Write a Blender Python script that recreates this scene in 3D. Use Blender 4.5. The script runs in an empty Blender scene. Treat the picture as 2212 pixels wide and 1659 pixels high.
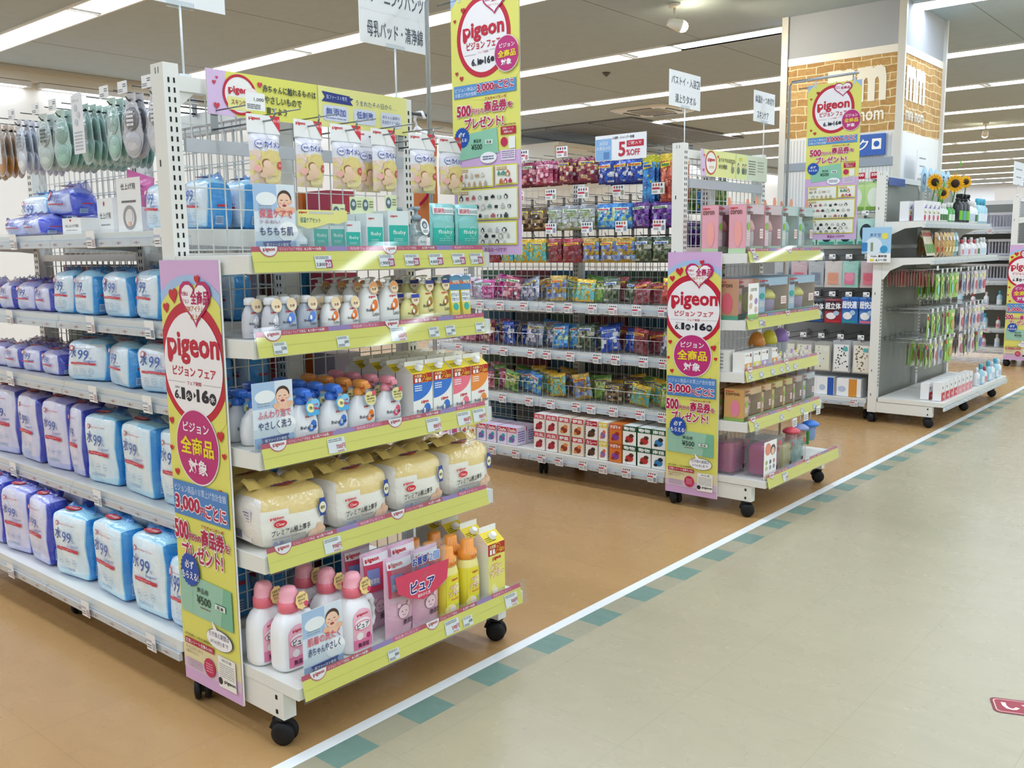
import bpy, math, random
from mathutils import Vector, Matrix
S = bpy.context.scene
COL = S.collection
rnd = random.Random(7)
PI = math.pi
# ---------------------------------------------------------------- camera
CAM_M = Matrix(((0.76037, 0.64927, -0.0121706), (0.0, 0.0, 0.0), (0.0, 0.0, 0.0)))
def make_camera():
    yaw, pitch, roll, foc, H = 0.706390, 0.1437686, -0.0121706, 2007.87, 1.45
    f0 = Vector((-math.sin(yaw), math.cos(yaw), 0)); r0 = Vector((math.cos(yaw), math.sin(yaw), 0)); u = Vector((0, 0, 1))
    f = f0*math.cos(pitch) - u*math.sin(pitch); up = u*math.cos(pitch) + f0*math.sin(pitch)
    r = r0*math.cos(roll) + up*math.sin(roll); up2 = up*math.cos(roll) - r0*math.sin(roll)
    cd = bpy.data.cameras.new('camera'); c = bpy.data.objects.new('camera', cd); COL.objects.link(c)
    m = Matrix((r, up2, -f)).transposed().to_4x4(); m.translation = (0, 0, H)
    c.matrix_world = m
    cd.sensor_width = 36; cd.lens = foc/2212*36; cd.clip_start = 0.05; cd.clip_end = 200
    S.camera = c
make_camera()
S.view_settings.view_transform = 'Standard'; S.view_settings.look = 'None'
S.view_settings.gamma = 1; S.view_settings.use_curve_mapping = False
S.view_settings.exposure = 0.42
CEIL = 3.5
LAMP = 10.5         # radiance of the ceiling diffusers
W = bpy.data.worlds.new('world'); S.world = W; W.use_nodes = True
W.node_tree.nodes['Background'].inputs[0].default_value = (0.9, 0.95, 1, 1)
W.node_tree.nodes['Background'].inputs[1].default_value = 0.0
S.cycles.transparent_max_bounces = 24; S.cycles.max_bounces = 7
S.cycles.caustics_reflective = False; S.cycles.caustics_refractive = False
S.cycles.sample_clamp_indirect = 4.0
# ---------------------------------------------------------------- colours and materials
def lin(c):
    if isinstance(c, str): c = [int(c[i:i+2], 16)/255 for i in (0, 2, 4)]
    return tuple(x/12.92 if x <= .04045 else ((x+.055)/1.055)**2.4 for x in c[:3])
MATS = {}
def pmat(name, rough=.5, spec=.5, metal=0, coat=0, emit=0, crinkle=0, crs=60, alpha=1, noise=0, fixed=None):
    m = bpy.data.materials.new(name); m.use_nodes = True; nt = m.node_tree; b = nt.nodes['Principled BSDF']
    b.inputs['Roughness'].default_value = rough; b.inputs['Specular IOR Level'].default_value = spec
    b.inputs['Metallic'].default_value = metal; b.inputs['Coat Weight'].default_value = coat
    b.inputs['Coat Roughness'].default_value = .08
    a = nt.nodes.new('ShaderNodeVertexColor'); a.layer_name = 'col'; src = a.outputs[0]
    if noise:
        tc = nt.nodes.new('ShaderNodeTexCoord'); n = nt.nodes.new('ShaderNodeTexNoise'); n.inputs['Scale'].default_value = 9; n.inputs['Detail'].default_value = 6
        nt.links.new(tc.outputs['Object'], n.inputs[0])
        mx = nt.nodes.new('ShaderNodeMix'); mx.data_type = 'RGBA'; mx.blend_type = 'MULTIPLY'; mx.inputs[0].default_value = noise
        nt.links.new(src, mx.inputs[6]); nt.links.new(n.outputs[0], mx.inputs[7]); src = mx.outputs[2]
    nt.links.new(src, b.inputs['Base Color'])
    if emit:
        nt.links.new(src, b.inputs['Emission Color']); b.inputs['Emission Strength'].default_value = emit
    if crinkle:
        tc = nt.nodes.new('ShaderNodeTexCoord'); n = nt.nodes.new('ShaderNodeTexNoise'); n.inputs['Scale'].default_value = crs; n.inputs['Detail'].default_value = 3
        n.inputs['Distortion'].default_value = 1.2
        nt.links.new(tc.outputs['Object'], n.inputs[0]); bp = nt.nodes.new('ShaderNodeBump'); bp.inputs['Strength'].default_value = crinkle; bp.inputs['Distance'].default_value = .01
        nt.links.new(n.outputs[0], bp.inputs['Height']); nt.links.new(bp.outputs[0], b.inputs['Normal'])
        nt.links.new(bp.outputs[0], b.inputs['Coat Normal'])
    if alpha < 1: b.inputs['Alpha'].default_value = alpha
    MATS[name] = m; return m
pmat('painted_steel', .38, .5)
pmat('paper', .6, .3)
pmat('print', .42, .45)
pmat('plastic', .3, .5, coat=.3)
pmat('film', .28, .6, coat=.8, crinkle=.34, crs=24)
pmat('foil', .22, .8, metal=.35, coat=.6, crinkle=.75, crs=38)
pmat('rubber', .55, .3)
pmat('chrome', .22, .5, metal=1)
pmat('glow', .5, .2, emit=LAMP)
pmat('tint_film', .15, .6, coat=1, crinkle=.5, crs=30, alpha=.55)
def clear_mat(name, amt, tint, rough=.05, crinkle=0):
    m = bpy.data.materials.new(name); m.use_nodes = True; nt = m.node_tree; nt.nodes.clear()
    o = nt.nodes.new('ShaderNodeOutputMaterial'); t = nt.nodes.new('ShaderNodeBsdfTransparent'); t.inputs[0].default_value = (*lin(tint), 1)
    g = nt.nodes.new('ShaderNodeBsdfGlossy'); g.inputs['Roughness'].default_value = rough; g.inputs[0].default_value = (.9, .9, .9, 1)
    d = nt.nodes.new('ShaderNodeBsdfDiffuse'); d.inputs[0].default_value = (.75, .78, .8, 1)
    f = nt.nodes.new('ShaderNodeLayerWeight'); pw = nt.nodes.new('ShaderNodeMath'); pw.operation = 'POWER'; pw.inputs[1].default_value = 4; nt.links.new(f.outputs['Facing'], pw.inputs[0])
    ml = nt.nodes.new('ShaderNodeMath'); ml.operation = 'MULTIPLY_ADD'; ml.inputs[1].default_value = .8; ml.inputs[2].default_value = .05; nt.links.new(pw.outputs[0], ml.inputs[0])
    a = nt.nodes.new('ShaderNodeMixShader'); b = nt.nodes.new('ShaderNodeMixShader'); b.inputs[0].default_value = amt
    nt.links.new(ml.outputs[0], a.inputs[0]); nt.links.new(t.outputs[0], a.inputs[1]); nt.links.new(g.outputs[0], a.inputs[2])
    nt.links.new(a.outputs[0], b.inputs[1]); nt.links.new(d.outputs[0], b.inputs[2]); nt.links.new(b.outputs[0], o.inputs[0])
    if crinkle:
        tc = nt.nodes.new('ShaderNodeTexCoord'); n = nt.nodes.new('ShaderNodeTexNoise'); n.inputs['Scale'].default_value = 25
        nt.links.new(tc.outputs['Object'], n.inputs[0]); bp = nt.nodes.new('ShaderNodeBump'); bp.inputs['Strength'].default_value = crinkle; bp.inputs['Distance'].default_value = .01
        nt.links.new(n.outputs[0], bp.inputs['Height']); nt.links.new(bp.outputs[0], g.inputs['Normal']); nt.links.new(bp.outputs[0], f.inputs['Normal'])
    MATS[name] = m
clear_mat('clear', .05, 'f4f8fa')
clear_mat('clear_film', .06, 'f6f8fa', .08, .6)
clear_mat('frosted', .35, 'e8eef2', .3)
# ---------------------------------------------------------------- mesh builder
class MB:
    def __init__(s): s.v = []; s.f = []; s.c = []; s.m = []; s.sm = []
    def add(s, vs, fs, col, mat='plastic', smooth=False):
        o = len(s.v); s.v += [tuple(p) for p in vs]; c = lin(col) if not isinstance(col, list) else None
        for i, f in enumerate(fs):
            s.f.append(tuple(o+k for k in f)); s.c.append(c if c is not None else lin(col[i])); s.m.append(mat); s.sm.append(smooth)
        return s
    def box(s, x0, y0, z0, x1, y1, z1, col='f0f0ee', mat='painted_steel'):
        if x0 > x1: x0, x1 = x1, x0
        if y0 > y1: y0, y1 = y1, y0
        if z0 > z1: z0, z1 = z1, z0
        v = [(x0,y0,z0),(x1,y0,z0),(x1,y1,z0),(x0,y1,z0),(x0,y0,z1),(x1,y0,z1),(x1,y1,z1),(x0,y1,z1)]
        return s.add(v, [(0,3,2,1),(4,5,6,7),(0,1,5,4),(1,2,6,5),(2,3,7,6),(3,0,4,7)], col, mat)
    def quad(s, a, b, c, d, col, mat='print'): return s.add([a,b,c,d], [(0,1,2,3)], col, mat)
    def prism(s, pts, axis, a, b, col, mat='painted_steel'):
        # pts 2D in the two other axes (x,y,z order), extruded along axis from a to b
        def P(p, t):
            q = list(p); q.insert(axis, t); return tuple(q)
        n = len(pts); v = [P(p, a) for p in pts] + [P(p, b) for p in pts]
        fs = [tuple(range(n))[::-1], tuple(range(n, 2*n))] + [(i, (i+1) % n, n+(i+1) % n, n+i) for i in range(n)]
        return s.add(v, fs, col, mat)
    def tube(s, pts, r, col, mat='chrome', n=8, cap=True):
        pts = [Vector(p) for p in pts]; rings = []; v = []; fs = []
        rr = r if isinstance(r, (list, tuple)) else [r]*len(pts)
        for i, p in enumerate(pts):
            t = (pts[min(i+1, len(pts)-1)] - pts[max(i-1, 0)]).normalized()
            a = t.cross(Vector((0, 0, 1)));
            if a.length < .05: a = t.cross(Vector((0, 1, 0)))
            a.normalize(); b = t.cross(a)
            for k in range(n):
                an = 2*PI*k/n; v.append(p + (a*math.cos(an) + b*math.sin(an))*rr[i])
        for i in range(len(pts)-1):
            for k in range(n): fs.append((i*n+k, i*n+(k+1) % n, (i+1)*n+(k+1) % n, (i+1)*n+k))
        if cap: fs.append(tuple(range(n))[::-1]); fs.append(tuple(range((len(pts)-1)*n, len(pts)*n)))
        return s.add(v, fs, col, mat, n > 4)
    def lathe(s, prof, col, mat='plastic', n=20, c=(0, 0, 0), sx=1, sy=1, axis='z', smooth=True, e=2.0):
        # prof: (r,z) or (r,z,col); superellipse exponent e
        v = []; fs = []; cs = []
        def sq(a, ex): return math.copysign(abs(a)**ex, a)
        for q in prof:
            for k in range(n):
                an = 2*PI*k/n; x = q[0]*sx*sq(math.cos(an), 2/e); y = q[0]*sy*sq(math.sin(an), 2/e); z = q[1]
                p = (x, y, z) if axis == 'z' else ((z, x, y) if axis == 'x' else (y, z, x))
                v.append((p[0]+c[0], p[1]+c[1], p[2]+c[2]))
        for i in range(len(prof)-1):
            for k in range(n):
                fs.append((i*n+k, i*n+(k+1) % n, (i+1)*n+(k+1) % n, (i+1)*n+k)); cs.append(prof[i][2] if len(prof[i]) > 2 else col)
        fs.append(tuple(range(n))[::-1]); cs.append(col); m = (len(prof)-1)*n
        fs.append(tuple(range(m, m+n))); cs.append(prof[-1][2] if len(prof[-1]) > 2 else col)
        return s.add(v, fs, cs, mat, smooth)
    def ball(s, c, r, col, mat='plastic', n=14, sc=(1, 1, 1)):
        prof = [(math.sin(PI*i/8)*r+1e-4, -math.cos(PI*i/8)*r*sc[2]) for i in range(9)]
        return s.lathe(prof, col, mat, n, c, sc[0], sc[1])
    def rbox(s, w, d, h, r, col, mat='film', n=6, bulge=0, c=(0, 0, 0), colf=None, wob=0, seed=0):
        # rounded, optionally bulged box: w along x, d along y, h along z, base at z=0
        v = []; fs = []; cs = []
        def P(a, b, axis, sg):
            q = [0, 0, 0]; q[axis] = sg; q[(axis+1) % 3] = a; q[(axis+2) % 3] = b
            H = Vector((w/2, d/2, h/2)); p = Vector((q[0]*H.x, q[1]*H.y, q[2]*H.z))
            k = Vector([max(-(H[i]-r), min(H[i]-r, p[i])) for i in range(3)])
            dd = p - k
            if dd.length > 1e-9: p = k + dd.normalized()*min(r, dd.length) if dd.length > r else p
            if bulge:
                g = [(1-(p[(i+1) % 3]/H[(i+1) % 3])**2)*(1-(p[(i+2) % 3]/H[(i+2) % 3])**2) for i in range(3)]
                p = Vector([p[i] + bulge*max(g[i], 0)*(p[i]/H[i])*(0 if i == 2 and p[i] < 0 else 1) for i in range(3)])
            if wob and p.z > -h*.45:
                p = p + Vector((math.sin(p.y*40+p.z*31+seed), math.sin(p.x*37+p.z*23+seed*2), .6*math.sin(p.x*33+p.y*29+seed*3)))*wob
            return (p.x+c[0], p.y+c[1], p.z+h/2+c[2])
        for axis in range(3):
            for sg in (-1, 1):
                o = len(v)
                for i in range(n+1):
                    for j in range(n+1):
                        a = -math.cos(PI*i/n) if n > 3 else -1+2*i/n; b = -math.cos(PI*j/n) if n > 3 else -1+2*j/n
                        v.append(P(a, b, axis, sg))
                for i in range(n):
                    for j in range(n):
                        q = (o+i*(n+1)+j, o+(i+1)*(n+1)+j, o+(i+1)*(n+1)+j+1, o+i*(n+1)+j+1)
                        fs.append(q if sg > 0 else q[::-1])
                        cs.append(colf(axis, sg, (i+.5)/n, (j+.5)/n) if colf else col)
        return s.add(v, fs, cs, mat, True)
    def bake(s, M):
        s.v = [tuple(M @ Vector(p)) for p in s.v]; return s
    def join(s, o, M=None):
        k = len(s.v); s.v += [tuple(M @ Vector(p)) for p in o.v] if M else o.v
        s.f += [tuple(k+i for i in f) for f in o.f]; s.c += o.c; s.m += o.m; s.sm += o.sm; return s
    def mesh(s, name):
        me = bpy.data.meshes.new(name); me.from_pydata(s.v, [], s.f)
        names = []; 
        for m in s.m:
            if m not in names: names.append(m)
        for m in names: me.materials.append(MATS[m])
        ix = {m: i for i, m in enumerate(names)}
        me.polygons.foreach_set('material_index', [ix[m] for m in s.m])
        me.polygons.foreach_set('use_smooth', s.sm)
        ca = me.color_attributes.new('col', 'FLOAT_COLOR', 'CORNER'); buf = []
        for f, c in zip(s.f, s.c): buf += [c[0], c[1], c[2], 1.0]*len(f)
        ca.data.foreach_set('color', buf); me.update(); return me
    def obj(s, name, parent=None, loc=None, rot=None):
        o = bpy.data.objects.new(name, s.mesh(name))
        if parent is not None: o.parent = parent
        if loc: o.location = loc
        if rot: o.rotation_euler = rot
        return o
def empty(name): 
    o = bpy.data.objects.new(name, None); o.empty_display_size = .05; return o
KIDS = {}
def part(mb, name, parent, loc=None, rot=None, label=None):
    o = mb.obj(name, parent, loc, rot)
    if label: o['label'] = label
    return o
def link_tree(o):
    if o.name not in COL.objects: COL.objects.link(o)
    for c in CH(o): link_tree(c)
def CH(o): return [c for c in bpy.data.objects if c.parent == o] if o.name not in CHC else CHC[o.name]
CHC = {}
def copy_tree(o, parent=None):
    c = o.copy(); COL.objects.link(c)
    if parent is not None: c.parent = parent
    if o.name not in CHC: CHC[o.name] = [k for k in bpy.data.objects if k.parent == o]
    for k in CHC[o.name]: copy_tree(k, c)
    return c
PROTOS = []
def proto(o): PROTOS.append(o); return o
def put(p, loc, rz=0, label='', cat='', group=None, sc=None, rx=0, ry=0):
    c = copy_tree(p); c.location = (loc[0], loc[1], loc[2]+.0012); c.rotation_euler = (rx, ry, rz)
    if sc: c.scale = sc if isinstance(sc, (tuple, list)) else (sc, sc, sc)
    c['label'] = label; c['category'] = cat
    if group: c['group'] = group
    return c
def thing(o, label, cat, group=None):
    link_tree(o); o['label'] = label; o['category'] = cat
    if group: o['group'] = group
    return o
def struct(mb, name, **k):
    o = mb.obj(name) if isinstance(mb, MB) else mb
    link_tree(o); o['kind'] = 'structure'; return o
def finish():
    def kill(o):
        for k in [c for c in bpy.data.objects if c.parent == o]: kill(k)
        bpy.data.objects.remove(o)
    for p in PROTOS: kill(p)
ORD = ['first','second','third','fourth','fifth','sixth','seventh','eighth','ninth','tenth','eleventh','twelfth','thirteenth','fourteenth','fifteenth','sixteenth','seventeenth','eighteenth','nineteenth','twentieth']
# ---------------------------------------------------------------- lettering
_tc = {}
def glyphs(t, bold):
    k = (t, bold)
    if k in _tc: return _tc[k]
    cu = bpy.data.curves.new('t', 'FONT'); cu.body = t; cu.size = 1; cu.resolution_u = 2 if len(t) < 9 else 1; cu.offset = bold; cu.fill_mode = 'FRONT'
    o = bpy.data.objects.new('t', cu); COL.objects.link(o)
    dg = bpy.context.evaluated_depsgraph_get(); me = bpy.data.meshes.new_from_object(o.evaluated_get(dg))
    vs = [(v.co.x, v.co.y) for v in me.vertices]; fs = [tuple(p.vertices) for p in me.polygons]
    bpy.data.objects.remove(o); bpy.data.curves.remove(cu); bpy.data.meshes.remove(me)
    _tc[k] = (vs, fs); return _tc[k]
class Face:
    """a printed surface: P(u,v,h) -> point; marks are laid on it in thin layers"""
    def __init__(s, mb, o, u, v, step=.0004, mat='print', warp=None):
        s.mb = mb; s.o = Vector(o); s.u = Vector(u).normalized(); s.v = Vector(v).normalized(); s.n = s.u.cross(s.v).normalized(); s.step = step; s.mat = mat; s.warp = warp; s.L = 0
    def P(s, a, b, l):
        p = s.o + s.u*a + s.v*b + s.n*((l + (s.L % 16)/17)*s.step)
        if s.warp: p = p + s.n*s.warp(a, b)
        return p
    clip = None
    def poly(s, pts, col, l=1, mat=None):
        if s.clip:
            for ax, lim, sg in ((0, s.clip[0], 1), (1, s.clip[1], 1), (0, s.clip[2], -1), (1, s.clip[3], -1)):
                out = []
                for i in range(len(pts)):
                    p, q = pts[i-1], pts[i]; dp, dq = (p[ax]-lim)*sg, (q[ax]-lim)*sg
                    if (dp >= 0) != (dq >= 0): k = dp/(dp-dq); out.append((p[0]+(q[0]-p[0])*k, p[1]+(q[1]-p[1])*k))
                    if dq >= 0: out.append(q)
                pts = [p for i, p in enumerate(out) if math.hypot(p[0]-out[i-1][0], p[1]-out[i-1][1]) > 1e-5]
                if len(pts) < 3: return
        s.L += 1
        return s.mb.add([s.P(a, b, l) for a, b in pts], [tuple(range(len(pts)))], col, mat or s.mat)
    def rect(s, a0, b0, a1, b1, col, l=1, mat=None):
        if s.warp and not s.clip and (abs(a1-a0) > .012 or abs(b1-b0) > .02):
            n = max(1, int(abs(a1-a0)/.009)); m = max(1, int(abs(b1-b0)/.016)); s.L += 1
            v = [s.P(a0+(a1-a0)*i/n, b0+(b1-b0)*j/m, l) for j in range(m+1) for i in range(n+1)]
            return s.mb.add(v, [(j*(n+1)+i, j*(n+1)+i+1, (j+1)*(n+1)+i+1, (j+1)*(n+1)+i) for j in range(m) for i in range(n)], col, mat or s.mat)
        return s.poly([(a0, b0), (a1, b0), (a1, b1), (a0, b1)], col, l, mat)
    def disc(s, a, b, r, col, l=1, ry=None, n=28, mat=None):
        ry = ry or r
        if s.warp and r > .008:
            s.L += 1; v = [s.P(a, b, l)]+[s.P(a+r*q/3*math.cos(2*PI*k/n), b+ry*q/3*math.sin(2*PI*k/n), l) for q in (1, 2, 3) for k in range(n)]
            f = [(0, 1+k, 1+(k+1) % n) for k in range(n)]+[(1+q*n+k, 1+(q+1)*n+k, 1+(q+1)*n+(k+1) % n, 1+q*n+(k+1) % n) for q in (0, 1) for k in range(n)]
            return s.mb.add(v, f, col, mat or s.mat)
        return s.poly([(a+r*math.cos(2*PI*k/n), b+ry*math.sin(2*PI*k/n)) for k in range(n)], col, l, mat)
    def ring(s, a, b, r, t, col, l=1, ry=None, n=40):
        ry = ry or r; v = []; s.L += 1
        for k in range(n):
            c, q = math.cos(2*PI*k/n), math.sin(2*PI*k/n); v += [s.P(a+r*c, b+ry*q, l), s.P(a+(r-t)*c, b+(ry-t)*q, l)]
        return s.mb.add(v, [(2*k, (2*k+2) % (2*n), (2*k+3) % (2*n), 2*k+1) for k in range(n)], col, s.mat)
    def heart(s, a, b, h, col, l=1, tilt=0, n=24, kx=1):
        pts = []
        for k in range(n):
            t = 2*PI*k/n; x = kx*16*math.sin(t)**3/34; y = (13*math.cos(t)-5*math.cos(2*t)-2*math.cos(3*t)-math.cos(4*t)+2.5)/30
            pts.append((a+h*(x*math.cos(tilt)-y*math.sin(tilt)), b+h*(x*math.sin(tilt)+y*math.cos(tilt))))
        return s.poly(pts[::-1], col, l)
    def star(s, a, b, r, col, l=1, n=22, q=.88):
        return s.poly([(a+r*(1 if k % 2 else q)*math.cos(PI*k/n), b+r*(1 if k % 2 else q)*math.sin(PI*k/n)) for k in range(2*n)], col, l)
    def text(s, t, a0, b0, a1, b1, col, l=2, bold=.02, halo=None, hw=.05, rot=0):
        cjk = ord(max(t)) > 0x2fff; B = min(bold, .012)
        vs, fs = glyphs(t, B)
        if not vs: return
        xs = [p[0] for p in vs]; ys = [p[1] for p in vs]; x0, x1, y0, y1 = min(xs), max(xs), min(ys), max(ys)
        kx = (a1-a0)/(x1-x0+1e-6); ky = (b1-b0)/(y1-y0+1e-6); c, q = math.cos(rot), math.sin(rot); mx, my = (a0+a1)/2, (b0+b1)/2
        def T(p, ly, dx=0, dy=0):
            x = a0+(p[0]+dx-x0)*kx-mx; y = b0+(p[1]+dy-y0)*ky-my
            return s.P(mx+x*c-y*q, my+x*q+y*c, ly)
        if halo:
            e = (bold-B)*.62+hw
            for k in range(8): s.L += 1; s.mb.add([T(p, l, e*math.cos(k*PI/4), e*math.sin(k*PI/4)) for p in vs], fs, halo, s.mat)
            l += 1
        if len(t) == 1 and not cjk: bold = min(bold, .028)
        e = (bold-B)*(.62 if cjk else 1)
        if e > .004:
            for k in range(4): s.L += 1; s.mb.add([T(p, l, e*math.cos(k*PI/2+.78), e*math.sin(k*PI/2+.78)) for p in vs], fs, col, s.mat)
        else: s.L += 1; s.mb.add([T(p, l) for p in vs], fs, col, s.mat)
    def lines(s, a0, b0, a1, b1, n, col, l=2, fill=.45, seed=1):
        r = random.Random(seed); h = (b1-b0)/n
        for i in range(n):
            x = a0; y = b0+i*h
            while x < a1-.001:
                w = min((a1-a0)*r.uniform(.12, .4), a1-x); s.rect(x, y+h*(.5-fill/2), x+w*.9, y+h*(.5+fill/2), col, l); x += w
    def pigeon(s, a0, b0, a1, b1, col='c8102e', l=2, counter='ffffff'):
        # lettering: heart-notched p followed by 'igeon'
        w = a1-a0; h = b1-b0; wp = w*.20; xh = b0+h*.24; top = b0+h*.80
        ch = top-xh
        pts = [(a0, top), (a0+wp*.6, top)]
        pts += [(a0+wp*.55+wp*.42*math.cos(t), xh+ch*.52+ch*.48*math.sin(t)) for t in [PI/2-PI*k/10 for k in range(11)]]
        pts += [(a0+wp*.48, b0+h*.12), (a0+wp*.3, b0), (a0+wp*.12, b0+h*.02), (a0, b0+h*.16)]
        s.poly(pts[::-1], col, l); s.heart(a0+wp*.56, xh+ch*.52, ch*.52, counter, l+1)
        s.text('igeon', a0+wp*1.08, b0, a1, b1, col, l, .035)
    def baby(s, a0, b0, a1, b1, l=1):
        # photo of a laughing baby as flat printed patches
        w, h = a1-a0, b1-b0; g = lambda x, y: (a0+w*x, b0+h*y)
        s.disc(*g(.5, .06), w*.42, 'f0c4a8', l, h*.2); s.disc(*g(.15, .12), w*.17, 'eab998', l+1, h*.12); s.disc(*g(.88, .14), w*.16, 'eab998', l+1, h*.13)
        s.disc(*g(.5, .60), w*.36, '4a342a', l+1, h*.36); s.disc(*g(.47, .50), w*.33, 'f3cbb0', l+2, h*.33)
        s.disc(*g(.83, .48), w*.07, 'eab998', l+2, h*.07)
        for x in (.33, .60): s.rect(*g(x-.07, .52), *g(x+.07, .545), '4a2d22', l+3)
        s.disc(*g(.47, .43), w*.05, 'e2a588', l+3, h*.035); s.disc(*g(.47, .31), w*.11, 'a8424a', l+3, h*.055)
        for x in (.27, .68): s.disc(*g(x, .40), w*.08, 'efa898', l+3, h*.05)
# ================================================================= room shell
X0, X1, Y0, Y1 = -11.1, 6.5, -5.0, 36.0
def floor_mat():
    m = bpy.data.materials.new('vinyl_floor'); m.use_nodes = True; nt = m.node_tree; b = nt.nodes['Principled BSDF']; L = nt.links.new; N = nt.nodes.new
    tc = N('ShaderNodeTexCoord'); sp = N('ShaderNodeSeparateXYZ'); L(tc.outputs['Object'], sp.inputs[0])
    def math_(op, a, bb=None, c=None):
        n = N('ShaderNodeMath'); n.operation = op
        for i, q in enumerate((a, bb, c)):
            if q is None: continue
            if isinstance(q, (int, float)): n.inputs[i].default_value = q
            else: L(q, n.inputs[i])
        return n.outputs[0]
    def mix(f, a, c):
        n = N('ShaderNodeMix'); n.data_type = 'RGBA'
        for i, q in ((0, f), (6, a), (7, c)):
            if isinstance(q, (int, float)): n.inputs[i].default_value = q
            elif isinstance(q, str): n.inputs[i].default_value = (*lin(q), 1)
            else: L(q, n.inputs[i])
        return n.outputs[2]
    def noise(sc, det=4, stretch=None, dist=0):
        n = N('ShaderNodeTexNoise'); n.inputs['Scale'].default_value = sc; n.inputs['Detail'].default_value = det; n.inputs['Distortion'].default_value = dist
        if stretch:
            mp = N('ShaderNodeMapping'); mp.inputs['Scale'].default_value = stretch; mp.inputs['Rotation'].default_value = (0, 0, .5); L(tc.outputs['Object'], mp.inputs[0]); L(mp.outputs[0], n.inputs[0])
        else: L(tc.outputs['Object'], n.inputs[0])
        return n.outputs[0]
    X, Y = sp.outputs[0], sp.outputs[1]
    # beige marbled tile
    n1 = noise(2.2, 6, (1, 3, 1), 1.5); n2 = noise(28, 5, (1, 4, 1), .6)
    sc = N('ShaderNodeValToRGB'); L(n2, sc.inputs[0]); sc.color_ramp.elements[0].position = .60; sc.color_ramp.elements[1].position = .72
    beige = mix(n1, 'b8ae92', 'aea489'); beige = mix(math_('MULTIPLY', sc.outputs[0], .45), beige, 'a8a188')
    n5 = noise(9, 5, (1, 6, 1), .8); s5 = N('ShaderNodeValToRGB'); L(n5, s5.inputs[0]); s5.color_ramp.elements[0].position = .66; s5.color_ramp.elements[1].position = .7
    beige = mix(math_('MULTIPLY', s5.outputs[0], .4), beige, 'a29c86')
    def seams(per, w, offx=0, offy=0):
        a = math_('ABSOLUTE', math_('SUBTRACT', math_('FRACT', math_('DIVIDE', math_('ADD', X, offx), per)), .5))
        c = math_('ABSOLUTE', math_('SUBTRACT', math_('FRACT', math_('DIVIDE', math_('ADD', Y, offy), per)), .5))
        return math_('GREATER_THAN', math_('MAXIMUM', a, c), .5-w/per/2)
    beige = mix(math_('MULTIPLY', seams(.46, .003, .05, .16), .35), beige, '97917c')
    n3 = noise(3.0, 6, (1, 2.4, 1), .8); n4 = noise(60, 3)
    brown = mix(n3, 'bd9460', 'b08855'); brown = mix(math_('MULTIPLY', n4, .25), brown, 'bf9d76')
    brown = mix(math_('MULTIPLY', seams(.46, .0025, .1, .3), .4), brown, '8c7350')
    teal = mix(noise(14, 4, (1, 2, 1)), '6a8a80', '7e998c'); greyb = mix(noise(6, 4), 'aca68e', 'a29c84')
    ph = math_('FRACT', math_('DIVIDE', math_('SUBTRACT', Y, 1.535), .322)); tile = math_('LESS_THAN', ph, .49)
    strip = mix(tile, greyb, teal); line = 'f4f7f8'
    c = mix(math_('GREATER_THAN', X, -2.128), brown, line); c = mix(math_('GREATER_THAN', X, -2.082), c, strip); c = mix(math_('GREATER_THAN', X, -1.975), c, beige)
    L(c, b.inputs['Base Color'])
    r = math_('ADD', .2, math_('MULTIPLY', noise(5, 3), .14)); L(r, b.inputs['Roughness']); b.inputs['Specular IOR Level'].default_value = .55
    n = N('ShaderNodeTexNoise'); n.inputs['Scale'].default_value = 7; L(tc.outputs['Object'], n.inputs[0])
    bp = N('ShaderNodeBump'); bp.inputs['Strength'].default_value = .12; bp.inputs['Distance'].default_value = .01; L(n.outputs[0], bp.inputs['Height']); L(bp.outputs[0], b.inputs['Normal'])
    MATS['floor'] = m
floor_mat()
pmat('ceiling_board', .85, .1, noise=.12); pmat('wall_paint', .8, .2)
mb = MB(); mb.box(X0-.1, Y0-.1, -.1, X1+.1, Y1+.1, 0, 'c0b090', 'floor'); struct(mb, 'floor')
# ceiling board with the lamp slots; the dark slatted recess over the far left corner
mb = MB(); mb.box(X0-.1, Y0-.1, CEIL, X1+.1, Y1+.1, CEIL+.1, 'b6c4cc', 'ceiling_board')
for x in (-9.6, -7.2, -4.8, -2.4, 0, 2.4):          # faint joints between the boards
    mb.box(x, Y0, CEIL-.0015, x+.006, Y1, CEIL, '8f8c84', 'ceiling_board')
struct(mb, 'ceiling')
mb = MB(); mb.box(X0-.1, Y0, 0, X0, Y1, CEIL, 'f6f7f4', 'wall_paint'); struct(mb, 'wall_left')
pmat('glow_wall_fill', .5, .2, emit=5)  # fill strips added under the soffit to brighten the left wall
for i in range(9):
    t = empty('added_wall_fill'); mb = MB(); mb.box(X0+.02, -4+i*4.4, 3.30, X0+.14, .3+i*4.4, 3.355, 'd8d8d4', 'painted_steel'); part(mb, 'housing', t); mb = MB(); mb.quad((X0+.03, -3.95+i*4.4, 3.298), (X0+.13, -3.95+i*4.4, 3.298), (X0+.13, .25+i*4.4, 3.298), (X0+.03, .25+i*4.4, 3.298), 'eef6ff', 'glow_wall_fill'); part(mb, 'diffuser', t); thing(t, 'slim added fill light above the left wall, %s length from the near end' % ORD[i], 'ceiling light', 'added fill lights along the left wall')
mb = MB(); mb.box(X1, Y0, 0, X1+.1, Y1, CEIL, 'e8e6dc', 'wall_paint'); struct(mb, 'wall_right')
mb = MB(); mb.box(X0-.1, Y1, 0, X1+.1, Y1+.1, CEIL, 'eef0f2', 'wall_paint'); struct(mb, 'wall_back')
mb = MB(); mb.box(X0-.1, Y0-.1, 0, X1+.1, Y0, CEIL, 'e8e6dc', 'wall_paint'); struct(mb, 'wall_front')
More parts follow.
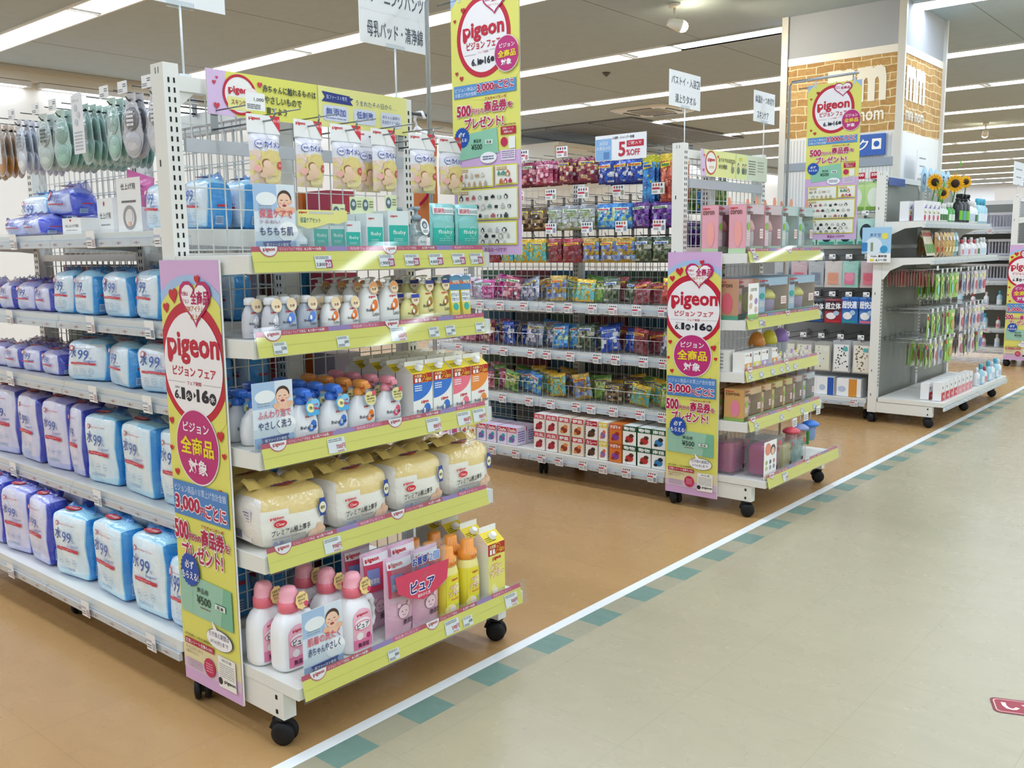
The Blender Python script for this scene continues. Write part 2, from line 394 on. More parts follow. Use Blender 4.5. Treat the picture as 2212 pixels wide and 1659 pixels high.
mb = MB(); mb.box(X0, Y0, 3.36, X0+.16, 12.3, CEIL-.002, 'd8d6cc', 'wall_paint'); mb.box(X0+.16, Y0, 3.455, X0+.22, 12.3, CEIL-.002, 'c4c1b6', 'wall_paint'); struct(mb, 'trim_1')
mb = MB(); mb.box(X0, 12.9, 2.85, X0+1.1, 16.4, 3.2, 'e6e6e0', 'wall_paint'); mb.box(X0, 12.9, 3.2, X0+1.2, 16.5, 3.26, 'e6e4dc', 'wall_paint'); struct(mb, 'trim_2')
# slatted dark grille in the ceiling
mb = MB(); mb.box(-11.0, 12.75, CEIL-.012, -8.35, 16.6, CEIL-.001, '6c6e70', 'paper')
k = 12.8
while k < 16.55: mb.box(-11.0, k, CEIL-.035, -8.35, k+.03, CEIL-.012, '9a9c9c', 'painted_steel'); k += .12
for a in (-11.0, -10.1, -9.2, -8.36): mb.box(a, 12.75, CEIL-.04, a+.03, 16.6, CEIL-.012, '8a8c8e', 'painted_steel')
thing(mb.obj('ceiling_grille'), 'dark slatted ceiling grille above the far candy shelves', 'grille')
# ---------------------------------------------------------------- ceiling lights
ROWS = [-3.3, -.9, 1.5, 3.95, 6.18, 8.72, 11.15, 13.52, 15.95, 18.35, 20.75, 23.1, 25.5, 27.9, 30.3, 32.7, 35.1]
t = empty('ceiling_light'); Lf = 2.35
mb = MB(); 
for s in (-1, 1): mb.box(-Lf/2, s*.135, -.02, Lf/2, s*.155, 0, 'f2f2ee', 'painted_steel'); mb.box(s*Lf/2, -.135, -.02, s*(Lf/2-.012), .135, 0, 'f2f2ee', 'painted_steel')
part(mb, 'housing', t)
mb = MB(); mb.quad((-Lf/2+.06, -.134, -.006), (-Lf/2+.06, .134, -.006), (Lf/2-.06, .134, -.006), (Lf/2-.06, -.134, -.006), 'e4f0ff', 'glow'); part(mb, 'diffuser', t)
mb = MB()
for s in (-1, 1): mb.box(s*(Lf/2-.012), -.13, -.008, s*(Lf/2-.06), .13, -.003, 'cfe0e6', 'plastic')
part(mb, 'end_plate', t)
light_p = proto(t)
for i, y in enumerate(ROWS):
    for j in range(8):
        x = -9.28 + j*2.35
        if x + 1.2 > X1: continue
        if abs(y-8.72) < .1 and -3.9 < x < -2.5: continue
        if x < -9 and y < 13: x = x
        put(light_p, (x, y, CEIL), 0, 'white ceiling light, %s from the left in the %s row %s the camera' % (ORD[j], ORD[max(i-3, 0)] if i > 2 else ORD[2-i], 'ahead of' if i > 2 else 'behind'), 'ceiling light', 'rows of ceiling lights')
# shorter fixture that meets the pillar
put(light_p, (-4.5, 8.72, CEIL), 0, 'short white ceiling light ending against the brick-papered pillar', 'ceiling light', 'rows of ceiling lights', sc=(.58, 1, 1))
# ---------------------------------------------------------------- air conditioner, spotlights, smoke heads
t = empty('ceiling_air_conditioner'); mb = MB()
mb.lathe([(.52, 0), (.52, -.02), (.46, -.035), (.30, -.035)], 'dedcd2', 'plastic', 32, (0, 0, 0), e=5); part(mb, 'cover', t)
mb = MB(); mb.box(-.24, -.24, -.05, .24, .24, -.036, 'b8b5aa', 'plastic')
for k in range(9): mb.box(-.22, -.21+k*.05, -.054, .22, -.2+k*.05, -.05, '8f8c82', 'plastic')
part(mb, 'intake_grille', t); mb = MB()
for a in range(4): mb.join(MB().box(-.2, .34, -.045, .2, .39, -.036, '3a3a38', 'plastic'), Matrix.Rotation(a*PI/2, 4, 'Z'))
part(mb, 'louver', t); t.location = (-7.7, 12.35, CEIL); thing(t, 'square cassette air conditioner in the ceiling beside the dark grille', 'air conditioner')
def spot(x, y, z0, tx, ty, tz, lab, watts):
    t = empty('spotlight'); t.location = (x, y, CEIL)
    mb = MB(); mb.lathe([(.05, 0), (.05, -.03), (.035, -.04)], 'e8e4d8', 'plastic', 20); mb.tube([(0, 0, -.04), (0, 0, -.12)], .012, 'e8e4d8', 'plastic'); part(mb, 'mount', t)
    d = Vector((tx-x, ty-y, tz-CEIL+.17)).normalized(); q = Vector((0, 0, 1)).rotation_difference(d).to_matrix().to_4x4(); q.translation = (0, 0, -.17)
    mb = MB(); mb.lathe([(.03, -.06), (.04, -.03), (.055, .06), (.05, .062)], 'f0ece0', 'plastic', 20); mb.bake(q); part(mb, 'lamp_head', t)
    mb = MB(); mb.ball((0, 0, .075), .048, 'fff0c8', 'glow_spot', 16); mb.bake(q); part(mb, 'bulb', t)
    thing(t, lab, 'spotlight')
    ld = bpy.data.lights.new('spot', 'SPOT'); ld.energy = watts; ld.color = (1, .86, .62); ld.spot_size = 1.5; ld.spot_blend = .9; ld.shadow_soft_size = .05
    o = bpy.data.objects.new('spotlight_beam', ld); COL.objects.link(o); o.parent = t; qq = Vector((0, 0, -1)).rotation_difference(d).to_matrix().to_4x4(); qq.translation = q.translation + d*.1; o.matrix_local = qq
pmat('glow_spot', .5, .2, emit=60)
spot(-4.28, 7.2, 0, -3.35, 8.35, 2.95, 'small white spotlight aimed at the brick-papered pillar', 120)
spot(-1.1, 9.3, 0, -2.75, 9.0, 2.95, 'small spotlight right of the pillar, out over the aisle', 45)
spot(-4.4, 17.7, 0, -5.2, 20, 2, 'small lit spotlight in the far rows of ceiling lights', 20)
mb = MB(); mb.lathe([(.05, 0), (.045, -.02), (.02, -.04), (.008, -.05)], '55534e', 'plastic', 16); sd = proto(mb.obj('smoke_detector'))
for (x, y, l) in ((-5.2, 5.4, 'above the first gap between shelf signs'), (-6.5, 9.4, 'just right of the tall banner'), (-4.2, 9.9, 'beside the pillar'), (-5.1, 14.0, 'over the far shelves')):
    put(sd, (x, y, CEIL), 0, 'small dark smoke detector on the ceiling %s' % l, 'smoke detector')
# ---------------------------------------------------------------- pillar with brick wallpaper
def brick_mat():
    m = bpy.data.materials.new('brick_wallpaper'); m.use_nodes = True; nt = m.node_tree; b = nt.nodes['Principled BSDF']; L = nt.links.new; N = nt.nodes.new
    tc = N('ShaderNodeTexCoord'); sp = N('ShaderNodeSeparateXYZ'); L(tc.outputs['Object'], sp.inputs[0]); ad = N('ShaderNodeMath'); L(sp.outputs[0], ad.inputs[0]); L(sp.outputs[1], ad.inputs[1])
    cb = N('ShaderNodeCombineXYZ'); L(ad.outputs[0], cb.inputs[0]); L(sp.outputs[2], cb.inputs[1])
    nz = N('ShaderNodeTexNoise'); nz.inputs['Scale'].default_value = 5; L(cb.outputs[0], nz.inputs[0]); vm = N('ShaderNodeVectorMath'); vm.operation = 'MULTIPLY_ADD'; L(nz.outputs['Color'], vm.inputs[0]); vm.inputs[1].default_value = (.05, .05, 0); L(cb.outputs[0], vm.inputs[2])
    br = N('ShaderNodeTexBrick'); L(vm.outputs[0], br.inputs[0]); br.inputs['Scale'].default_value = 1; br.inputs['Brick Width'].default_value = .165; br.inputs['Row Height'].default_value = .068
    br.inputs['Mortar Size'].default_value = .005; br.inputs['Mortar Smooth'].default_value = .5; br.inputs['Color1'].default_value = (*lin('c8a266'), 1); br.inputs['Color2'].default_value = (*lin('b08446'), 1); br.inputs['Mortar'].default_value = (*lin('eadfb8'), 1)
    n = N('ShaderNodeTexNoise'); n.inputs['Scale'].default_value = 30; L(cb.outputs[0], n.inputs[0]); mx = N('ShaderNodeMix'); mx.data_type = 'RGBA'; mx.blend_type = 'OVERLAY'; mx.inputs[0].default_value = .35; L(br.outputs[0], mx.inputs[6]); L(n.outputs[0], mx.inputs[7])
    L(mx.outputs[2], b.inputs['Base Color']); b.inputs['Roughness'].default_value = .6
    MATS['brick'] = m
brick_mat()
px0, px1, py0, py1 = -3.80, -2.76, 8.35, 9.50
t = empty('pillar'); t['kind'] = 'structure'
mb = MB(); mb.box(px0, py0, 3.13, px1, py1, CEIL, 'aeb4c0', 'wall_paint'); mb.box(px0-.006, py0-.006, 3.065, px1+.006, py1+.006, 3.13, 'f4f3ee', 'painted_steel'); part(mb, 'upper_facing', t)
mb = MB(); mb.box(px0, py0, 2.42, px1, py1, 3.065, 'c0a060', 'brick')
for (o, u, w) in (((px0, py0-.002, 0), (1, 0, 0), 1.04), ((px1+.002, py0, 0), (0, 1, 0), 1.15)):
    F = Face(mb, o, u, (0, 0, 1), .002); q = .55 if w < 1.1 else .27
    F.text('mm', q-.13, 2.70, q+.36, 2.96, 'f6f2e6', 1, .06); F.text('mini mom', q-.13, 2.52, q+.36, 2.63, 'f6f2e6', 1, .02)
part(mb, 'brick_wallpaper', t, label='brick-patterned wallpaper band lettered mini mom')
mb = MB(); mb.box(px0, py0, 0, px1, py1, 2.42, 'eceef0', 'wall_paint')
k = px0+.02
while k < px1: mb.box(k, py0-.004, .2, k+.004, py0, 2.40, 'd4d8dc', 'wall_paint'); k += .03
mb.box(px0, py0-.012, 2.13, px1, py0, 2.2, '9aa6b8', 'painted_steel'); part(mb, 'lower_facing', t)
mb = MB()
for (x, y) in ((px0, py0), (px1, py0), (px1, py1)): mb.box(x-.03, y-.018, 0, x+.03, y+.018, CEIL, 'dcdcd8', 'painted_steel')
part(mb, 'corner_trim', t); link_tree(t)
mb = MB(); mb.box(-3.12, py0-.03, 2.22, -2.86, py0-.005, 2.40, '2f62c0', 'plastic'); F = Face(mb, (-3.12, py0-.031, 2.22), (1, 0, 0), (0, 0, 1), .001); F.text('ク', .03, .05, .12, .14, 'ffffff', 1); F.rect(.15, .05, .23, .14, 'ffffff'); F.disc(.19, .095, .025, '2f62c0', 2)
thing(mb.obj('blue_wall_sign'), 'small blue sign on the lower white part of the pillar', 'sign')
# far lit wall lettering
mb = MB(); mb.box(-5.9, 24.9, 1.2, -3.2, 24.99, 2.75, 'f4f6f8', 'print'); F = Face(mb, (-5.9, 24.89, 1.4), (1, 0, 0), (0, 0, 1), .004); F.text('tel', .25, .45, .85, .95, '20242a', 1, 0)
mb.box(-5.9, 24.92, 0, -5.8, 24.98, 1.2, 'd8dadc', 'painted_steel'); mb.box(-3.3, 24.92, 0, -3.2, 24.98, 1.2, 'd8dadc', 'painted_steel'); thing(mb.obj('partition_sign'), 'white partition with thin black letters at the far end of the store', 'sign')
# floor sticker
mb = MB(); F = Face(mb, (-.674, 3.155, .0015), (.86, -.51, 0), (.5, .86, 0), .0004)
def rr(F, a0, b0, a1, b1, r, col, l):
    p = []
    for (cx, cy, s) in ((a1-r, b1-r, 0), (a0+r, b1-r, 1), (a0+r, b0+r, 2), (a1-r, b0+r, 3)):
        for k in range(5): an = s*PI/2+k*PI/8; p.append((cx+r*math.cos(an), cy+r*math.sin(an)))
    F.poly(p, col, l)
F = Face(mb, (-.633, 3.045, .001), (.93, .37, 0), (-.37, .93, 0), .0004)
rr(F, 0, 0, .62, .105, .02, '7c2430', 0); rr(F, .008, .008, .612, .097, .015, 'f4b8b8', 1); rr(F, .012, .012, .608, .093, .013, 'a02838', 2)
F.text('いやな思い', .03, .025, .55, .08, 'ffe4e0', 3, .03)
thing(mb.obj('floor_sticker'), 'red rounded floor sticker with white lettering on the beige tiles', 'sticker')
# ================================================================= shelving
WH = 'e9e8e2'
def wheel_mb():
    mb = MB()
    for s in (-1, 1): mb.lathe([(.012, s*.006), (.034, s*.007), (.037, s*.014), (.034, s*.024), (.02, s*.028)], '17171a', 'rubber', 22, (0, 0, .037), axis='x')
    return mb
def caster(parent, x, y, rz):
    mb = MB(); mb.lathe([(.026, .078), (.028, .085), (.012, .0875)], '1c1c1e', 'rubber', 16); mb.box(-.01, -.02, .03, .01, .035, .08, '151517', 'rubber'); mb.lathe([(.006, .08), (.006, .09)], 'b8b8b8', 'chrome', 10)
    mb.prism([(-.02, .074), (.03, .082), (.045, .05), (.03, .04)], 0, -.012, .012, '1a1a1c', 'rubber')
    c = part(mb, 'caster', parent, (x, y, 0), (0, 0, rz)); part(wheel_mb(), 'wheel', c); return c
def slots(mb, x, y, z0, z1, sy, two=True):
    z = z0
    while z < z1:
        for dx in ((-.009, .009) if two else (0,)): mb.box(x+dx-.0028, y, z, x+dx+.0028, y+sy*.0012, z+.015, '23241f', 'paper')
        z += .0285
def mesh_panel(x0, x1, z0, z1, y=0, px=.052, pz=.062, r=.0017, col='d4d8d4'):
    mb = MB(); n = int((x1-x0)/px); m = int((z1-z0)/pz)
    for i in range(n+1): x = x0+(x1-x0)*i/n; mb.box(x-r, y-r, z0, x+r, y+r, z1, col)
    for j in range(m+1): z = z0+(z1-z0)*j/m; mb.box(x0, y-3*r, z-r, x1, y-r, z+r, col)
    return mb
RIB = ['6.1(火)～16(水)', 'ピジョン フェア 対象品']
def tag_print(F, a, b, kind, price, l=3):
    # small shelf label; kind 0 plain, 1 with magenta x20, 2 big red price
    w, h = ((.046, .034), (.062, .037), (.066, .045))[kind]
    F.rect(a, b, a+w, b+h, 'f6f6f4', l); F.lines(a+.003, b+h*.72, a+w*.85, b+h*.96, 2, '8a8a8a', l+1, .5, int(a*999))
    if kind == 1:
        F.rect(a+w*.6, b, a+w, b+h*.66, 'b8246c', l+1); F.text('20', a+w*.63, b+h*.08, a+w*.9, b+h*.5, 'ffffff', l+2, .03); F.text(price, a+.003, b+h*.1, a+w*.56, b+h*.42, '333333', l+1, .01)
    elif kind == 2:
        F.text(price+'円', a+w*.45, b+h*.2, a+w*.98, b+h*.55, 'd02840', l+1, .02); F.lines(a+w*.5, b+h*.02, a+w*.9, b+h*.15, 1, 'd88890', l+1, .6)
    else:
        F.text(price, a+w*.58, b+h*.32, a+w*.95, b+h*.6, '333333', l+1, .01); F.lines(a+.003, b+.002, a+w*.6, b+h*.3, 2, '555555', l+1, .5)
def promo_strip(parent, W, depth, zb, h=.072, tilt=.016, tags=(), card=False, full=True):
    """yellow fair strip in its clear channel along the shelf front, labels clipped on"""
    mb = MB(); o = (0.012, -depth-tilt, zb); v = (0, tilt, h); F = Face(mb, o, (1, 0, 0), v, .0006); L = W-.05
    hh = math.hypot(tilt, h); F.rect(0, 0, L, hh*.80, 'ebe25e', 0); F.rect(0, hh*.40, L, hh*.415, 'd2cc4c', 1); F.rect(0, hh*.80, L, hh, 'c23a52', 0)
    F.rect(L*.27, hh*.8, L*.36, hh, '9a7cb8', 1); F.rect(L*.36, hh*.8, L*.48, hh, 'd0557a', 1)
    F.rect(L*.76, hh*.8, L*.84, hh, '9a7cb8', 1); F.rect(L*.84, hh*.8, L, hh, 'cc4470', 1)
    for q in (.06, .54):
        pts = [(L*q+.032*math.cos(t), hh+.030*math.sin(t)) for t in [PI+PI*k/12 for k in range(13)]]
        F.poly(pts, 'd85a66', 2); F.poly([(L*q+.029*math.cos(t), hh+.027*math.sin(t)) for t in [PI+PI*k/12 for k in range(13)]], 'fbf6f2', 3)
        F.pigeon(L*q-.02, hh-.016, L*q+.02, hh-.003, 'c8102e', 4, 'fbf6f2')
        F.text('ピジョン フェア 対象品', L*q+.038, hh*.84, L*q+.115, hh*.96, 'ffe8ee', 2, 0)
        if q < .5: F.text('6.1火～16水', L*.19, hh*.84, L*.255, hh*.97, 'ffffff', 2, .02)
        else: F.text('6.1火～16水', L*.69, hh*.84, L*.75, hh*.97, 'ffffff', 2, .02)
    for q in (.37, .85): F.text('商品券プレゼント', L*q, hh*.84, L*(q+.1), hh*.96, 'ffd8e4', 2, 0)
    o_ = part(mb, 'promo_strip', parent, label='yellow fair strip with red lettered band')
    for (a, kind, price) in tags:
        m2 = MB(); F2 = Face(m2, o, (1, 0, 0), v, .0006); b = .006 if kind != 1 else .008
        tag_print(F2, a, b, kind, price, 5); part(m2, 'price_tag', parent)
    m3 = MB(); F3 = Face(m3, (o[0]-.01, o[1], o[2]), (1, 0, 0), v, .0006, 'clear'); F3.rect(0, -.003, L+.035, hh+.012, 'ffffff', 12)
    part(m3, 'clear_channel', parent)
def price_rail(parent, W, depth, zb, h=.055, n=5, seed=0, tags=True, tall=.0, plain=False):
    mb = MB(); mb.box(.004, -depth-.012, zb, W-.004, -depth, zb+h*.42, 'dfe3e8', 'plastic'); mb.box(.004, -depth-.006, zb+h*.42, W-.004, -depth, zb+h*.5, 'b8c0c8', 'plastic')
    F = Face(mb, (.004, -depth-.0125, zb), (1, 0, 0), (0, 0, 1), .0005); r = random.Random(seed)
    for i in range(int(W/.125)):
        F.lines(.02+i*.125, h*.12, .06+i*.125, h*.28, 1, 'b9b2ae', 1); F.disc(.04+i*.125, h*.2, .004, 'c87888', 2, .006, 10)
        F.rect(i*.125, 0, i*.125+.0012, h*.42, 'b0b4b8', 2)
    part(mb, 'price_rail', parent)
    m3 = MB(); m3.quad((.002, -depth-.014, zb), (W-.002, -depth-.014, zb), (W-.002, -depth-.02, zb+h+tall), (.002, -depth-.02, zb+h+tall), 'ffffff', 'clear'); part(m3, 'clear_fence', parent)
    if tags:
        for i in range(n):
            a = W*(i+.3+.4*r.random())/n; m2 = MB(); F2 = Face(m2, (a, -depth-.022, zb-.004), (1, 0, 0), (0, -.05, 1), .0006); w, hh = .062, .062
            F2.rect(0, 0, w, hh, 'f4f4f4', 0); F2.rect(0, hh*.48, w*.6, hh*.62, 'b8c0d4' if plain else 'c83a56', 1)
            for k in range(0 if plain else 4): F2.disc(.01+k*.014, hh*.82, .0045, r.choice(['c04858', '384058', '6a7a88', '9a4048', '405a70']), 1, .006, 8)
            F2.lines(.004, hh*.1, w*.55, hh*.38, 2, '777777', 1); F2.rect(w*.64, hh*.08, w*.94, hh*.5, r.choice(['b8bcc8', '8898a8', 'c8b0b8']), 1)
            part(m2, 'price_tag', parent)
def gondola(W, shelves, deck=.555, top=2.01, lab='', loc=(0, 0, 0), rz=0, left=True, right=True, mesh=(.25, 1.97), leg=True, group=None, depth=.415, rails=None, base_front=.175, bracket='plain', back='mesh', promo=None, name='gondola_shelf', front_leg=.475, rail_kw=None, topcol=WH, casters=2):
    """local x along the width, -y out of the front, origin on the floor under the back plane's left end"""
    t = empty(name); t.location = loc; t.rotation_euler = (0, 0, rz)
    ups = ([.025] if left else []) + ([W-.025] if right else [])
    for x in ups:
        mb = MB(); mb.box(x-.025, -.035, .085, x+.025, .035, top, WH); slots(mb, x, -.035, .3, top-.03, -1)
        for z in (top-.3, top-.6, top-.98, .22, .42): mb.box(x-.0262, .008, z, x-.025, .013, z+.02, '2a2a26', 'paper')
        mb.box(x-.0262, -.01, top-.03, x-.025, -.008, top-.012, '55554e', 'paper'); mb.box(x-.0262, .006, top-.03, x-.025, .008, top-.012, '55554e', 'paper')
        part(mb, 'upright', t)
    mb = MB(); mb.box(.05, -.02, top-.075, W-.05, .02, top-.03, topcol)
    mb.prism([(.05, top-.075), (.05, top-.13), (.115, top-.075)], 1, -.012, .012, topcol); mb.prism([(W-.05, top-.075), (W-.115, top-.075), (W-.05, top-.13)], 1, -.012, .012, topcol)
    mb.box(.05, -.02, .12, W-.05, .02, .17, WH); mb.box(.05, -.015, 1.42, W-.05, .015, 1.45, WH); part(mb, 'cross_rail', t)
    if back == 'mesh': part(mesh_panel(.05, W-.05, mesh[0], mesh[1]), 'mesh_back', t)
    else: part(MB().box(.05, -.006, .17, W-.05, .006, top-.08, back), 'back_panel', t)
    if leg:
        for x in ups:
            mb = MB(); mb.box(x-.022, -front_leg, .088, x+.022, -.036, .172, WH)
            for z in (.10, .145): mb.box(x-.0232, -front_leg+.028, z, x-.022, -front_leg+.038, z+.013, '24241f', 'paper')
            part(mb, 'base_leg', t); caster(t, x, -front_leg+.03, .5); caster(t, x, .0, -.6)
    mb = MB(); mb.box(.0, -deck, base_front, W, -.05, base_front+.035, WH)
    d = part(mb, 'base_deck', t, label='bottom deck of the shelf unit')
    if promo and promo[0] is not None: promo_strip(d, W+.02, deck, base_front-.002, **promo[0])
    elif rails: price_rail(d, W, deck, base_front-.03, seed=int(abs(loc[1])*10), **rails)
    for i, (z, dp) in enumerate(shelves):
        mb = MB(); mb.box(.004, -dp, z-.04, W-.004, -.04, z, WH); mb.box(.004, -dp, z-.052, W-.004, -dp+.012, z-.04, WH)
        s = part(mb, 'shelf', t)
        for x in (.002, W-.0045):
            m2 = MB()
            if bracket == 'arch':
                pts = [(-.036, z-.17), (-.05, z-.17), (-.10, z-.10), (-.2, z-.055), (-dp+.01, z-.045), (-dp+.005, z-.001), (-.036, z-.001)]
                m2.prism(pts, 0, x, x+.003, WH)
            else: m2.prism([(-.036, z-.07), (-.1, z-.062), (-dp-.002, z-.05), (-dp-.002, z-.001), (-.036, z-.001)], 0, x, x+.003, WH)
            part(m2, 'side_bracket', s)
        if promo and i+1 < len(promo) and promo[i+1] is not None: promo_strip(s, W, dp, z-.048, **promo[i+1])
        elif rails: price_rail(s, W, dp, z-.05, seed=i*7+int(abs(loc[1])*10), **rails)
    return thing(t, lab, 'shelving unit', group)
R90 = PI/2
ZG1 = [1.442, 1.203, .882, .572]
G1 = gondola(1.004, [(z, .415) for z in ZG1], loc=(-2.655, 1.503, 0), rz=R90, lab='white wheeled end shelf nearest the camera, with yellow strips and baby lotion bottles', group='end shelves facing the aisle',
  promo=[dict(tags=[(.32, 0, '880'), (.575, 2, '598'), (.66, 0, '698'), (.88, 2, '700')]),
         dict(tags=[(.21, 1, '3,800'), (.46, 1, '1,900'), (.57, 1, '1,900'), (.68, 1, '4,400'), (.79, 1, '1,600'), (.88, 1, '1,200')]),
         dict(tags=[(.05, 0, '500'), (.28, 0, '680'), (.50, 2, '680'), (.67, 0, '550'), (.75, 0, '850'), (.90, 0, '900')]),
         dict(tags=[(.23, 2, '700'), (.65, 2, '880'), (.80, 2, '880'), (.88, 2, '880')]),
         dict(tags=[(.20, 2, '998')])])
ZG2 = [1.415, 1.062, .782, .515]
G2 = gondola(1.004, [(ZG2[0], .415), (ZG2[1], .415), (ZG2[2], .415), (ZG2[3], .44)], loc=(-2.655, 4.52, 0), rz=R90, lab='white wheeled end shelf in the middle, with yellow strips and boxed baby cups', group='end shelves facing the aisle',
  promo=[dict(tags=[(.18, 2, '1,980')]), dict(tags=[(.04, 1, '998')]), dict(tags=[(.14, 1, '1,280')]), dict(tags=[(.02, 0, '550'), (.16, 0, '550'), (.30, 0, '600'), (.42, 0, '600'), (.50, 0, '780'), (.60, 0, '780')]), dict(tags=[(.06, 0, '980'), (.38, 0, '980'), (.66, 0, '900'), (.84, 0, '900')])])
RK = dict(n=0, tags=False)
for k in range(2):
    gondola(1.0, [(1.632, .34), (1.345, .415)], loc=(-2.655, 7.68+k*1.0, 0), rz=R90, lab='white wheeled end shelf by the pillar, %s' % ('nearer section with white boxes and green sachets' if k == 0 else 'farther section with bottles and brushes'), left=True, right=(k == 1), rails=RK, bracket='arch', group='end shelves facing the aisle', back='8c8e84', top=2.03)
gondola(1.004, [(1.75, .4), (1.45, .4), (1.1, .4), (.8, .4), (.5, .4)], loc=(-2.655, 12.2, 0), rz=R90, lab='white end shelf at the far right behind the fair sign board', rails=dict(n=2), group='end shelves facing the aisle', back='9a9c94')
# cross gondolas: near one (wipes), candy one, mask one
ZB = [1.527, 1.217, .955, .55]
for k in range(2):
    gondola(1.0, [(z, .375) for z in ZB], deck=.5, loc=(-3.72-k*1.0, 2.0, 0), lab='white shelving of blue wipes packs, %s' % ('section beside the near end shelf' if k == 0 else 'section at the left edge of view'), left=True, right=(k == 0), rails=dict(n=1 if k else 2, h=.06, plain=True), base_front=.15, depth=.375, front_leg=.42, top=2.0, group='cross shelving runs')
ZC = [1.11, .81, .495]
for k in range(2):
    gondola(1.0, [(z, .40) for z in ZC], deck=.5, loc=(-3.72-k*1.0, 5.03, 0), lab='white mesh-backed candy shelving, %s' % ('section next to the middle end shelf' if k == 0 else 'section half hidden by the near end shelf'), left=True, right=(k == 0), rails=dict(n=6 if k == 0 else 5, h=.06), base_front=.14, depth=.40, front_leg=.42, group='cross shelving runs')
for k in range(2):
    gondola(1.0, [], deck=.5, loc=(-3.71-k*1.0, 8.2, 0), lab='grey-backed shelving of hanging masks and bibs, %s' % ('section next to the pillar end shelf' if k == 0 else 'section hidden by the middle end shelf'), left=True, right=(k == 0), rails=dict(n=3, h=.06), base_front=.15, front_leg=.42, top=1.75, back='8e9092', group='cross shelving runs')
# wire fences standing on the candy shelves
for k in range(2):
    for i, z in enumerate(ZC):
        mb = MB(); x0, x1 = -3.70-k, -2.74-k; y = 4.64
        for zz in (z+.005, z+.10): mb.tube([(x0, y, zz), (x1, y, zz)], .0018, 'd8dce0', 'chrome', 6)
        for j in range(24): x = x0+(x1-x0)*j/23; mb.box(x-.001, y-.001, z+.002, x+.001, y+.001, z+.10, 'd8dce0', 'chrome')
        thing(mb.obj('wire_fence'), 'thin wire fence along the %s candy shelf, %s section' % (('top', 'middle', 'lowest')[i], 'right' if k == 0 else 'left'), 'fence', 'wire fences on the candy shelves')
# ================================================================= goods: prototypes (front = -y, base z = 0)
def noise2(a, b, s): return math.sin(a*7.1+s*3.7)*math.cos(b*6.3+s*1.9) + .5*math.sin(a*15.3-b*11.7+s*5.1)
def ell(prof, sx, sy, e=2.0, off=.0008):
    zs = [(q[1], q[0]) for q in prof]
    def R(z):
        for i in range(len(zs)-1):
            if zs[i][0] <= z <= zs[i+1][0]:
                t = (z-zs[i][0])/(zs[i+1][0]-zs[i][0]+1e-9); return zs[i][1]*(1-t)+zs[i+1][1]*t
        return zs[-1][1] if z > zs[-1][0] else zs[0][1]
    def w(a, b):
        r = R(b); q = min(.999, abs(a)/(sx*r+1e-6)); return sy*r*(1-q**e)**(1/e) + off
    return w
class Sub:
    """face wrapper that cuts long marks into pieces so they follow a curved body"""
def pillow(mb, w, h, t, col, mat='foil', n=9, m=11, cr=.12, seed=0, colf=None, z0=0, flat=0, open_top=False):
    v = []; fs = []; cs = []
    for s in (-1, 1):
        o = len(v)
        for j in range(m+1):
            for i in range(n+1):
                a = -1+2*i/n; b = -1+2*j/m
                f = max(0, 1-abs(a)**2.4)**.6*max(0, 1-abs(b)**(2.4 if b < 0 or not open_top else 5))**.6
                k = 1+cr*noise2(a, b, seed+s)
                x = a*w/2*(1-.05*(1-b*b)*(cr > .05)) ; z = z0+h*(b+1)/2 + cr*.06*h*noise2(a*.6, b*.3, seed)*(1-b*b)
                v.append((x, s*t/2*f*k + cr*.05*w*noise2(b, a, seed), z))
        for j in range(m):
            for i in range(n):
                q = (o+j*(n+1)+i, o+j*(n+1)+i+1, o+(j+1)*(n+1)+i+1, o+(j+1)*(n+1)+i)
                fs.append(q if s < 0 else q[::-1]); cs.append(colf((i+.5)/n, (j+.5)/m, s) if colf else col)
    mb.add(v, fs, cs, mat, True); return mb
def pwarp(w, h, t, off=.0012):
    def f(a, b):
        A = min(.98, abs(2*a/w)); B = min(.98, abs(2*b/h-1)); return t/2*(1-A**2.4)**.6*(1-B**2.4)**.6 + off
    return f
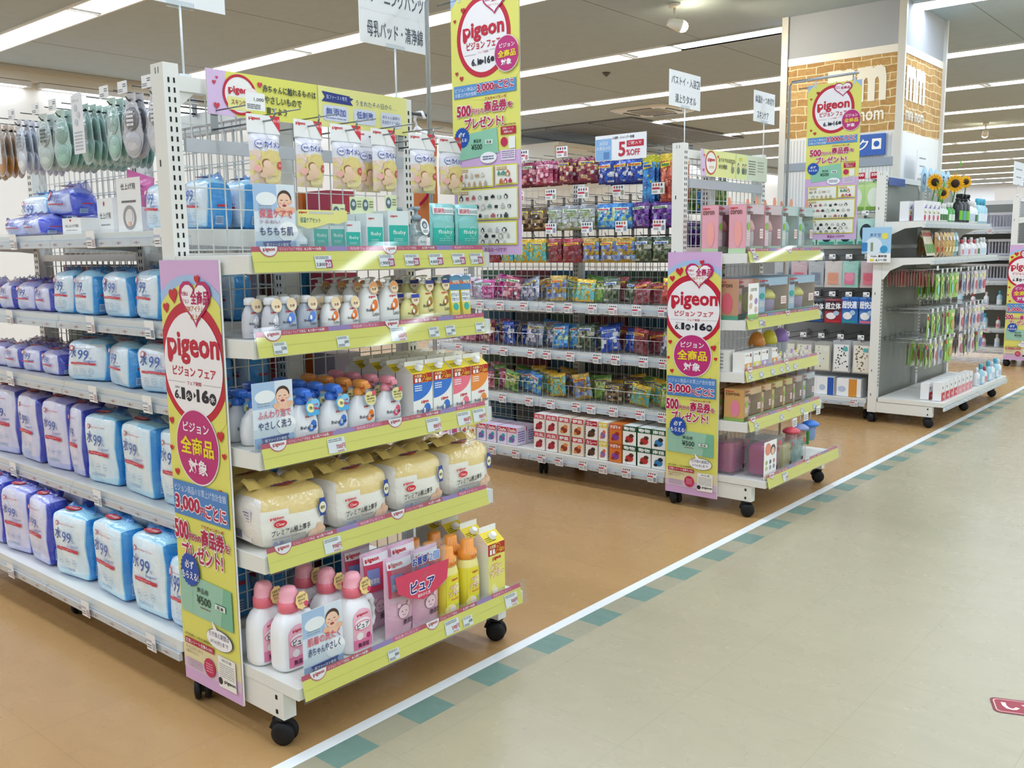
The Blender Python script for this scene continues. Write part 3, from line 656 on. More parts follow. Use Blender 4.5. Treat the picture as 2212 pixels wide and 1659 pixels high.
# ---- wipes packs
def wipes(w, d, h, side, face, top='c02030', txt=('水', '99', 'Super'), badge='8個', edge=None, seed=0):
    t = empty('wipes_pack'); mb = MB(); bl = .017; edge = edge or side
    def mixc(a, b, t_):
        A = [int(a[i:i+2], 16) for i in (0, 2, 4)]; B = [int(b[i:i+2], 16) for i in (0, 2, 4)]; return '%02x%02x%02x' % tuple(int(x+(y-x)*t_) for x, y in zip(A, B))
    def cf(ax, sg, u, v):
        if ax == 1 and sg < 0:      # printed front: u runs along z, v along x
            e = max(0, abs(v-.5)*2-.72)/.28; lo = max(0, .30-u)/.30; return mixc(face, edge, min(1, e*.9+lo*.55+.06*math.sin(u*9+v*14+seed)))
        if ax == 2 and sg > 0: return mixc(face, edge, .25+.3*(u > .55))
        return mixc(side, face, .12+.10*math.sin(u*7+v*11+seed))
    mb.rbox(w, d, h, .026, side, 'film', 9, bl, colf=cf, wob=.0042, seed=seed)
    part(mb, 'bag', t)
    mb = MB(); wp = lambda a, b: bl*(1-min(1, abs(2*a/w))**2)*(1-min(1, abs(2*b/h-1))**2)+.0045
    F = Face(mb, (0, -d/2, 0), (1, 0, 0), (0, 0, 1), .0005, 'print', wp); W = w
    F.disc(-W*.28, h*.865, .011, 'd8606c', 1, n=14); F.disc(-W*.28, h*.865, .007, 'f0e8f0', 2, n=12); F.text('akachan honpo', -W*.21, h*.845, W*.24, h*.878, 'd85868', 1, 0)
    if txt:
        F.text(txt[0], -W*.34, h*.62, -W*.14, h*.62+W*.21, '3450a4', 1, .01, rot=-.05); F.text(txt[1], -W*.10, h*.585, W*.16, h*.585+W*.20, '4a66b4', 1, 0, rot=-.03); F.text('%', W*.18, h*.60, W*.24, h*.64, '4a66b4', 1, 0)
        F.text(txt[2], W*.05, h*.56-.010, W*.34, h*.56+.004, '5470c0', 1, .0)
        q = [(-W*.30, h*.45), (-W*.08, h*.475), (W*.12, h*.455), (W*.31, h*.435), (W*.33, h*.475), (W*.12, h*.495), (-W*.08, h*.52), (-W*.30, h*.495)]
        for a, b, y in ((-.30, -.12, .452), (-.12, .05, .46), (.05, .2, .452), (.2, .32, .442)): F.rect(W*a, h*y, W*b, h*(y+.052), 'cf4458', 1)
        F.lines(-W*.2, h*.475, W*.18, h*.49, 1, 'f4c8cc', 2)
        for k in range(3): F.ring(-W*.2+k*W*.2, h*.28, W*.06, .0014, '8fbcdc', 1, n=14); F.lines(-W*.24+k*W*.2, h*.27, -W*.16+k*W*.2, h*.29, 1, '7a9ccc', 1)
        F.lines(-W*.28, h*.13, W*.18, h*.18, 2, '9ab8d8', 1)
    part(mb, 'front_print', t)
    mb = MB(); F = Face(mb, (0, 0, h+bl*.9+.004), (1, 0, 0), (0, 1, 0), .0006); F.disc(-w*.12, -d*.06, w*.2, top, 0, d*.22); F.text(badge, -w*.26, -d*.14, w*.02, d*.04, 'f4d0d0', 1, .01)
    part(mb, 'top_sticker', t)
    mb = MB(); F = Face(mb, (w/2+.006, 0, 0), (0, 1, 0), (0, 0, 1), .001, 'print', lambda a, b: bl*(1-min(1, abs(2*a/d))**2)*(1-min(1, abs(2*b/h-1))**2)); F.rect(-d*.26, h*.10, d*.02, h*.28, 'b4cfe8', 0); F.lines(-d*.24, h*.12, 0, h*.26, 4, '5a70a8', 1); F.rect(-d*.2, h*.47, d*.2, h*.52, 'b83a50', 0)
    part(mb, 'side_label', t)
    mb = MB(); vs = []; fs = []
    for i in range(9):
        x = -w*.44+w*.88*i/8; vs += [(x, d*.05+.008*math.sin(i*2.3+seed), h+bl*.5), (x*.86, d*.22+.008*math.cos(i*1.7+seed), h+bl+.014+.007*math.sin(i*1.9+seed)), (x, d*.40, h-.006)]
    for i in range(8):
        for k in range(2): fs.append((i*3+k, i*3+3+k, i*3+4+k, i*3+k+1))
    mb.add(vs, fs, side, 'tint_film', True); part(mb, 'wrap_fin', t)
    return proto(t)
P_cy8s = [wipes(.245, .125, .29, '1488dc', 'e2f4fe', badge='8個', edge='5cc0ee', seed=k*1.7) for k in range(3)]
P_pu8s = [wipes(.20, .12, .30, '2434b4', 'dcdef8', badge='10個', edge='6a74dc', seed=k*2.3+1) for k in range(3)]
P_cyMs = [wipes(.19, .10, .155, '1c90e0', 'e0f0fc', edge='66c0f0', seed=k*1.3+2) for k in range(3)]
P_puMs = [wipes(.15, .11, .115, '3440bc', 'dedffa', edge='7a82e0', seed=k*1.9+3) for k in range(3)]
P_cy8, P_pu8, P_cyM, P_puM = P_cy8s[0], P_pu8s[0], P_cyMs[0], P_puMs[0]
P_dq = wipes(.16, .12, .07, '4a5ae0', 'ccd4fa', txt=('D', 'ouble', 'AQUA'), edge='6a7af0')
# ---- lotion bottles
def drop(F, a, b, s, col, l=1):
    pts = [(a+s*x, b+s*y) for x, y in ((.1, .5), (.32, .48), (.45, .25), (.42, -.05), (.2, -.38), (-.1, -.5), (-.35, -.42), (-.48, -.15), (-.42, .1), (-.22, .22), (-.02, .18), (-.1, .02), (-.2, -.1), (-.12, -.25), (.05, -.22), (.12, 0), (.08, .25), (-.02, .4))]
    F.poly(pts[::-1] if 0 else pts, col, l)
def heartmark(F, a, b, s, col, l):
    F.disc(a+s*.16, b+s*.12, s*.32, col, l, s*.4); F.disc(a-s*.1, b-s*.12, s*.3, col, l, s*.32); F.disc(a-s*.12, b-s*.02, s*.13, 'fbfbfb', l+1, s*.2)
def lotion(name, H, sx, sy, body, cap, mark, word, mat='plastic', pump=False, tagcol='f6d8a8', tagdot='e07830', small=False, clearb=False, belt=None):
    t = empty(name); h = H
    prof = [(.030, 0), (.036, .004), (.038, .03), (.037, h*.45), (.032, h*.62), (.024, h*.74), (.014, h*.80), (.013, h*.83)]
    mb = MB(); mb.lathe(prof, body, 'frosted' if clearb else mat, 26, sx=sx, sy=sy, e=2.3); part(mb, 'bottle', t)
    if clearb: mb = MB(); mb.lathe([(r*.9, z) for r, z in prof[:-2]], body, 'tint_film', 20, sx=sx, sy=sy, e=2.3); part(mb, 'liquid', t)
    mb = MB(); F = Face(mb, (0, 0, 0), (1, 0, 0), (0, 0, 1), .0004, 'print', ell(prof, sx, sy, 2.3))
    F.pigeon(-.012*sx, h*.60, .014*sx, h*.655, 'd02030', 1, body); heartmark(F, .004, h*.45, .036*sx, mark, 1)
    F.text('Baby', -.024*sx, h*.33, 0, h*.40, '3a3e4a', 3, .01); F.text(word, -.004*sx, h*.25, .024*sx, h*.33, '3a3e4a', 3, .01); F.lines(-.02*sx, h*.13, .022*sx, h*.16, 1, '8a8e96', 1)
    part(mb, 'label_print', t)
    mb = MB()
    if pump:
        mb.lathe([(.015, h*.82), (.016, h*.83), (.016, h*.88), (.007, h*.885), (.006, h*.94), (.010, h*.95), (.012, h*.955), (.012, h*.985), (.009, h*.995)], cap, 'plastic', 18)
        mb.prism([(-.012, h*.965), (-.036, h*.955), (-.038, h*.962), (-.036, h*.972), (-.012, h*.99)], 1, -.006, .006, cap, 'plastic'); part(mb, 'pump_head', t)
    else:
        mb.lathe([(.016, h*.82), (.017, h*.83), (.017, h*.94), (.015, h*.985), (.010, h)], cap, 'plastic', 18); part(mb, 'cap', t)
    mb = MB(); F = Face(mb, (0.004, -.016-.006, h*.80), (1, .1, 0), (0, .15, 1), .0004); r = .019 if pump else .018
    F.disc(.006, 0, r+.0012, 'ffffff', 0, r*1.1); F.disc(.006, 0, r, tagcol, 1, r*1.06); F.disc(.006, -.006, r*.8, tagdot if clearb else 'f8e4c4', 2, r*.55); F.text('全身', -.004, -.008, .016, .001, '7a4a30' if not clearb else 'ffffff', 3, .02)
    if belt: F.rect(-.014, .004, .026, .016, belt, 4)
    mb.add([F.P(.006+(r+.001)*math.cos(2*PI*k/16), (r*1.1)*math.sin(2*PI*k/16), -2) for k in range(16)][::-1], [tuple(range(16))], 'f4f4f0', 'paper')
    part(mb, 'neck_tag', t)
    return proto(t)
P_oil = lotion('baby_oil_bottle', .118, .70, .55, 'c8c8d0', 'e8e8ec', 'e4e4ea', 'Oil', clearb=False, tagcol='f6dcb0')
P_lotB = lotion('lotion_bottle', .118, .95, .62, 'b2bac8', 'f4f4f4', '5a8ae0', 'Lotion', tagdot='3f86d8', tagcol='f4d8b0')
P_lotO = lotion('lotion_bottle', .112, .88, .60, 'f2f2f0', 'fafafa', 'f07a28', 'Lotion')
P_pumpO = lotion('pump_lotion_bottle', .162, 1.08, .75, 'f4f4f2', 'f6f6f6', 'f07a28', 'Lotion', pump=True, tagcol='f0a868')
P_yelS = lotion('lotion_bottle', .108, .98, .62, 'ece49c', 'f4f0d8', 'a87828', 'Lotion', belt='2438a8')
P_yelP = lotion('pump_lotion_bottle', .162, .98, .72, 'ece49c', 'f6f4ea', 'a87828', 'Lotion', pump=True, belt='22348c')
# ---- foam soap bottle
def foam(col, mark):
    t = empty('foam_soap_bottle'); h = .112
    prof = [(.034, 0), (.040, .004), (.043, .03), (.042, .055), (.036, .08), (.022, .10), (.016, .106), (.016, .112)]
    mb = MB(); mb.lathe(prof, 'f2f3f5', 'plastic', 26, sx=1.12, sy=.8, e=2.3); part(mb, 'bottle', t)
    mb = MB(); F = Face(mb, (0, 0, 0), (1, 0, 0), (0, 0, 1), .0004, 'print', ell(prof, 1.12, .8, 2.3))
    F.pigeon(-.006, .07, .022, .077, 'd02030', 1, 'f2f3f5'); heartmark(F, .014, .042, .036, mark, 1); F.text('Baby Soap', -.024, .034, .032, .047, '30384c', 3, .01); F.lines(-.01, .014, .036, .02, 1, '9aa0aa', 1)
    part(mb, 'label_print', t)
    mb = MB(); mb.lathe([(.019, .110), (.020, .112), (.020, .124), (.014, .13), (.013, .136)], col, 'plastic', 18)
    mb.rbox(.030, .058, .024, .010, col, 'plastic', 5, .002, (0, -.006, .134)); mb.prism([(-.034, .150), (-.046, .140), (-.043, .132), (-.034, .138)], 0, -.010, .010, col, 'plastic')
    mb.tube([(0, -.014, .135), (0, -.026, .122), (0, -.024, .112)], .0045, col, 'plastic'); part(mb, 'foam_head', t)
    mb = MB(); F = Face(mb, (.012, -.040, .098), (1, .15, 0), (0, .25, 1), .0004)
    if mark == '3a78d0':
        F.disc(-.004, .004, .020, '5ab0e4', 0); F.disc(.014, .012, .016, '78c4ea', 0); F.rect(-.02, -.022, .022, -.004, '4aa8dc', 0); F.disc(-.006, .002, .014, 'f0e8a8', 1); F.text('No.1', .004, -.006, .026, .004, 'd02848', 3, .03); F.text('12年', .006, .006, .024, .013, 'd02848', 3, .02); F.text('泡', -.012, -.003, .0, .007, '4a4a3a', 2)
    else:
        F.disc(0, 0, .024, '8cc8e0', 0); F.disc(0, .001, .0225, 'e8d890', 1); F.disc(.018, .016, .008, 'e04868', 2)
        for i, s in enumerate(('「胎脂」に着目', '成分配合', 'やさしく洗う')): F.text(s, -.016, .006-i*.009, .016, .012-i*.009, '4a5a30', 3, .02)
    part(mb, 'hang_tag', t); return proto(t)
P_foB, P_foO, P_foP = foam('3f7ae0', '3a78d0'), foam('f09a48', 'ee7a28'), foam('f09aac', 'ea5878')
# ---- gable cartons
def carton(w, d, h, acc, lower, big='2', soft=False):
    t = empty('refill_carton'); mb = MB(); g = h*.80
    mb.box(-w/2, -d/2, 0, w/2, d/2, g, 'f2f2ee', 'print'); r = h*.93
    mb.add([(-w/2, -d/2, g), (w/2, -d/2, g), (w/2, d/2, g), (-w/2, d/2, g), (-w/2, 0, r), (w/2, 0, r)], [(0, 1, 5, 4), (2, 3, 4, 5), (1, 2, 5), (3, 0, 4)], ['e8cf28', 'e8cf28', 'ecebe4', 'ecebe4'], 'print')
    mb.box(-w/2, -.002, r-.002, w/2, .002, h, 'f4f4f0', 'print')
    F = Face(mb, (0, -d/2, 0), (1, 0, 0), (0, 0, 1), .0004); W = w/2
    F.rect(-W, g*.80, W, g, 'b42a20', 1); F.text(big, -W*.1, g*.82, W*.45, g*.985, 'b42a20', 2, .06, halo='f4d040', hw=.03); F.text('大容量', -W*.85, g*.92, -W*.15, g*.985, 'f4e4b0', 2, .02); F.text('回分', W*.45, g*.83, W*.92, g*.90, 'f4d040', 2, .03)
    for k in (0, 1): F.rect(-W*.8+k*W*.35, g*.82, -W*.55+k*W*.35, g*.905, 'f6f0ec', 2)
    if soft:
        F.rect(-W, 0, W, g*.80, 'e8e070', 1)
        for (a, b, q) in ((-.4, .25, .3), (.5, .1, .35), (.3, .5, .25), (-.6, .6, .2)): F.disc(a*W, b*g, q*W, 'f2ec9c', 2)
        F.pigeon(-W*.5, g*.70, W*.5, g*.78, 'd02030', 3, 'e8e070'); F.text('ベビー', -W*.75, g*.56, W*.6, g*.66, 'fff8ee', 3, .02, halo='e07838', hw=.06); F.text('ソフター', -W*.85, g*.42, W*.85, g*.55, 'fff8ee', 3, .02, halo='e07838', hw=.06); F.disc(-W*.2, g*.17, W*.32, 'f6ece4', 3)
    else:
        pts = [(-W, g*.42)]+[(-W+w*math.sin(k*PI/16), g*.42+g*.38*(1-math.cos(k*PI/16))) for k in range(9)]+[(-W, g*.8)]
        F.poly(pts, acc, 1); F.lines(-W*.85, g*.62, -W*.1, g*.76, 3, 'f4f4f8', 2)
        F.pigeon(-W*.2, g*.34, W*.55, g*.42, 'd02030', 2, 'f2f2ee'); heartmark(F, W*.25, g*.20, w*.52, acc, 2); F.text('Baby Soap', -W*.7, g*.14, W*.95, g*.23, '30384c', 5, .01); F.lines(-W*.3, g*.04, W*.8, g*.07, 1, '888888', 2)
    F = Face(mb, (w/2, 0, 0), (0, 1, 0), (0, 0, 1), .0004); F.lines(-d*.4, g*.1, d*.4, g*.7, 12, 'a8b0b8', 1, .3); F.rect(-d/2, g*.8, d/2, g, 'd8a830', 1)
    n = Vector((0, -(r-g), d/2)).normalized(); F = Face(mb, (0, -d/2, g), (1, 0, 0), (0, d/2, r-g), .0005); F.lines(-W*.9, .008, W*.2, .03, 3, '6a5a10', 1, .4)
    part(mb, 'carton', t)
    mb = MB(); q = Vector((0, 0, 1)).rotation_difference(n).to_matrix().to_4x4(); q.translation = (0, -d*.25, g+(r-g)*.5); mb.lathe([(.0145, 0), (.0145, .004), (.0125, .006), (.0125, .017), (.010, .019)], 'f6f6f6', 'plastic', 18); mb.bake(q); part(mb, 'cap', t)
    return proto(t)
P_caB, P_caP, P_caO, P_caS = carton(.084, .084, .2, '3a78d0', 0), carton(.084, .084, .2, 'f0788c', 0), carton(.084, .084, .2, 'f09040', 0), carton(.088, .088, .265, 'e8e070', 0, soft=True)
# ---- vaseline tubes on header cards
t = empty('ointment_tube'); mb = MB(); mb.lathe([(.014, 0), (.016, .002), (.016, .02)], 'f4f4f4', 'plastic', 16)
mb.add([(-.019, -.012, .02), (.019, -.012, .02), (.019, .012, .02), (-.019, .012, .02), (-.023, -.002, .125), (.023, -.002, .125), (.023, .002, .125), (-.023, .002, .125)], [(0, 1, 5, 4), (1, 2, 6, 5), (2, 3, 7, 6), (3, 0, 4, 7), (4, 5, 6, 7)], 'f0e060', 'print')
F = Face(mb, (0, -.012, .02), (1, 0, 0), (0, .01, .105), .0006); F.rect(-.019, .0, .019, .035, 'ecd850', 1); F.disc(0, .03, .013, '38b8a8', 2); F.rect(-.02, .045, .02, .085, 'f4f6f4', 1); F.text('ピジョン', -.018, .066, .018, .078, '22488c', 2, .03); F.text('ワセリン', -.018, .05, .018, .062, '22488c', 2, .03); F.pigeon(-.012, .088, .012, .096, 'd02030', 2, 'f0e060'); part(mb, 'tube', t)
mb = MB(); F = Face(mb, (0, -.006, .12), (1, 0, 0), (0, 0, 1), .0004); F.rect(-.026, -.012, .026, .008, '4a90cc', 0); F.rect(-.026, .008, .026, .026, 'd87858', 0); F.disc(0, .026, .026, '68a0c8', 0, .012); F.text('90%', -.012, .010, .022, .022, 'fff0d8', 1, .02); mb.box(-.026, -.0055, .108, .026, -.0045, .146, 'e8ecf0', 'paper'); part(mb, 'header_card', t); P_tube = proto(t)
# ---- wet wipe bulk bags (gold)
t = empty('wipes_bag'); w_, d_, h_ = .25, .20, .175; mb = MB()
def cf(ax, sg, u, v):
    if ax == 1 and sg < 0: return 'e6cd8a' if u > .60+.05*math.sin(v*7) else 'f1efe6'
    if ax == 2: return 'e2c67c' if sg > 0 else 'efe8d4'
    return 'e6dfd6'
mb.rbox(w_, d_, h_, .05, 'f0ece0', 'film', 14, .014, colf=cf, wob=.003, seed=2); part(mb, 'bag', t)
mb = MB(); wp = lambda a, b: .012*(1-min(1, abs(2*a/w_))**2)*(1-min(1, abs(2*b/h_-1))**2)-.35*max(0, b-(h_-.04))+.0045
F = Face(mb, (0, -d_/2, 0), (1, 0, 0), (0, 0, 1), .0005, 'print', wp)
F.pigeon(-.095, .098, -.05, .108, 'd02838', 1, 'f1efe6'); F.disc(-.062, .084, .022, 'd83040', 1, .011); F.text('Clear', -.077, .079, -.047, .088, 'ffd8d8', 2)
F.text('プレミアム極上厚手', -.092, .048, .045, .068, '2c2c30', 1, .015, rot=.03); F.lines(-.09, .036, .03, .042, 1, '9a9a9e', 1)
for k in range(3): F.disc(-.08+k*.022, .022, .008, ('8a9cc4', '7a8ab8', '9ab0d0')[k], 1)
for (a, b, q, c) in ((.07, .026, .02, 'e8bc9c'), (.055, .024, .018, 'f0c8a8'), (.09, .035, .013, 'ecc4a4'), (.08, .05, .01, 'e8bc9c')): F.disc(a, b, q, c, 1)
F.rect(.083, .078, .107, .135, '2c4c9c', 1); F.disc(.095, .105, .018, '2c4c9c', 2, .022); F.disc(.095, .105, .014, 'efe8c8', 3, .018); F.text('認定', .086, .10, .104, .11, '4a4a3a', 4)
part(mb, 'front_print', t)
mb = MB(); F = Face(mb, (0, -d_*.18, h_+.0135), (1, 0, 0), (0, 1, 0), .0006); F.disc(.0, 0, .035, 'c8403c', 0, .022); F.poly([(-.05, -.01), (.05, -.004), (.05, .008), (-.05, .002)], '2c3c8c', 1); F.text('こうらく', -.03, -.008, .03, .006, 'f4e0d0', 2); F.lines(-.09, -.05, .09, -.036, 1, 'c09a48', 0); part(mb, 'top_print', t)
mb = MB(); F = Face(mb, (w_/2+.009, 0, 0), (0, 1, 0), (0, 0, 1), .0006); F.rect(-.06, .03, .05, .13, 'd8d0dc', 0); F.lines(-.055, .07, .045, .125, 6, '8a80a0', 1); F.rect(-.05, .035, -.01, .06, '9a94a0', 1); part(mb, 'side_label', t)
mb = MB(); F = Face(mb, (-w_/2-.009, 0, 0), (0, -1, 0), (0, 0, 1), .0006); F.rect(-.06, .03, .06, .13, 'e4dede', 0); F.lines(-.055, .07, .05, .125, 6, '8a80a0', 1); F.rect(-.05, .035, 0, .06, '807a88', 1); part(mb, 'side_label', t)
mb = MB(); vs = []; fs = []
for i in range(25):
    x = -w_*.47+w_*.94*i/24
    for k in range(5): q = k/4; vs.append((x*(1+.03*math.sin(q*PI)), -.03+.085*q+.004*math.sin(i*.9+q*3), h_+.008+(.024+.007*math.sin(i*.8)+.004*math.sin(i*2.1))*math.sin(q*PI)))
for i in range(24):
    for k in range(4): fs.append((i*5+k, i*5+5+k, i*5+6+k, i*5+k+1))
mb.add(vs, fs, 'dcc070', 'film', True); part(mb, 'bag_fin', t); P_gold = proto(t)
# ---- laundry jug with handle
t = empty('laundry_detergent_jug'); mb = MB()
prof = [(.040, 0), (.046, .004), (.048, .02), (.048, .10), (.045, .135), (.034, .16), (.022, .172), (.020, .18)]
mb.lathe(prof, 'f4f4f6', 'plastic', 28, (-.012, 0, 0), 1.12, .9, e=3.2); part(mb, 'bottle', t)
mb = MB(); mb.tube([(.030, 0, .152), (.052, 0, .150), (.060, 0, .135), (.0625, 0, .11), (.0615, 0, .08), (.056, 0, .062), (.036, 0, .055)], [.011, .011, .0105, .010, .010, .011, .013], 'f4f4f6', 'plastic', 12); part(mb, 'handle', t)
mb = MB(); F = Face(mb, (-.012, 0, 0), (1, 0, 0), (0, 0, 1), .0004, 'print', ell(prof, 1.12, .9, 3.2))
F.rect(-.034, .012, .036, .11, 'f4b8cc', 1); F.disc(.001, .11, .035, 'f4b8cc', 1, .03); F.rect(-.034, .012, .036, .045, 'e880a8', 2); F.disc(.0, .092, .03, 'fbf2f4', 2, .02); F.pigeon(-.02, .118, .02, .127, 'd02030', 3, 'f4b8cc')
F.disc(0, .088, .031, 'e8789c', 3, .016); F.disc(0, .088, .028, 'fbf4f6', 4, .013); F.text('ピュア', -.022, .079, .022, .097, '2a2a50', 5, .03); F.disc(-.012, .055, .012, 'f8f4f0', 3); F.disc(.02, .05, .009, 'c83878', 3); F.text('無添加', -.02, .018, .02, .034, '4a2040', 3, .02)
part(mb, 'label', t)
mb = MB(); mb.lathe([(.028, .172, 'e87080'), (.032, .175, 'e87080'), (.032, .202, 'e87080'), (.028, .205, 'f0a4b0'), (.0265, .232, 'f0a4b0'), (.020, .246, 'f0a4b0'), (.010, .25, 'f0a4b0')], 'ec8898', 'plastic', 20, (-.012, 0, 0)); part(mb, 'cap', t)
mb = MB(); F = Face(mb, (.012, -.031, .205), (1, .25, 0), (0, .2, 1), .0004); F.star(0, 0, .029, 'c07050', 0, 9, .9); F.star(0, 0, .0275, 'f4d890', 1, 9, .9); F.text('うまれたての', -.018, .008, .018, .016, '4a3430', 2, .03); F.text('赤ちゃんに', -.016, -.002, .014, .006, '4a3430', 2, .03); F.text('やさしい', -.014, -.012, .012, -.004, 'd04868', 2, .03); F.disc(.014, -.014, .008, 'e04870', 2); part(mb, 'neck_tag', t); P_jug = proto(t)
# ---- refill pouches
def pouch(name, w, h, tk, body, deco, mat='film', seed=1, cr=.05):
    t = empty(name); mb = MB(); pillow(mb, w, h, tk, body, mat, 8, 10, cr, seed); part(mb, 'pouch', t)
    mb = MB(); F = Face(mb, (0, 0, 0), (1, 0, 0), (0, 0, 1), .0006, 'print', pwarp(w, h, tk*1.03, .0018)); deco(F, w, h); part(mb, 'front_print', t); return proto(t)
def d_pink(F, w, h):
    F.rect(-w*.44, h*.52, w*.44, h*.86, 'd84868', 1); F.rect(-w*.44, h*.86, w*.44, h*.96, 'f6f2f4', 1); F.pigeon(-w*.4, h*.88, w*.05, h*.94, 'd02030', 2, 'f6f2f4'); F.rect(-w*.38, h*.60, 0, h*.8, '8a98d0', 2); F.text('無添加', -w*.34, h*.62, -w*.04, h*.69, 'f4f4fc', 3, .02)
    F.disc(-.0, h*.32, w*.2, 'f6d4e0', 1); F.ring(0, h*.32, w*.2, .001, '5a4048', 2); F.disc(-w*.17, h*.41, w*.06, 'f6d4e0', 1); F.disc(w*.17, h*.41, w*.06, 'f6d4e0', 1)
    for s in (-1, 1): F.disc(s*w*.07, h*.33, w*.018, '4a3038', 3)
    F.rect(-w*.05, h*.28, w*.05, h*.285, '4a3038', 3); F.text('無添加', w*.0, h*.14, w*.38, h*.22, '4a3040', 2, .02)
P_pinkR = pouch('detergent_refill_pouch', .12, .27, .05, 'e6b8d0', d_pink)
def d_teal(F, w, h):
    F.rect(-w*.44, h*.05, w*.44, h*.50, '2cb8a8', 1); F.rect(-w*.44, h*.5, w*.44, h*.62, '8accc8', 1); F.rect(-w*.44, h*.78, w*.44, h*.92, 'e4ecee', 1); F.text('肌研究', -w*.4, h*.80, w*.0, h*.90, 'd04858', 2, .02); F.lines(0, h*.81, w*.4, h*.88, 2, '8a9aa0', 2)
    F.text('fbaby', -w*.3, h*.36, w*.3, h*.46, 'eefaf8', 2, 0); F.ring(w*.1, h*.42, w*.16, .001, 'eefaf8', 2); F.lines(-w*.25, h*.22, w*.3, h*.3, 2, '90d8d0', 2)
P_tealP = pouch('skin_care_refill_pouch', .115, .165, .035, '88d0d0', d_teal)
# teal-white cartons
def bx(name, w, d, h, col, deco, mat='print', side=None):
    t = empty(name); mb = MB(); mb.box(-w/2, -d/2, 0, w/2, d/2, h, col, mat); part(mb, 'carton', t)
    mb = MB(); F = Face(mb, (0, -d/2, 0), (1, 0, 0), (0, 0, 1), .0005); deco(F, w, h); 
    if side: side(mb, w, d, h)
    part(mb, 'print', t); return proto(t)
def d_fil(F, w, h):
    F.rect(-w/2+.003, .008, w/2-.003, h*.66, '28b4a6', 1); F.pigeon(-w*.38, h*.84, -w*.05, h*.9, 'd02030', 2, 'eef2f2'); F.text('fbaby', -w*.28, h*.42, w*.34, h*.54, 'f4fcfa', 2, 0); F.lines(-w*.25, h*.28, w*.2, h*.36, 2, 'a8e0d8', 2)
P_filS, P_filL = bx('skin_care_box', .07, .05, .125, 'dce6e8', d_fil), bx('skin_care_box', .09, .06, .135, 'dce6e8', d_fil)
P_filE = bx('skin_care_box', .062, .05, .10, 'dce6e8', d_fil)
# gift set: clear box with yellow card
t = empty('skin_care_gift_set'); mb = MB(); mb.box(-.092, -.035, 0, .092, .035, .128, 'ffffff', 'clear'); part(mb, 'clear_box', t)
mb = MB(); mb.box(-.092, .034, 0, .092, .036, .13, 'e8ecd8', 'print'); F = Face(mb, (0, -.036, 0), (1, 0, 0), (0, 0, 1), .0005)
F.poly([(-.092, .085), (-.06, .075), (-.02, .08), (.02, .092), (.06, .09), (.092, .1), (.092, .13), (-.092, .13)], 'e4e08c', 0); F.pigeon(-.088, .118, -.06, .126, 'd02030', 1, 'e4e08c'); F.text('保温ケアセット', -.085, .092, -.01, .108, '4a7a8c', 1, .01); F.rect(-.05, .119, .04, .125, 'c8ccc8', 1); part(mb, 'wrap_card', t)
for x in (-.005, .058): mb = MB(); mb.box(x-.03, -.03, .002, x+.03, .02, .085, 'e0eaea', 'print'); F = Face(mb, (x, -.03, .002), (1, 0, 0), (0, 0, 1), .0005); d_fil(F, .06, .11); part(mb, 'inner_box', t)
mb = MB(); mb.lathe([(.02, .002), (.022, .005), (.022, .045), (.012, .055), (.012, .07), (.009, .075)], 'e8eef0', 'plastic', 18, (-.065, -.005, 0)); F = Face(mb, (-.065, -.005, .01), (1, 0, 0), (0, 0, 1), .0005, 'print', lambda a, b: .0225*math.sqrt(max(0, 1-(a/.022)**2))); F.rect(-.014, 0, .014, .02, '7a98a4', 1); part(mb, 'inner_bottle', t); P_set = proto(t)
# clear pump bottle in film
t = empty('body_wash_pump_bottle'); mb = MB(); prof = [(.03, 0), (.036, .004), (.037, .06), (.030, .085), (.014, .10), (.014, .108)]; mb.lathe(prof, '9ab4b8', 'tint_film', 24, sx=1, sy=.8); part(mb, 'bottle', t)
mb = MB(); mb.lathe([(.016, .106), (.016, .122), (.006, .125), (.006, .14), (.014, .142), (.013, .152)], '90a0ac', 'plastic', 16); mb.prism([(-.012, .146), (-.034, .14), (-.034, .147), (-.012, .152)], 1, -.005, .005, '90a0ac', 'plastic'); part(mb, 'pump_head', t)
mb = MB(); F = Face(mb, (0, 0, 0), (1, 0, 0), (0, 0, 1), .0004, 'print', ell(prof, 1, .8)); F.disc(.002, .035, .022, 'dce4e6', 1); F.text('fbaby', -.012, .03, .016, .04, '5a8a90', 2, 0); part(mb, 'label_print', t)
mb = MB(); F = Face(mb, (.006, -.034, .085), (1, .1, 0), (0, .2, 1), .0005); F.disc(0, 0, .022, 'e8eeee', 0, .028); F.disc(0, .006, .013, '4a6270', 1); F.disc(0, .004, .008, 'b8c4c8', 2); F.lines(-.012, -.02, .012, -.01, 2, '50606a', 1); part(mb, 'neck_tag', t); P_bw = proto(t)
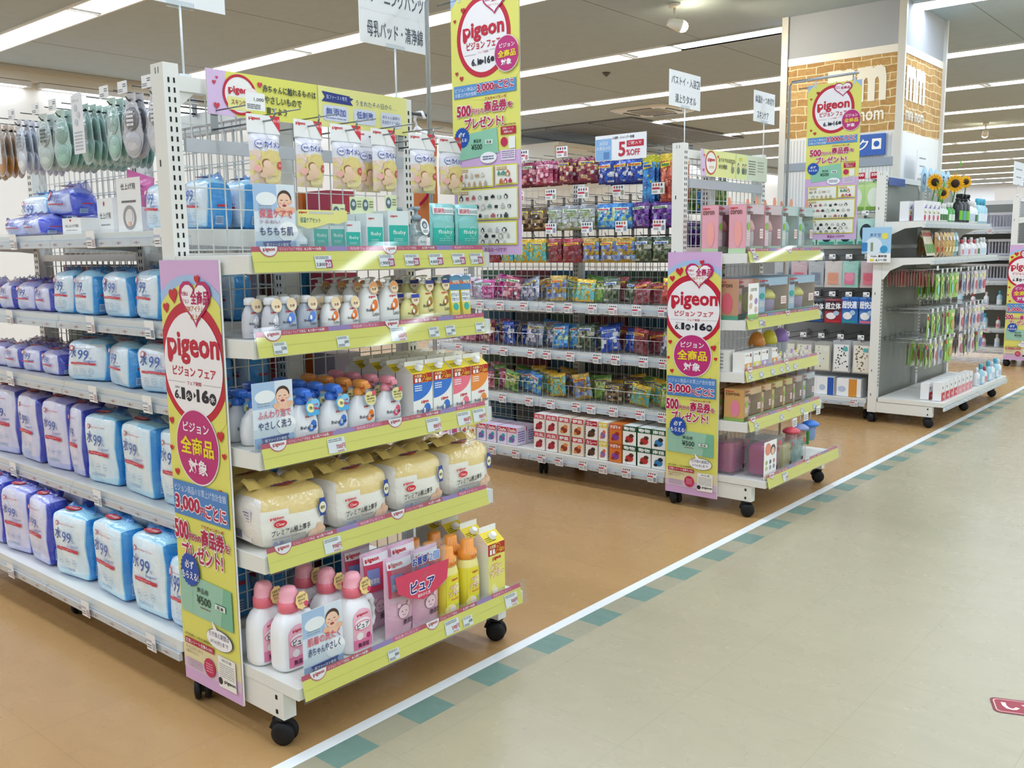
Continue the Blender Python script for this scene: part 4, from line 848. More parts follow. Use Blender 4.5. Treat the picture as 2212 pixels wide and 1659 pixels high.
# softener bottles
t = empty('fabric_softener_bottle'); mb = MB(); prof = [(.034, 0), (.040, .005), (.041, .09), (.040, .15), (.034, .175), (.030, .18)]; mb.lathe([(q[0], q[1], 'f0e490' if i > 2 else 'ecdc40') for i, q in enumerate(prof)], 'f0e060', 'plastic', 24, sx=1.05, sy=.8, e=2.4); part(mb, 'bottle', t)
mb = MB(); F = Face(mb, (0, 0, 0), (1, 0, 0), (0, 0, 1), .0004, 'print', ell(prof, 1.05, .8, 2.4)); F.rect(-.03, .012, .03, .14, 'e8dc3c', 1); F.disc(-.014, .03, .02, 'f4ec90', 2); F.disc(.012, .1, .018, 'f4ee9c', 2); F.pigeon(-.01, .128, .02, .137, 'd02838', 3, 'e8dc3c'); F.text('ベビー', -.018, .098, .022, .116, 'fffaf0', 3, .02, halo='e07838', hw=.06); F.text('ソフター', -.024, .074, .028, .095, 'fffaf0', 3, .02, halo='e07838', hw=.06); F.rect(-.014, .062, .024, .067, 'e08a48', 3); F.disc(-.006, .032, .013, 'f4e8e0', 3); F.rect(.012, .035, .026, .042, '9ac8c0', 3); part(mb, 'label', t)
mb = MB(); mb.lathe([(.036, .178), (.037, .18), (.037, .205), (.026, .212), (.025, .24), (.021, .243)], 'f09838', 'plastic', 22, sx=1, sy=.85); F = Face(mb, (0, 0, 0), (1, 0, 0), (0, 0, 1), .0006, 'print', lambda a, b: .0325*math.sqrt(max(0, 1-(a/.037)**2))); F.text('やさしく香る', -.018, .196, .018, .203, 'fff2d0', 1, .02); F.text('0ヶ月', -.012, .184, .014, .192, 'd04020', 1, .02); part(mb, 'cap', t); P_soft = proto(t)
# ---- hanging gauze bag with header card
t = empty('gauze_bag'); mb = MB(); mb.box(-.056, -.003, .145, .056, .001, .20, 'f6f6f6', 'paper'); F = Face(mb, (0, -.0032, .145), (1, 0, 0), (0, 0, 1), .0005); F.pigeon(-.05, .037, -.012, .048, 'd02030', 1, 'f6f6f6'); F.poly([(.02, .055), (.056, .008), (.056, .055)], 'd83040', 1); F.text('0ヶ月', .034, .036, .054, .046, 'ffe0e0', 2, .02); F.rect(-.056, 0, .056, .003, 'b8bcc0', 2); part(mb, 'header_card', t)
mb = MB(); pillow(mb, .108, .15, .05, 'e8e4e2', 'film', 9, 11, .14, 3, colf=lambda u, v, s: 'e6e6ee' if v > .62 else ('ead0c0' if (u+v) % .3 < .2 else 'e8d890')); part(mb, 'bag', t)
mb = MB(); F = Face(mb, (0, 0, 0), (1, 0, 0), (0, 0, 1), .0006, 'print', pwarp(.108, .15, .054, .003)); F.disc(-.032, .115, .012, '5868b8', 1); F.disc(-.032, .115, .0105, 'e8e8f4', 2); F.text('天然', -.040, .111, -.024, .119, '2c3a98', 3, .02); F.text('カイメン', -.016, .106, .042, .124, '28389c', 1, .05); F.text('とってもやわらか', -.03, .127, .03, .132, '6a5a9a', 1, 0)
F.star(.004, .062, .040, 'e8d48c', 1, 9, .9); F.star(.012, .034, .034, 'ecdca4', 1, 7, .92); F.disc(-.006, .042, .021, 'f0cdb0', 2, .016); F.disc(-.016, .062, .0125, '9a6c50', 3, .011); F.disc(-.013, .058, .0125, 'f3d0b6', 4, .011); F.disc(-.018, .028, .014, 'f0cdb0', 2, .009); F.disc(-.038, .045, .010, 'f2b8b0', 1); F.star(.036, .056, .014, 'd8505a', 3, 7, .75); F.lines(.028, .052, .044, .060, 2, 'ffd8d0', 4); part(mb, 'front_print', t); P_gauze = proto(t)
# ---- poster cards on the shelves
def poster(kind):
    t = empty('poster_card'); mb = MB(); w, h = .138, .19; mb.box(-w/2, 0, 0, w/2, .002, h, 'f4f6f8', 'paper'); F = Face(mb, (-w/2, -.0006, 0), (1, 0, 0), (0, 0, 1), .0004)
    F.rect(0, 0, w, h, 'dce6f0', 0); F.rect(0, h*.6, w*.55, h, 'a8c4e4', 1); F.rect(0, 0, w, h*.16, '9abce4', 1); F.disc(w*.3, h*.78, w*.25, 'eef2f4', 2, h*.1); F.disc(w*.8, h*.3, w*.25, 'f6f8fa', 2, h*.15)
    F.baby(w*.50, h*.58, w*.98, h*.93, 3); F.lines(w*.1, h*.62, w*.42, h*.70, 2, '9aa4b0', 2)
    tx = (('保温ケアで', 'd85868', .50), ('うるおい', 'a08898', .42), ('もちもち肌', '3c4c78', .24)), (('ふんわり泡で', 'd06878', .44), ('やさしく洗う', '3c4c78', .27)), (('肌着の洗たく', 'd85868', .46), ('赤ちゃんやさしく', '3c4c78', .30))
    for s, c, y in tx[kind]: F.text(s, w*.1, h*y, w*(.92 if c != 'a08898' else .6), h*(y+(.13 if c != 'a08898' else .05)), c, 8, .02)
    F.poly([(w*.16, h*.05), (w*.2, h*.1), (w*.16, h*.15), (w*.86, h*.17), (w*.82, h*.12), (w*.86, h*.07)], '2c4490', 8); F.text('肌ファースト育児', w*.24, h*.08, w*.78, h*.13, 'dce4f8', 9, .01)
    part(mb, 'card', t); mb = MB(); mb.quad((-w/2-.004, -.004, -.006), (w/2+.004, -.004, -.006), (w/2+.004, -.004, h*.3), (-w/2-.004, -.004, h*.3), 'ffffff', 'clear'); mb.box(-w/2-.004, -.004, -.006, w/2+.004, .02, -.005, 'ffffff', 'clear'); part(mb, 'clear_stand', t); return proto(t)
P_post = [poster(i) for i in range(3)]
# ---- generic foil candy bag: colours (top band, body, blotches)
def candy(w, h, tk, cols, seed, tag=None):
    t = empty('toy_candy_bag'); r = random.Random(seed); mb = MB(); N = 12; Mm = 13
    cells = {}
    def cf(u, v, s):
        if v > .86: return cols[0]
        if v < .08: return cols[-1]
        k = (int(u*6), int(v*7)); 
        if k not in cells: cells[k] = r.choice(cols[1:])
        return cells[k]
    pillow(mb, w, h, tk, cols[1], 'foil', N, Mm, .25, seed, colf=cf); part(mb, 'bag', t)
    mb = MB(); F = Face(mb, (0, 0, 0), (1, 0, 0), (0, 0, 1), .0007, 'print', pwarp(w, h, tk*1.1, .004))
    for i in range(7): F.star(r.uniform(-.34, .34)*w, r.uniform(.15, .7)*h, r.uniform(.05, .13)*w, r.choice(list(cols)+list(cols)+['dcd8dc']), 1+i % 2, r.choice((4, 5, 7)), r.uniform(.4, .8))
    F.poly([(-w*.36, h*.70), (w*.36, h*.74), (w*.34, h*.84), (-w*.36, h*.80)], r.choice(['f4f0e4', 'f6e040', 'e8f4fa']), 3); F.lines(-w*.3, h*.73, w*.3, h*.81, 1, r.choice(['c02848', '2848a0', '38803a']), 4, .6, seed)
    part(mb, 'print', t); return proto(t)
CK = [('8c2048', 'a83050', 'd8a0a8', '6c1838'), ('a04068', 'c85878', 'e8b8c8', '90284c'), ('7c1c40', '9a2c44', 'd8b890', '702040'), ('1c50c0', '2860c8', 'd8e0e8', '1838a0'), ('c8c820', '2088d8', '40a0e0', '1060b0'), ('d8b820', 'c85038', 'e08868', 'a03828'),
      ('504028', '806040', 'b8a070', '403020'), ('8a9098', 'b8c0c4', 'd8dcd8', '98a878'), ('3088d8', '60b0e8', 'c0dca0', '2070c0'), ('582088', '7030a0', 'a090c8', '401870'), ('d8b020', '58b8c0', '88c0a0', 'c8a018'), ('a02838', '803038', '98606c', '8c2430'),
      ('b09030', '6068b0', '88a8d0', 'a88828'), ('38503c', '6c7c58', 'b8b8a8', '30402c'), ('70788c', 'a0a8b8', 'd0c8d8', '586078'), ('589038', '90b850', 'd8e0a0', '487828'), ('c8c8d8', 'e0e0e8', 'c8a0b8', 'b0b0c0'), ('b02880', 'c83890', 'e090c0', '902070')]
P_candy = [candy(.135, .15, .035, c, i) for i, c in enumerate(CK)]
P_candyT = {3: candy(.125, .135, .04, CK[3], 33), 4: candy(.085, .27, .02, CK[4], 34), 5: candy(.085, .27, .02, CK[5], 35)}
# small upright food boxes
def sbox(w, d, h, top, body, acc, txt, fig, col=None):
    def deco(F, w, h):
        F.rect(-w/2, h*.72, w/2, h, top, 1); F.text(txt, -w*.42, h*.76, w*.42, h*.95, 'ffffff' if top != 'f0f0ee' else acc, 2, .03); F.disc(0, h*.32, w*.3, acc, 1, h*.18); F.disc(w*.15, h*.5, w*.18, fig, 2, h*.1); F.disc(-w*.2, h*.2, w*.14, fig, 2, h*.08)
    def side(mb, w, d, h):
        F = Face(mb, (w/2, 0, 0), (0, 1, 0), (0, 0, 1), .0005); F.rect(-d/2, 0, d/2, h, col or body, 0); F.lines(-d*.35, h*.15, d*.35, h*.8, 5, acc, 1)
    return bx('snack_box', w, d, h, body, deco, side=side)
P_sb = [sbox(.086, .10, .115, 'c83048', 'f2ece8', 'b02838', '元気', '8a2430'), sbox(.086, .10, .115, 'c02c40', 'e8dcc8', '903020', '野菜', 'd88840'), sbox(.086, .1, .115, 'b82840', 'f0ebe4', '5a3828', 'カレー', '30241c'), sbox(.06, .1, .115, 'e8d040', 'f4f0e4', '8868a8', 'ピザ', 'd86848'), sbox(.086, .1, .115, 'c85828', 'd87830', '8040a0', 'かぼちゃ', 'a02828'), sbox(.092, .1, .115, '1c5a38', 'f2f4f0', 'b83030', '動物', '5a2c1c', '1c5a38'), sbox(.092, .1, .115, '1c5a38', 'f2f4f0', '3080b8', '南極', '1c2430', '1c5a38'), sbox(.08, .1, .115, 'd8708c', 'f0dce8', 'c84878', 'いちご', '8870b8'), sbox(.08, .1, .115, 'c83048', 'e4d8ec', '7860b0', 'Chuchu', '38a0a8')]
# ================================================================= fair signs, banners, top cards
def fair_head(F, cx, cy, R, W, bold=1):
    pass
def fair_sign():
    t = empty('fair_sign_board'); W, H = .325, 1.35; mb = MB(); mb.box(0, .0, 0, W, .006, H, 'f2f0ec', 'paper'); F = Face(mb, (0, -.0006, 0), (1, 0, 0), (0, 0, 1), .0009); F.clip = (0, 0, W, H)
    Yv = lambda v: H*(1-v)
    F.rect(0, 0, W, H, 'd8b0dc', 0); F.disc(W*.5, Yv(.225), .262, 'a8c4e8', 1); F.rect(0, H*.08, W, Yv(.225), 'e4e070', 1); F.disc(W*.5, Yv(.225), .235, 'e4e070', 2)
    F.rect(0, H*.055, W, H*.1, 'e8dcb0', 1); F.rect(0, H*.03, W, H*.056, 'dcc4dc', 1)
    F.disc(W*.5, Yv(.228), .187, 'c41e3a', 3, n=60); F.disc(W*.5, Yv(.232), .160, 'f6f2f4', 4, n=60)
    for (u, v, s) in ((.24, .062, .05), (.10, .095, .035), (.66, .032, .03), (.07, .358, .026), (.90, .37, .036), (.04, .425, .02), (.94, .418, .022), (.11, .478, .026), (.84, .503, .022)): F.heart(W*u, Yv(v)-s/2, s, 'cc2436', 5, .15)
    F.heart(W*.61, Yv(.096), .145, 'c02068', 6, kx=1.28); F.heart(W*.61, Yv(.0955), .120, 'f8f2f4', 7, kx=1.28)
    F.text('対象は', W*.40, Yv(.078), W*.51, Yv(.068), 'b02060', 8, .01); F.text('ピジョン', W*.37, Yv(.094), W*.52, Yv(.084), 'b02060', 8, .01); F.text('全商品', W*.55, Yv(.096), W*.84, Yv(.066), 'c01860', 8, .05)
    F.text('300アイテム', W*.46, Yv(.112), W*.76, Yv(.099), 'c87838', 8, .01); F.text('以上!!', W*.53, Yv(.130), W*.70, Yv(.117), 'c87838', 8, .01)
    F.pigeon(W*.08, Yv(.230), W*.95, Yv(.160), 'c41e3a', 5, 'f6f2f4'); F.text('ピジョン フェア', W*.15, Yv(.258), W*.88, Yv(.236), 'c41e3a', 5, .03)
    for a, b in ((.06, .36), (.66, .96)): F.rect(W*a, Yv(.2730), W*b, Yv(.2722), '8a8088', 5)
    F.text('フェア期間', W*.39, Yv(.277), W*.63, Yv(.268), 'b03048', 5, .01)
    F.text('2021', W*.17, Yv(.288), W*.25, Yv(.283), '3a3a48', 5, 0); F.text('6.', W*.16, Yv(.312), W*.26, Yv(.292), '1c2030', 5, .03); F.text('1', W*.285, Yv(.312), W*.335, Yv(.285), '1c2030', 5, .07); F.disc(W*.41, Yv(.302), .017, '1c2030', 5); F.text('火', W*.37, Yv(.308), W*.45, Yv(.296), 'f6f2f4', 6, .02)
    F.poly([(W*.49, Yv(.306)), (W*.53, Yv(.299)), (W*.49, Yv(.292))], '1c2030', 5); F.text('16', W*.55, Yv(.312), W*.74, Yv(.285), '1c2030', 5, .06); F.disc(W*.81, Yv(.302), .018, '1c2030', 5); F.text('水', W*.77, Yv(.308), W*.85, Yv(.296), 'f6f2f4', 6, .02)
    F.disc(W*.5, Yv(.418), .119, 'f4ecf0', 5, n=48); F.disc(W*.5, Yv(.418), .114, 'c03078', 6, n=48)
    F.text('ピジョン', W*.28, Yv(.385), W*.72, Yv(.362), 'f8eef4', 7, .03); F.text('全商品', W*.22, Yv(.436), W*.78, Yv(.396), 'f0dc30', 7, .05); F.text('対象', W*.34, Yv(.480), W*.66, Yv(.446), 'f8eef4', 7, .035)
    F.rect(W*.02, Yv(.588), W*.96, Yv(.506), '4f86c8', 5); F.text('ピジョン商品のお買上げ合計金額', W*.05, Yv(.532), W*.93, Yv(.514), 'd8e6f4', 6, 0)
    F.text('3,000', W*.05, Yv(.578), W*.48, Yv(.540), 'b81c50', 6, .04, halo='fbf6f8', hw=.07); F.text('円', W*.49, Yv(.576), W*.57, Yv(.556), 'b81c50', 6, .04, halo='fbf6f8'); F.text('ごとに', W*.58, Yv(.578), W*.92, Yv(.545), 'b81c50', 6, .05, halo='fbf6f8', hw=.07)
    F.text('アカチャンホンポ', W*.48, Yv(.606), W*.86, Yv(.597), 'b81c50', 6, .02); F.text('500', W*.01, Yv(.645), W*.25, Yv(.602), 'b81c50', 6, .05, halo='fbf6f8', hw=.06); F.text('円分の', W*.26, Yv(.643), W*.47, Yv(.625), 'b81c50', 6, .03, halo='fbf6f8'); F.text('商品券', W*.48, Yv(.648), W*.86, Yv(.608), 'b81c50', 6, .06, halo='fbf6f8', hw=.06); F.text('を', W*.87, Yv(.645), W*.95, Yv(.625), 'b81c50', 6, .03, halo='fbf6f8')
    F.text('プレゼント!', W*.12, Yv(.692), W*.82, Yv(.652), 'b81c50', 6, .05, halo='fbf6f8', hw=.07)
    F.poly([(W*.04, Yv(.825)), (W*.93, Yv(.83)), (W*.93, Yv(.735)), (W*.03, Yv(.728))], '9ccab4', 5); F.poly([(W*.72, Yv(.829)), (W*.93, Yv(.83)), (W*.93, Yv(.735)), (W*.80, Yv(.734))], '7cba9c', 6); F.rect(W*.25, Yv(.826), W*.253, Yv(.73), '88b8a4', 6)
    F.text('商品券', W*.34, Yv(.766), W*.54, Yv(.752), '3a5a4c', 7, .01); F.text('¥500', W*.33, Yv(.793), W*.57, Yv(.772), '2c4a40', 7, .02); F.rect(W*.65, Yv(.79), W*.83, Yv(.775), '3a5a4c', 7); F.rect(W*.655, Yv(.789), W*.825, Yv(.776), 'e4f0e8', 8); F.text('見本', W*.68, Yv(.787), W*.80, Yv(.778), '2a3a34', 9, .01); F.lines(W*.38, Yv(.803), W*.56, Yv(.798), 1, '905048', 7)
    F.star(W*.25, Yv(.716), .056, '1c50b0', 10, 22, .88); F.text('必ず', W*.17, Yv(.713), W*.33, Yv(.693), 'f6f6fa', 11, .03); F.text('もらえる!', W*.11, Yv(.738), W*.40, Yv(.72), 'f6f6fa', 11, .03)
    F.disc(W*.69, Yv(.862), .072, '50587c', 7, .034); F.disc(W*.69, Yv(.862), .070, 'f8f6fa', 8, .032); F.poly([(W*.6, Yv(.842)), (W*.58, Yv(.82)), (W*.66, Yv(.838))], 'f8f6fa', 8); F.text('引き換え期間は', W*.52, Yv(.858), W*.86, Yv(.845), '4a5078', 9, .01); F.text('6/16(水)まで', W*.54, Yv(.876), W*.84, Yv(.863), '4a5078', 9, .01)
    F.text('6月1日(火)～16日(水)期間内の', W*.06, Yv(.886), W*.55, Yv(.878), '5a3a28', 6, .01); F.rect(W*.06, Yv(.905), W*.57, Yv(.890), 'b82044', 6); F.text('複数レシート合算もOK!', W*.08, Yv(.902), W*.55, Yv(.892), 'f8e8ee', 7, .02)
    F.text('サービスカウンターに', W*.07, Yv(.918), W*.38, Yv(.910), '5a4a38', 6, 0); F.text('お持ちください。', W*.07, Yv(.928), W*.30, Yv(.921), '5a4a38', 6, 0); F.lines(W*.08, Yv(.963), W*.35, Yv(.94), 4, 'b0a0a8', 6, .3)
    F.disc(W*.48, Yv(.943), .031, 'c42858', 6); F.lines(W*.42, Yv(.955), W*.54, Yv(.93), 4, 'f0a8c0', 7, .4)
    F.rect(W*.64, Yv(.975), W*.93, Yv(.90), 'f4f2ee', 6); F.text('領収書', W*.70, Yv(.911), W*.87, Yv(.904), '4a4a4a', 7, 0); F.lines(W*.66, Yv(.95), W*.91, Yv(.915), 7, 'a0a0a0', 7, .35); F.disc(W*.67, Yv(.96), .012, '24242a', 7); F.pigeon(W*.73, Yv(.964), W*.92, Yv(.954), '24242a', 7, 'f4f2ee')
    part(mb, 'printed_board', t); return proto(t)
P_sign = fair_sign()
put(P_sign, (-2.687, 1.489, .079), 0, 'tall yellow fair sign board on the side of the nearest end shelf', 'sign', 'fair sign boards')
put(P_sign, (-2.70, 4.506, .073), 0, 'tall yellow fair sign board on the side of the middle end shelf', 'sign', 'fair sign boards')
put(P_sign, (-2.69, 12.186, .08), 0, 'fair sign board cut off by the right edge of the photo', 'sign', 'fair sign boards')
def banner():
    t = empty('fair_banner'); W, H = .325, .92; mb = MB(); mb.box(0, .0, 0, W, .0012, H, 'f0eef0', 'paper'); F = Face(mb, (0, -.0006, 0), (1, 0, 0), (0, 0, 1), .0009); F.clip = (0, 0, W, H)
    k = W/430; X = lambda x: (x-100)*k; Yy = lambda y: H-(y)*H/1660
    F.rect(0, 0, W, H, 'd8b4e0', 0); F.disc(W/2, Yy(300), .235, 'a8c4e8', 1); F.rect(0, Yy(1040), W, Yy(300), 'e4e070', 1); F.disc(W/2, Yy(300), .205, 'e4e070', 2); F.rect(0, Yy(1100), W, Yy(1000), 'd8b4e0', 2)
    F.ring(X(310), Yy(275), .128, .019, 'c41e3a', 3, .140, 56); F.disc(X(310), Yy(275), .110, 'f6f2f4', 3, .122, 48)
    for (x, y, s) in ((185, 75, .022), (130, 138, .014), (137, 468, .016), (168, 500, .02)): F.heart(X(x), Yy(y)-s/2, s, 'b83038', 5)
    F.heart(X(385), Yy(84), .086, 'c02068', 6, kx=1.4); F.heart(X(385), Yy(83), .072, 'f8f2f4', 7, kx=1.4); F.text('全商品', X(368), Yy(80), X(440), Yy(50), 'c01860', 8, .05); F.text('300アイテム', X(345), Yy(106), X(412), Yy(92), 'c87838', 8, 0); F.lines(X(328), Yy(75), X(362), Yy(42), 2, 'c878a0', 8)
    F.pigeon(X(182), Yy(300), X(440), Yy(185), 'c41e3a', 5, 'f6f2f4'); F.text('ピジョン フェア', X(205), Yy(348), X(420), Yy(300), 'c41e3a', 5, .03); F.rect(X(190), Yy(378), X(265), Yy(376), '8a8088', 5); F.rect(X(350), Yy(366), X(400), Yy(364), '8a8088', 5); F.text('フェア期間', X(278), Yy(378), X(342), Yy(364), 'b03048', 5, 0)
    F.text('6.1', X(236), Yy(448), X(280), Yy(406), '1c2030', 5, .03); F.disc(X(292), Yy(430), .009, '1c2030', 5); F.poly([(X(305), Yy(440)), (X(316), Yy(428)), (X(305), Yy(415))], '1c2030', 5); F.text('16', X(320), Yy(446), X(354), Yy(402), '1c2030', 5, .03); F.disc(X(368), Yy(424), .009, '1c2030', 5)
    F.disc(X(460), Yy(408), .058, 'f4ecf0', 9, .062); F.disc(X(460), Yy(408), .055, 'c03078', 10, .059); F.text('ピジョン', X(418), Yy(372), X(510), Yy(345), 'f8eef4', 11, .03); F.text('全商品', X(408), Yy(430), X(516), Yy(388), 'f0dc30', 11, .05); F.text('対象', X(428), Yy(478), X(490), Yy(442), 'f8eef4', 11, .06)
    F.rect(X(115), Yy(640), X(510), Yy(560), '5890cc', 4); F.text('ピジョン商品の', X(125), Yy(600), X(262), Yy(575), 'e0ecf8', 5, .01); F.text('お買上げ合計金額', X(125), Yy(632), X(262), Yy(607), 'e0ecf8', 5, .01); F.text('3,000', X(268), Yy(622), X(374), Yy(568), 'b81c50', 5, .04, halo='fbf6f8', hw=.07); F.text('円', X(376), Yy(612), X(400), Yy(584), 'b81c50', 5, .03, halo='fbf6f8'); F.text('ごとに', X(402), Yy(612), X(495), Yy(560), 'b81c50', 5, .05, halo='fbf6f8', hw=.07)
    F.text('アカチャンホンポ', X(315), Yy(672), X(450), Yy(652), 'b81c50', 5, .02); F.text('500', X(135), Yy(758), X(225), Yy(690), 'b81c50', 5, .05, halo='fbf6f8', hw=.06); F.text('円分の', X(228), Yy(752), X(310), Yy(716), 'b81c50', 5, .03, halo='fbf6f8'); F.text('商品券', X(314), Yy(748), X(452), Yy(680), 'b81c50', 5, .06, halo='fbf6f8', hw=.06); F.text('を', X(456), Yy(736), X(490), Yy(700), 'b81c50', 5, .03, halo='fbf6f8'); F.text('プレゼント!', X(185), Yy(840), X(432), Yy(772), 'b81c50', 5, .05, halo='fbf6f8', hw=.07)
    F.poly([(X(150), Yy(1040)), (X(398), Yy(1010)), (X(388), Yy(850)), (X(140), Yy(880))], '90c8ac', 4); F.text('商品券', X(240), Yy(935), X(290), Yy(910), '3a5a4c', 5, .01); F.text('¥500', X(225), Yy(978), X(295), Yy(942), '2c4a40', 5, .02); F.rect(X(316), Yy(950), X(362), Yy(922), 'e4f0e8', 5); F.text('見本', X(322), Yy(946), X(356), Yy(926), '2a3a34', 6, .01)
    F.star(X(165), Yy(892), .038, '1c50b0', 6, 22, .88); F.text('必ず', X(142), Yy(888), X(188), Yy(862), 'f6f6fa', 7, .03); F.text('もらえる!', X(130), Yy(920), X(200), Yy(898), 'f6f6fa', 7, .03)
    F.disc(X(335), Yy(1035), .04, 'f8f6fa', 6, .02); F.lines(X(300), Yy(1050), X(370), Yy(1020), 2, '6a7098', 7); F.lines(X(412), Yy(845), X(505), Yy(833), 1, '8a6a58', 4); F.rect(X(412), Yy(900), X(505), Yy(852), 'b82044', 4); F.text('複数レシート', X(425), Yy(873), X(492), Yy(858), 'f8e8ee', 5, .01); F.text('合算もOK!', X(432), Yy(894), X(485), Yy(878), 'f8e8ee', 5, .01)
    F.disc(X(432), Yy(945), .016, 'c42858', 4); F.rect(X(460), Yy(990), X(500), Yy(915), 'f4f2ee', 4); F.rect(X(412), Yy(1060), X(500), Yy(995), 'e8d8ec', 4); F.lines(X(418), Yy(1050), X(495), Yy(1000), 4, '8a7aa0', 5, .35)
    r = random.Random(5)
    for (x0, y0, x1, y1, n, cs) in ((125, 1085, 365, 1222, 7, ['b8b0a0', 'c8a888', '9aa4a8', 'd8d4c8']), (372, 1085, 515, 1215, 6, ['60a088', 'c87840', '58907c', 'b83850', 'c8ccc8']), (125, 1230, 515, 1432, 16, ['40444c', '24282c', 'b86868', '7c9a94', 'c8c4c0', '2c3036']), (125, 1442, 508, 1595, 14, ['8c8c90', '24243c', '50302c', 'c0bcc0', '1c1c1e', 'a8a098', 'c8c8cc'])):
        F.rect(X(x0), Yy(y1), X(x1), Yy(y0), 'e0dc50', 4); F.rect(X(x0+7), Yy(y1-9), X(x1-7), Yy(y0+9), 'f4f2ea', 5); F.rect(X(x0+14), Yy(y0+34), X(x0+75), Yy(y0+14), 'b8823c', 6); F.rect(X(x0+17), Yy(y0+31), X(x0+72), Yy(y0+17), 'f0e0b0', 7); F.text('スキンケア', X(x0+20), Yy(y0+30), X(x0+69), Yy(y0+19), '8a4a20', 8, .01)
        nc = max(3, int((x1-x0)/48)); nr = 1 if y1-y0 < 145 else 2
        for i in range(nc):
            for j in range(nr+1):
                cx = x0+30+(x1-x0-60)*(i+.5*(j % 2))/nc; cy = y0+50+(y1-y0-70)*(j/(nr+.2)); c = r.choice(cs); w = r.uniform(8, 15); hh = r.uniform(14, 24)
                F.rect(X(cx-w), Yy(cy+hh), X(cx+w), Yy(cy), c, 9)
                if r.random() < .6: F.rect(X(cx-w*.5), Yy(cy), X(cx+w*.5), Yy(cy-hh*.5), c, 9)
                if r.random() < .5: F.disc(X(cx), Yy(cy+hh*.6), k*w*.6, 'e8e4e0', 10, n=8)
    F.text('商品は一例です!', X(300), Yy(1640), X(440), Yy(1612), '8c2c70', 5, .02)
    part(mb, 'printed_sheet', t); mb = MB()
    for x in (.045, .28): mb.box(x-.006, -.004, H-.02, x+.006, .004, H+.02, 'c8ccd0', 'plastic')
    part(mb, 'clip', t); return proto(t)
P_ban = banner()
for i, (x, y, l) in enumerate(((-2.455, 2.56, 'beyond the nearest end shelf, top cut off'), (-2.395, 5.60, 'in front of the brick pillar'))):
    put(P_ban, (x, y, 1.43 if i == 0 else 1.485), 0, 'yellow fair banner hanging %s' % l, 'banner', 'fair banners'); zt = (1.43 if i == 0 else 1.485)+.955
    t = empty('banner_stand'); mb = MB(); px = x-.13 if i == 0 else x-.12
    mb.tube([(px, y+.006, .2), (px, y+.006, zt-.02), (px+.012, y+.006, zt), (px+.42, y+.006, zt+.008)], .0085, 'b0b4b8', 'chrome', 10); part(mb, 'pole', t)
    mb = MB(); mb.tube([(px+.39, y+.006, zt+.006), (px+.388, y+.004, zt-.03), (px+.37, y+.001, zt-.04), (px+.06, y+.001, zt-.045)], .003, 'a0a4a8', 'chrome', 8); part(mb, 'hanging_rod', t)
    y_u = (2.508, 5.525)[i]
    for zz in (.6, 1.5): mb = MB(); mb.box(px-.014, y-.006, zz, px+.014, y+.02, zz+.025, '8a8e92', 'painted_steel'); mb.box(-2.66, y_u, zz+.005, px, y+.0, zz+.02, '8a8e92', 'painted_steel'); part(mb, 'clamp', t)
    thing(t, 'thin metal pole with a bent arm carrying the %s fair banner' % ('near' if i == 0 else 'far'), 'banner stand')
# white cards on clear stalks
def topcard(y0, y1, z0, z1, lines_, zr, lab, x=-2.66):
    t = empty('shelf_top_card'); mb = MB(); w, h = y1-y0, z1-z0; yc = (y0+y1)/2; t.location = (x, yc, zr)
    mb.box(-.0015, -w/2, z0-zr, .0015, w/2, z1-zr, 'eef0f2', 'paper'); F = Face(mb, (.0021, -w/2, z0-zr), (0, 1, 0), (0, 0, 1), .0005); F.rect(0, h*.5, w, h*.503, 'd8dadc', 0)
    n = len(lines_)
    if not n: F.lines(w*.2, h*.62, w*.8, h*.74, 1, '8a929a', 1); F.lines(w*.25, h*.28, w*.75, h*.40, 1, '8a929a', 1)
    for i, (s, a, b) in enumerate(lines_): F.text(s, w*a, h*(1-(i+.78)/n), w*b, h*(1-(i+.28)/n), '46505c', 1, .01)
    part(mb, 'card', t); mb = MB(); mb.box(-.005, -.045, z0-zr-.008, .005, .045, z0-zr+.012, 'e4e8ec', 'clear'); mb.tube([(0, 0, .005), (0, 0, z0-zr)], .0035, 'dfe6ea', 'plastic', 8); mb.box(-.012, -.02, 0, .012, .02, .008, 'dfe4e8', 'plastic'); part(mb, 'clear_stalk', t); thing(t, lab, 'sign card', 'white cards on stalks above the shelves')
topcard(1.44, 1.75, 2.19, 2.42, [], 1.9815, 'white card over the nearest upright, mostly above the top of the photo')
topcard(2.30, 2.64, 2.195, 2.43, [('トレーニングパンツ', .08, .94), ('母乳パッド・清浄綿', .10, .92)], 2.0112, 'white card lettered for training pants beside the tall banner')
topcard(4.43, 4.76, 2.20, 2.385, [('バストイ・入浴剤', .06, .97), ('湯上りタオル', .18, .86)], 1.9815, 'white card lettered for bath toys above the middle end shelf')
topcard(5.42, 5.71, 2.21, 2.395, [('体温計・つめ切り', .06, .95), ('スキンケア', .15, .7)], 1.9815, 'white card left of the brick pillar, tilted from view')
topcard(12.0, 12.5, 2.12, 2.38, [], 2.0112, 'small pale card near the right edge over the far shelf')
topcard(8.55, 8.85, 2.06, 2.26, [], 2.0, 'pale card behind the sunflowers on the pillar end shelf')
mb = MB(); 
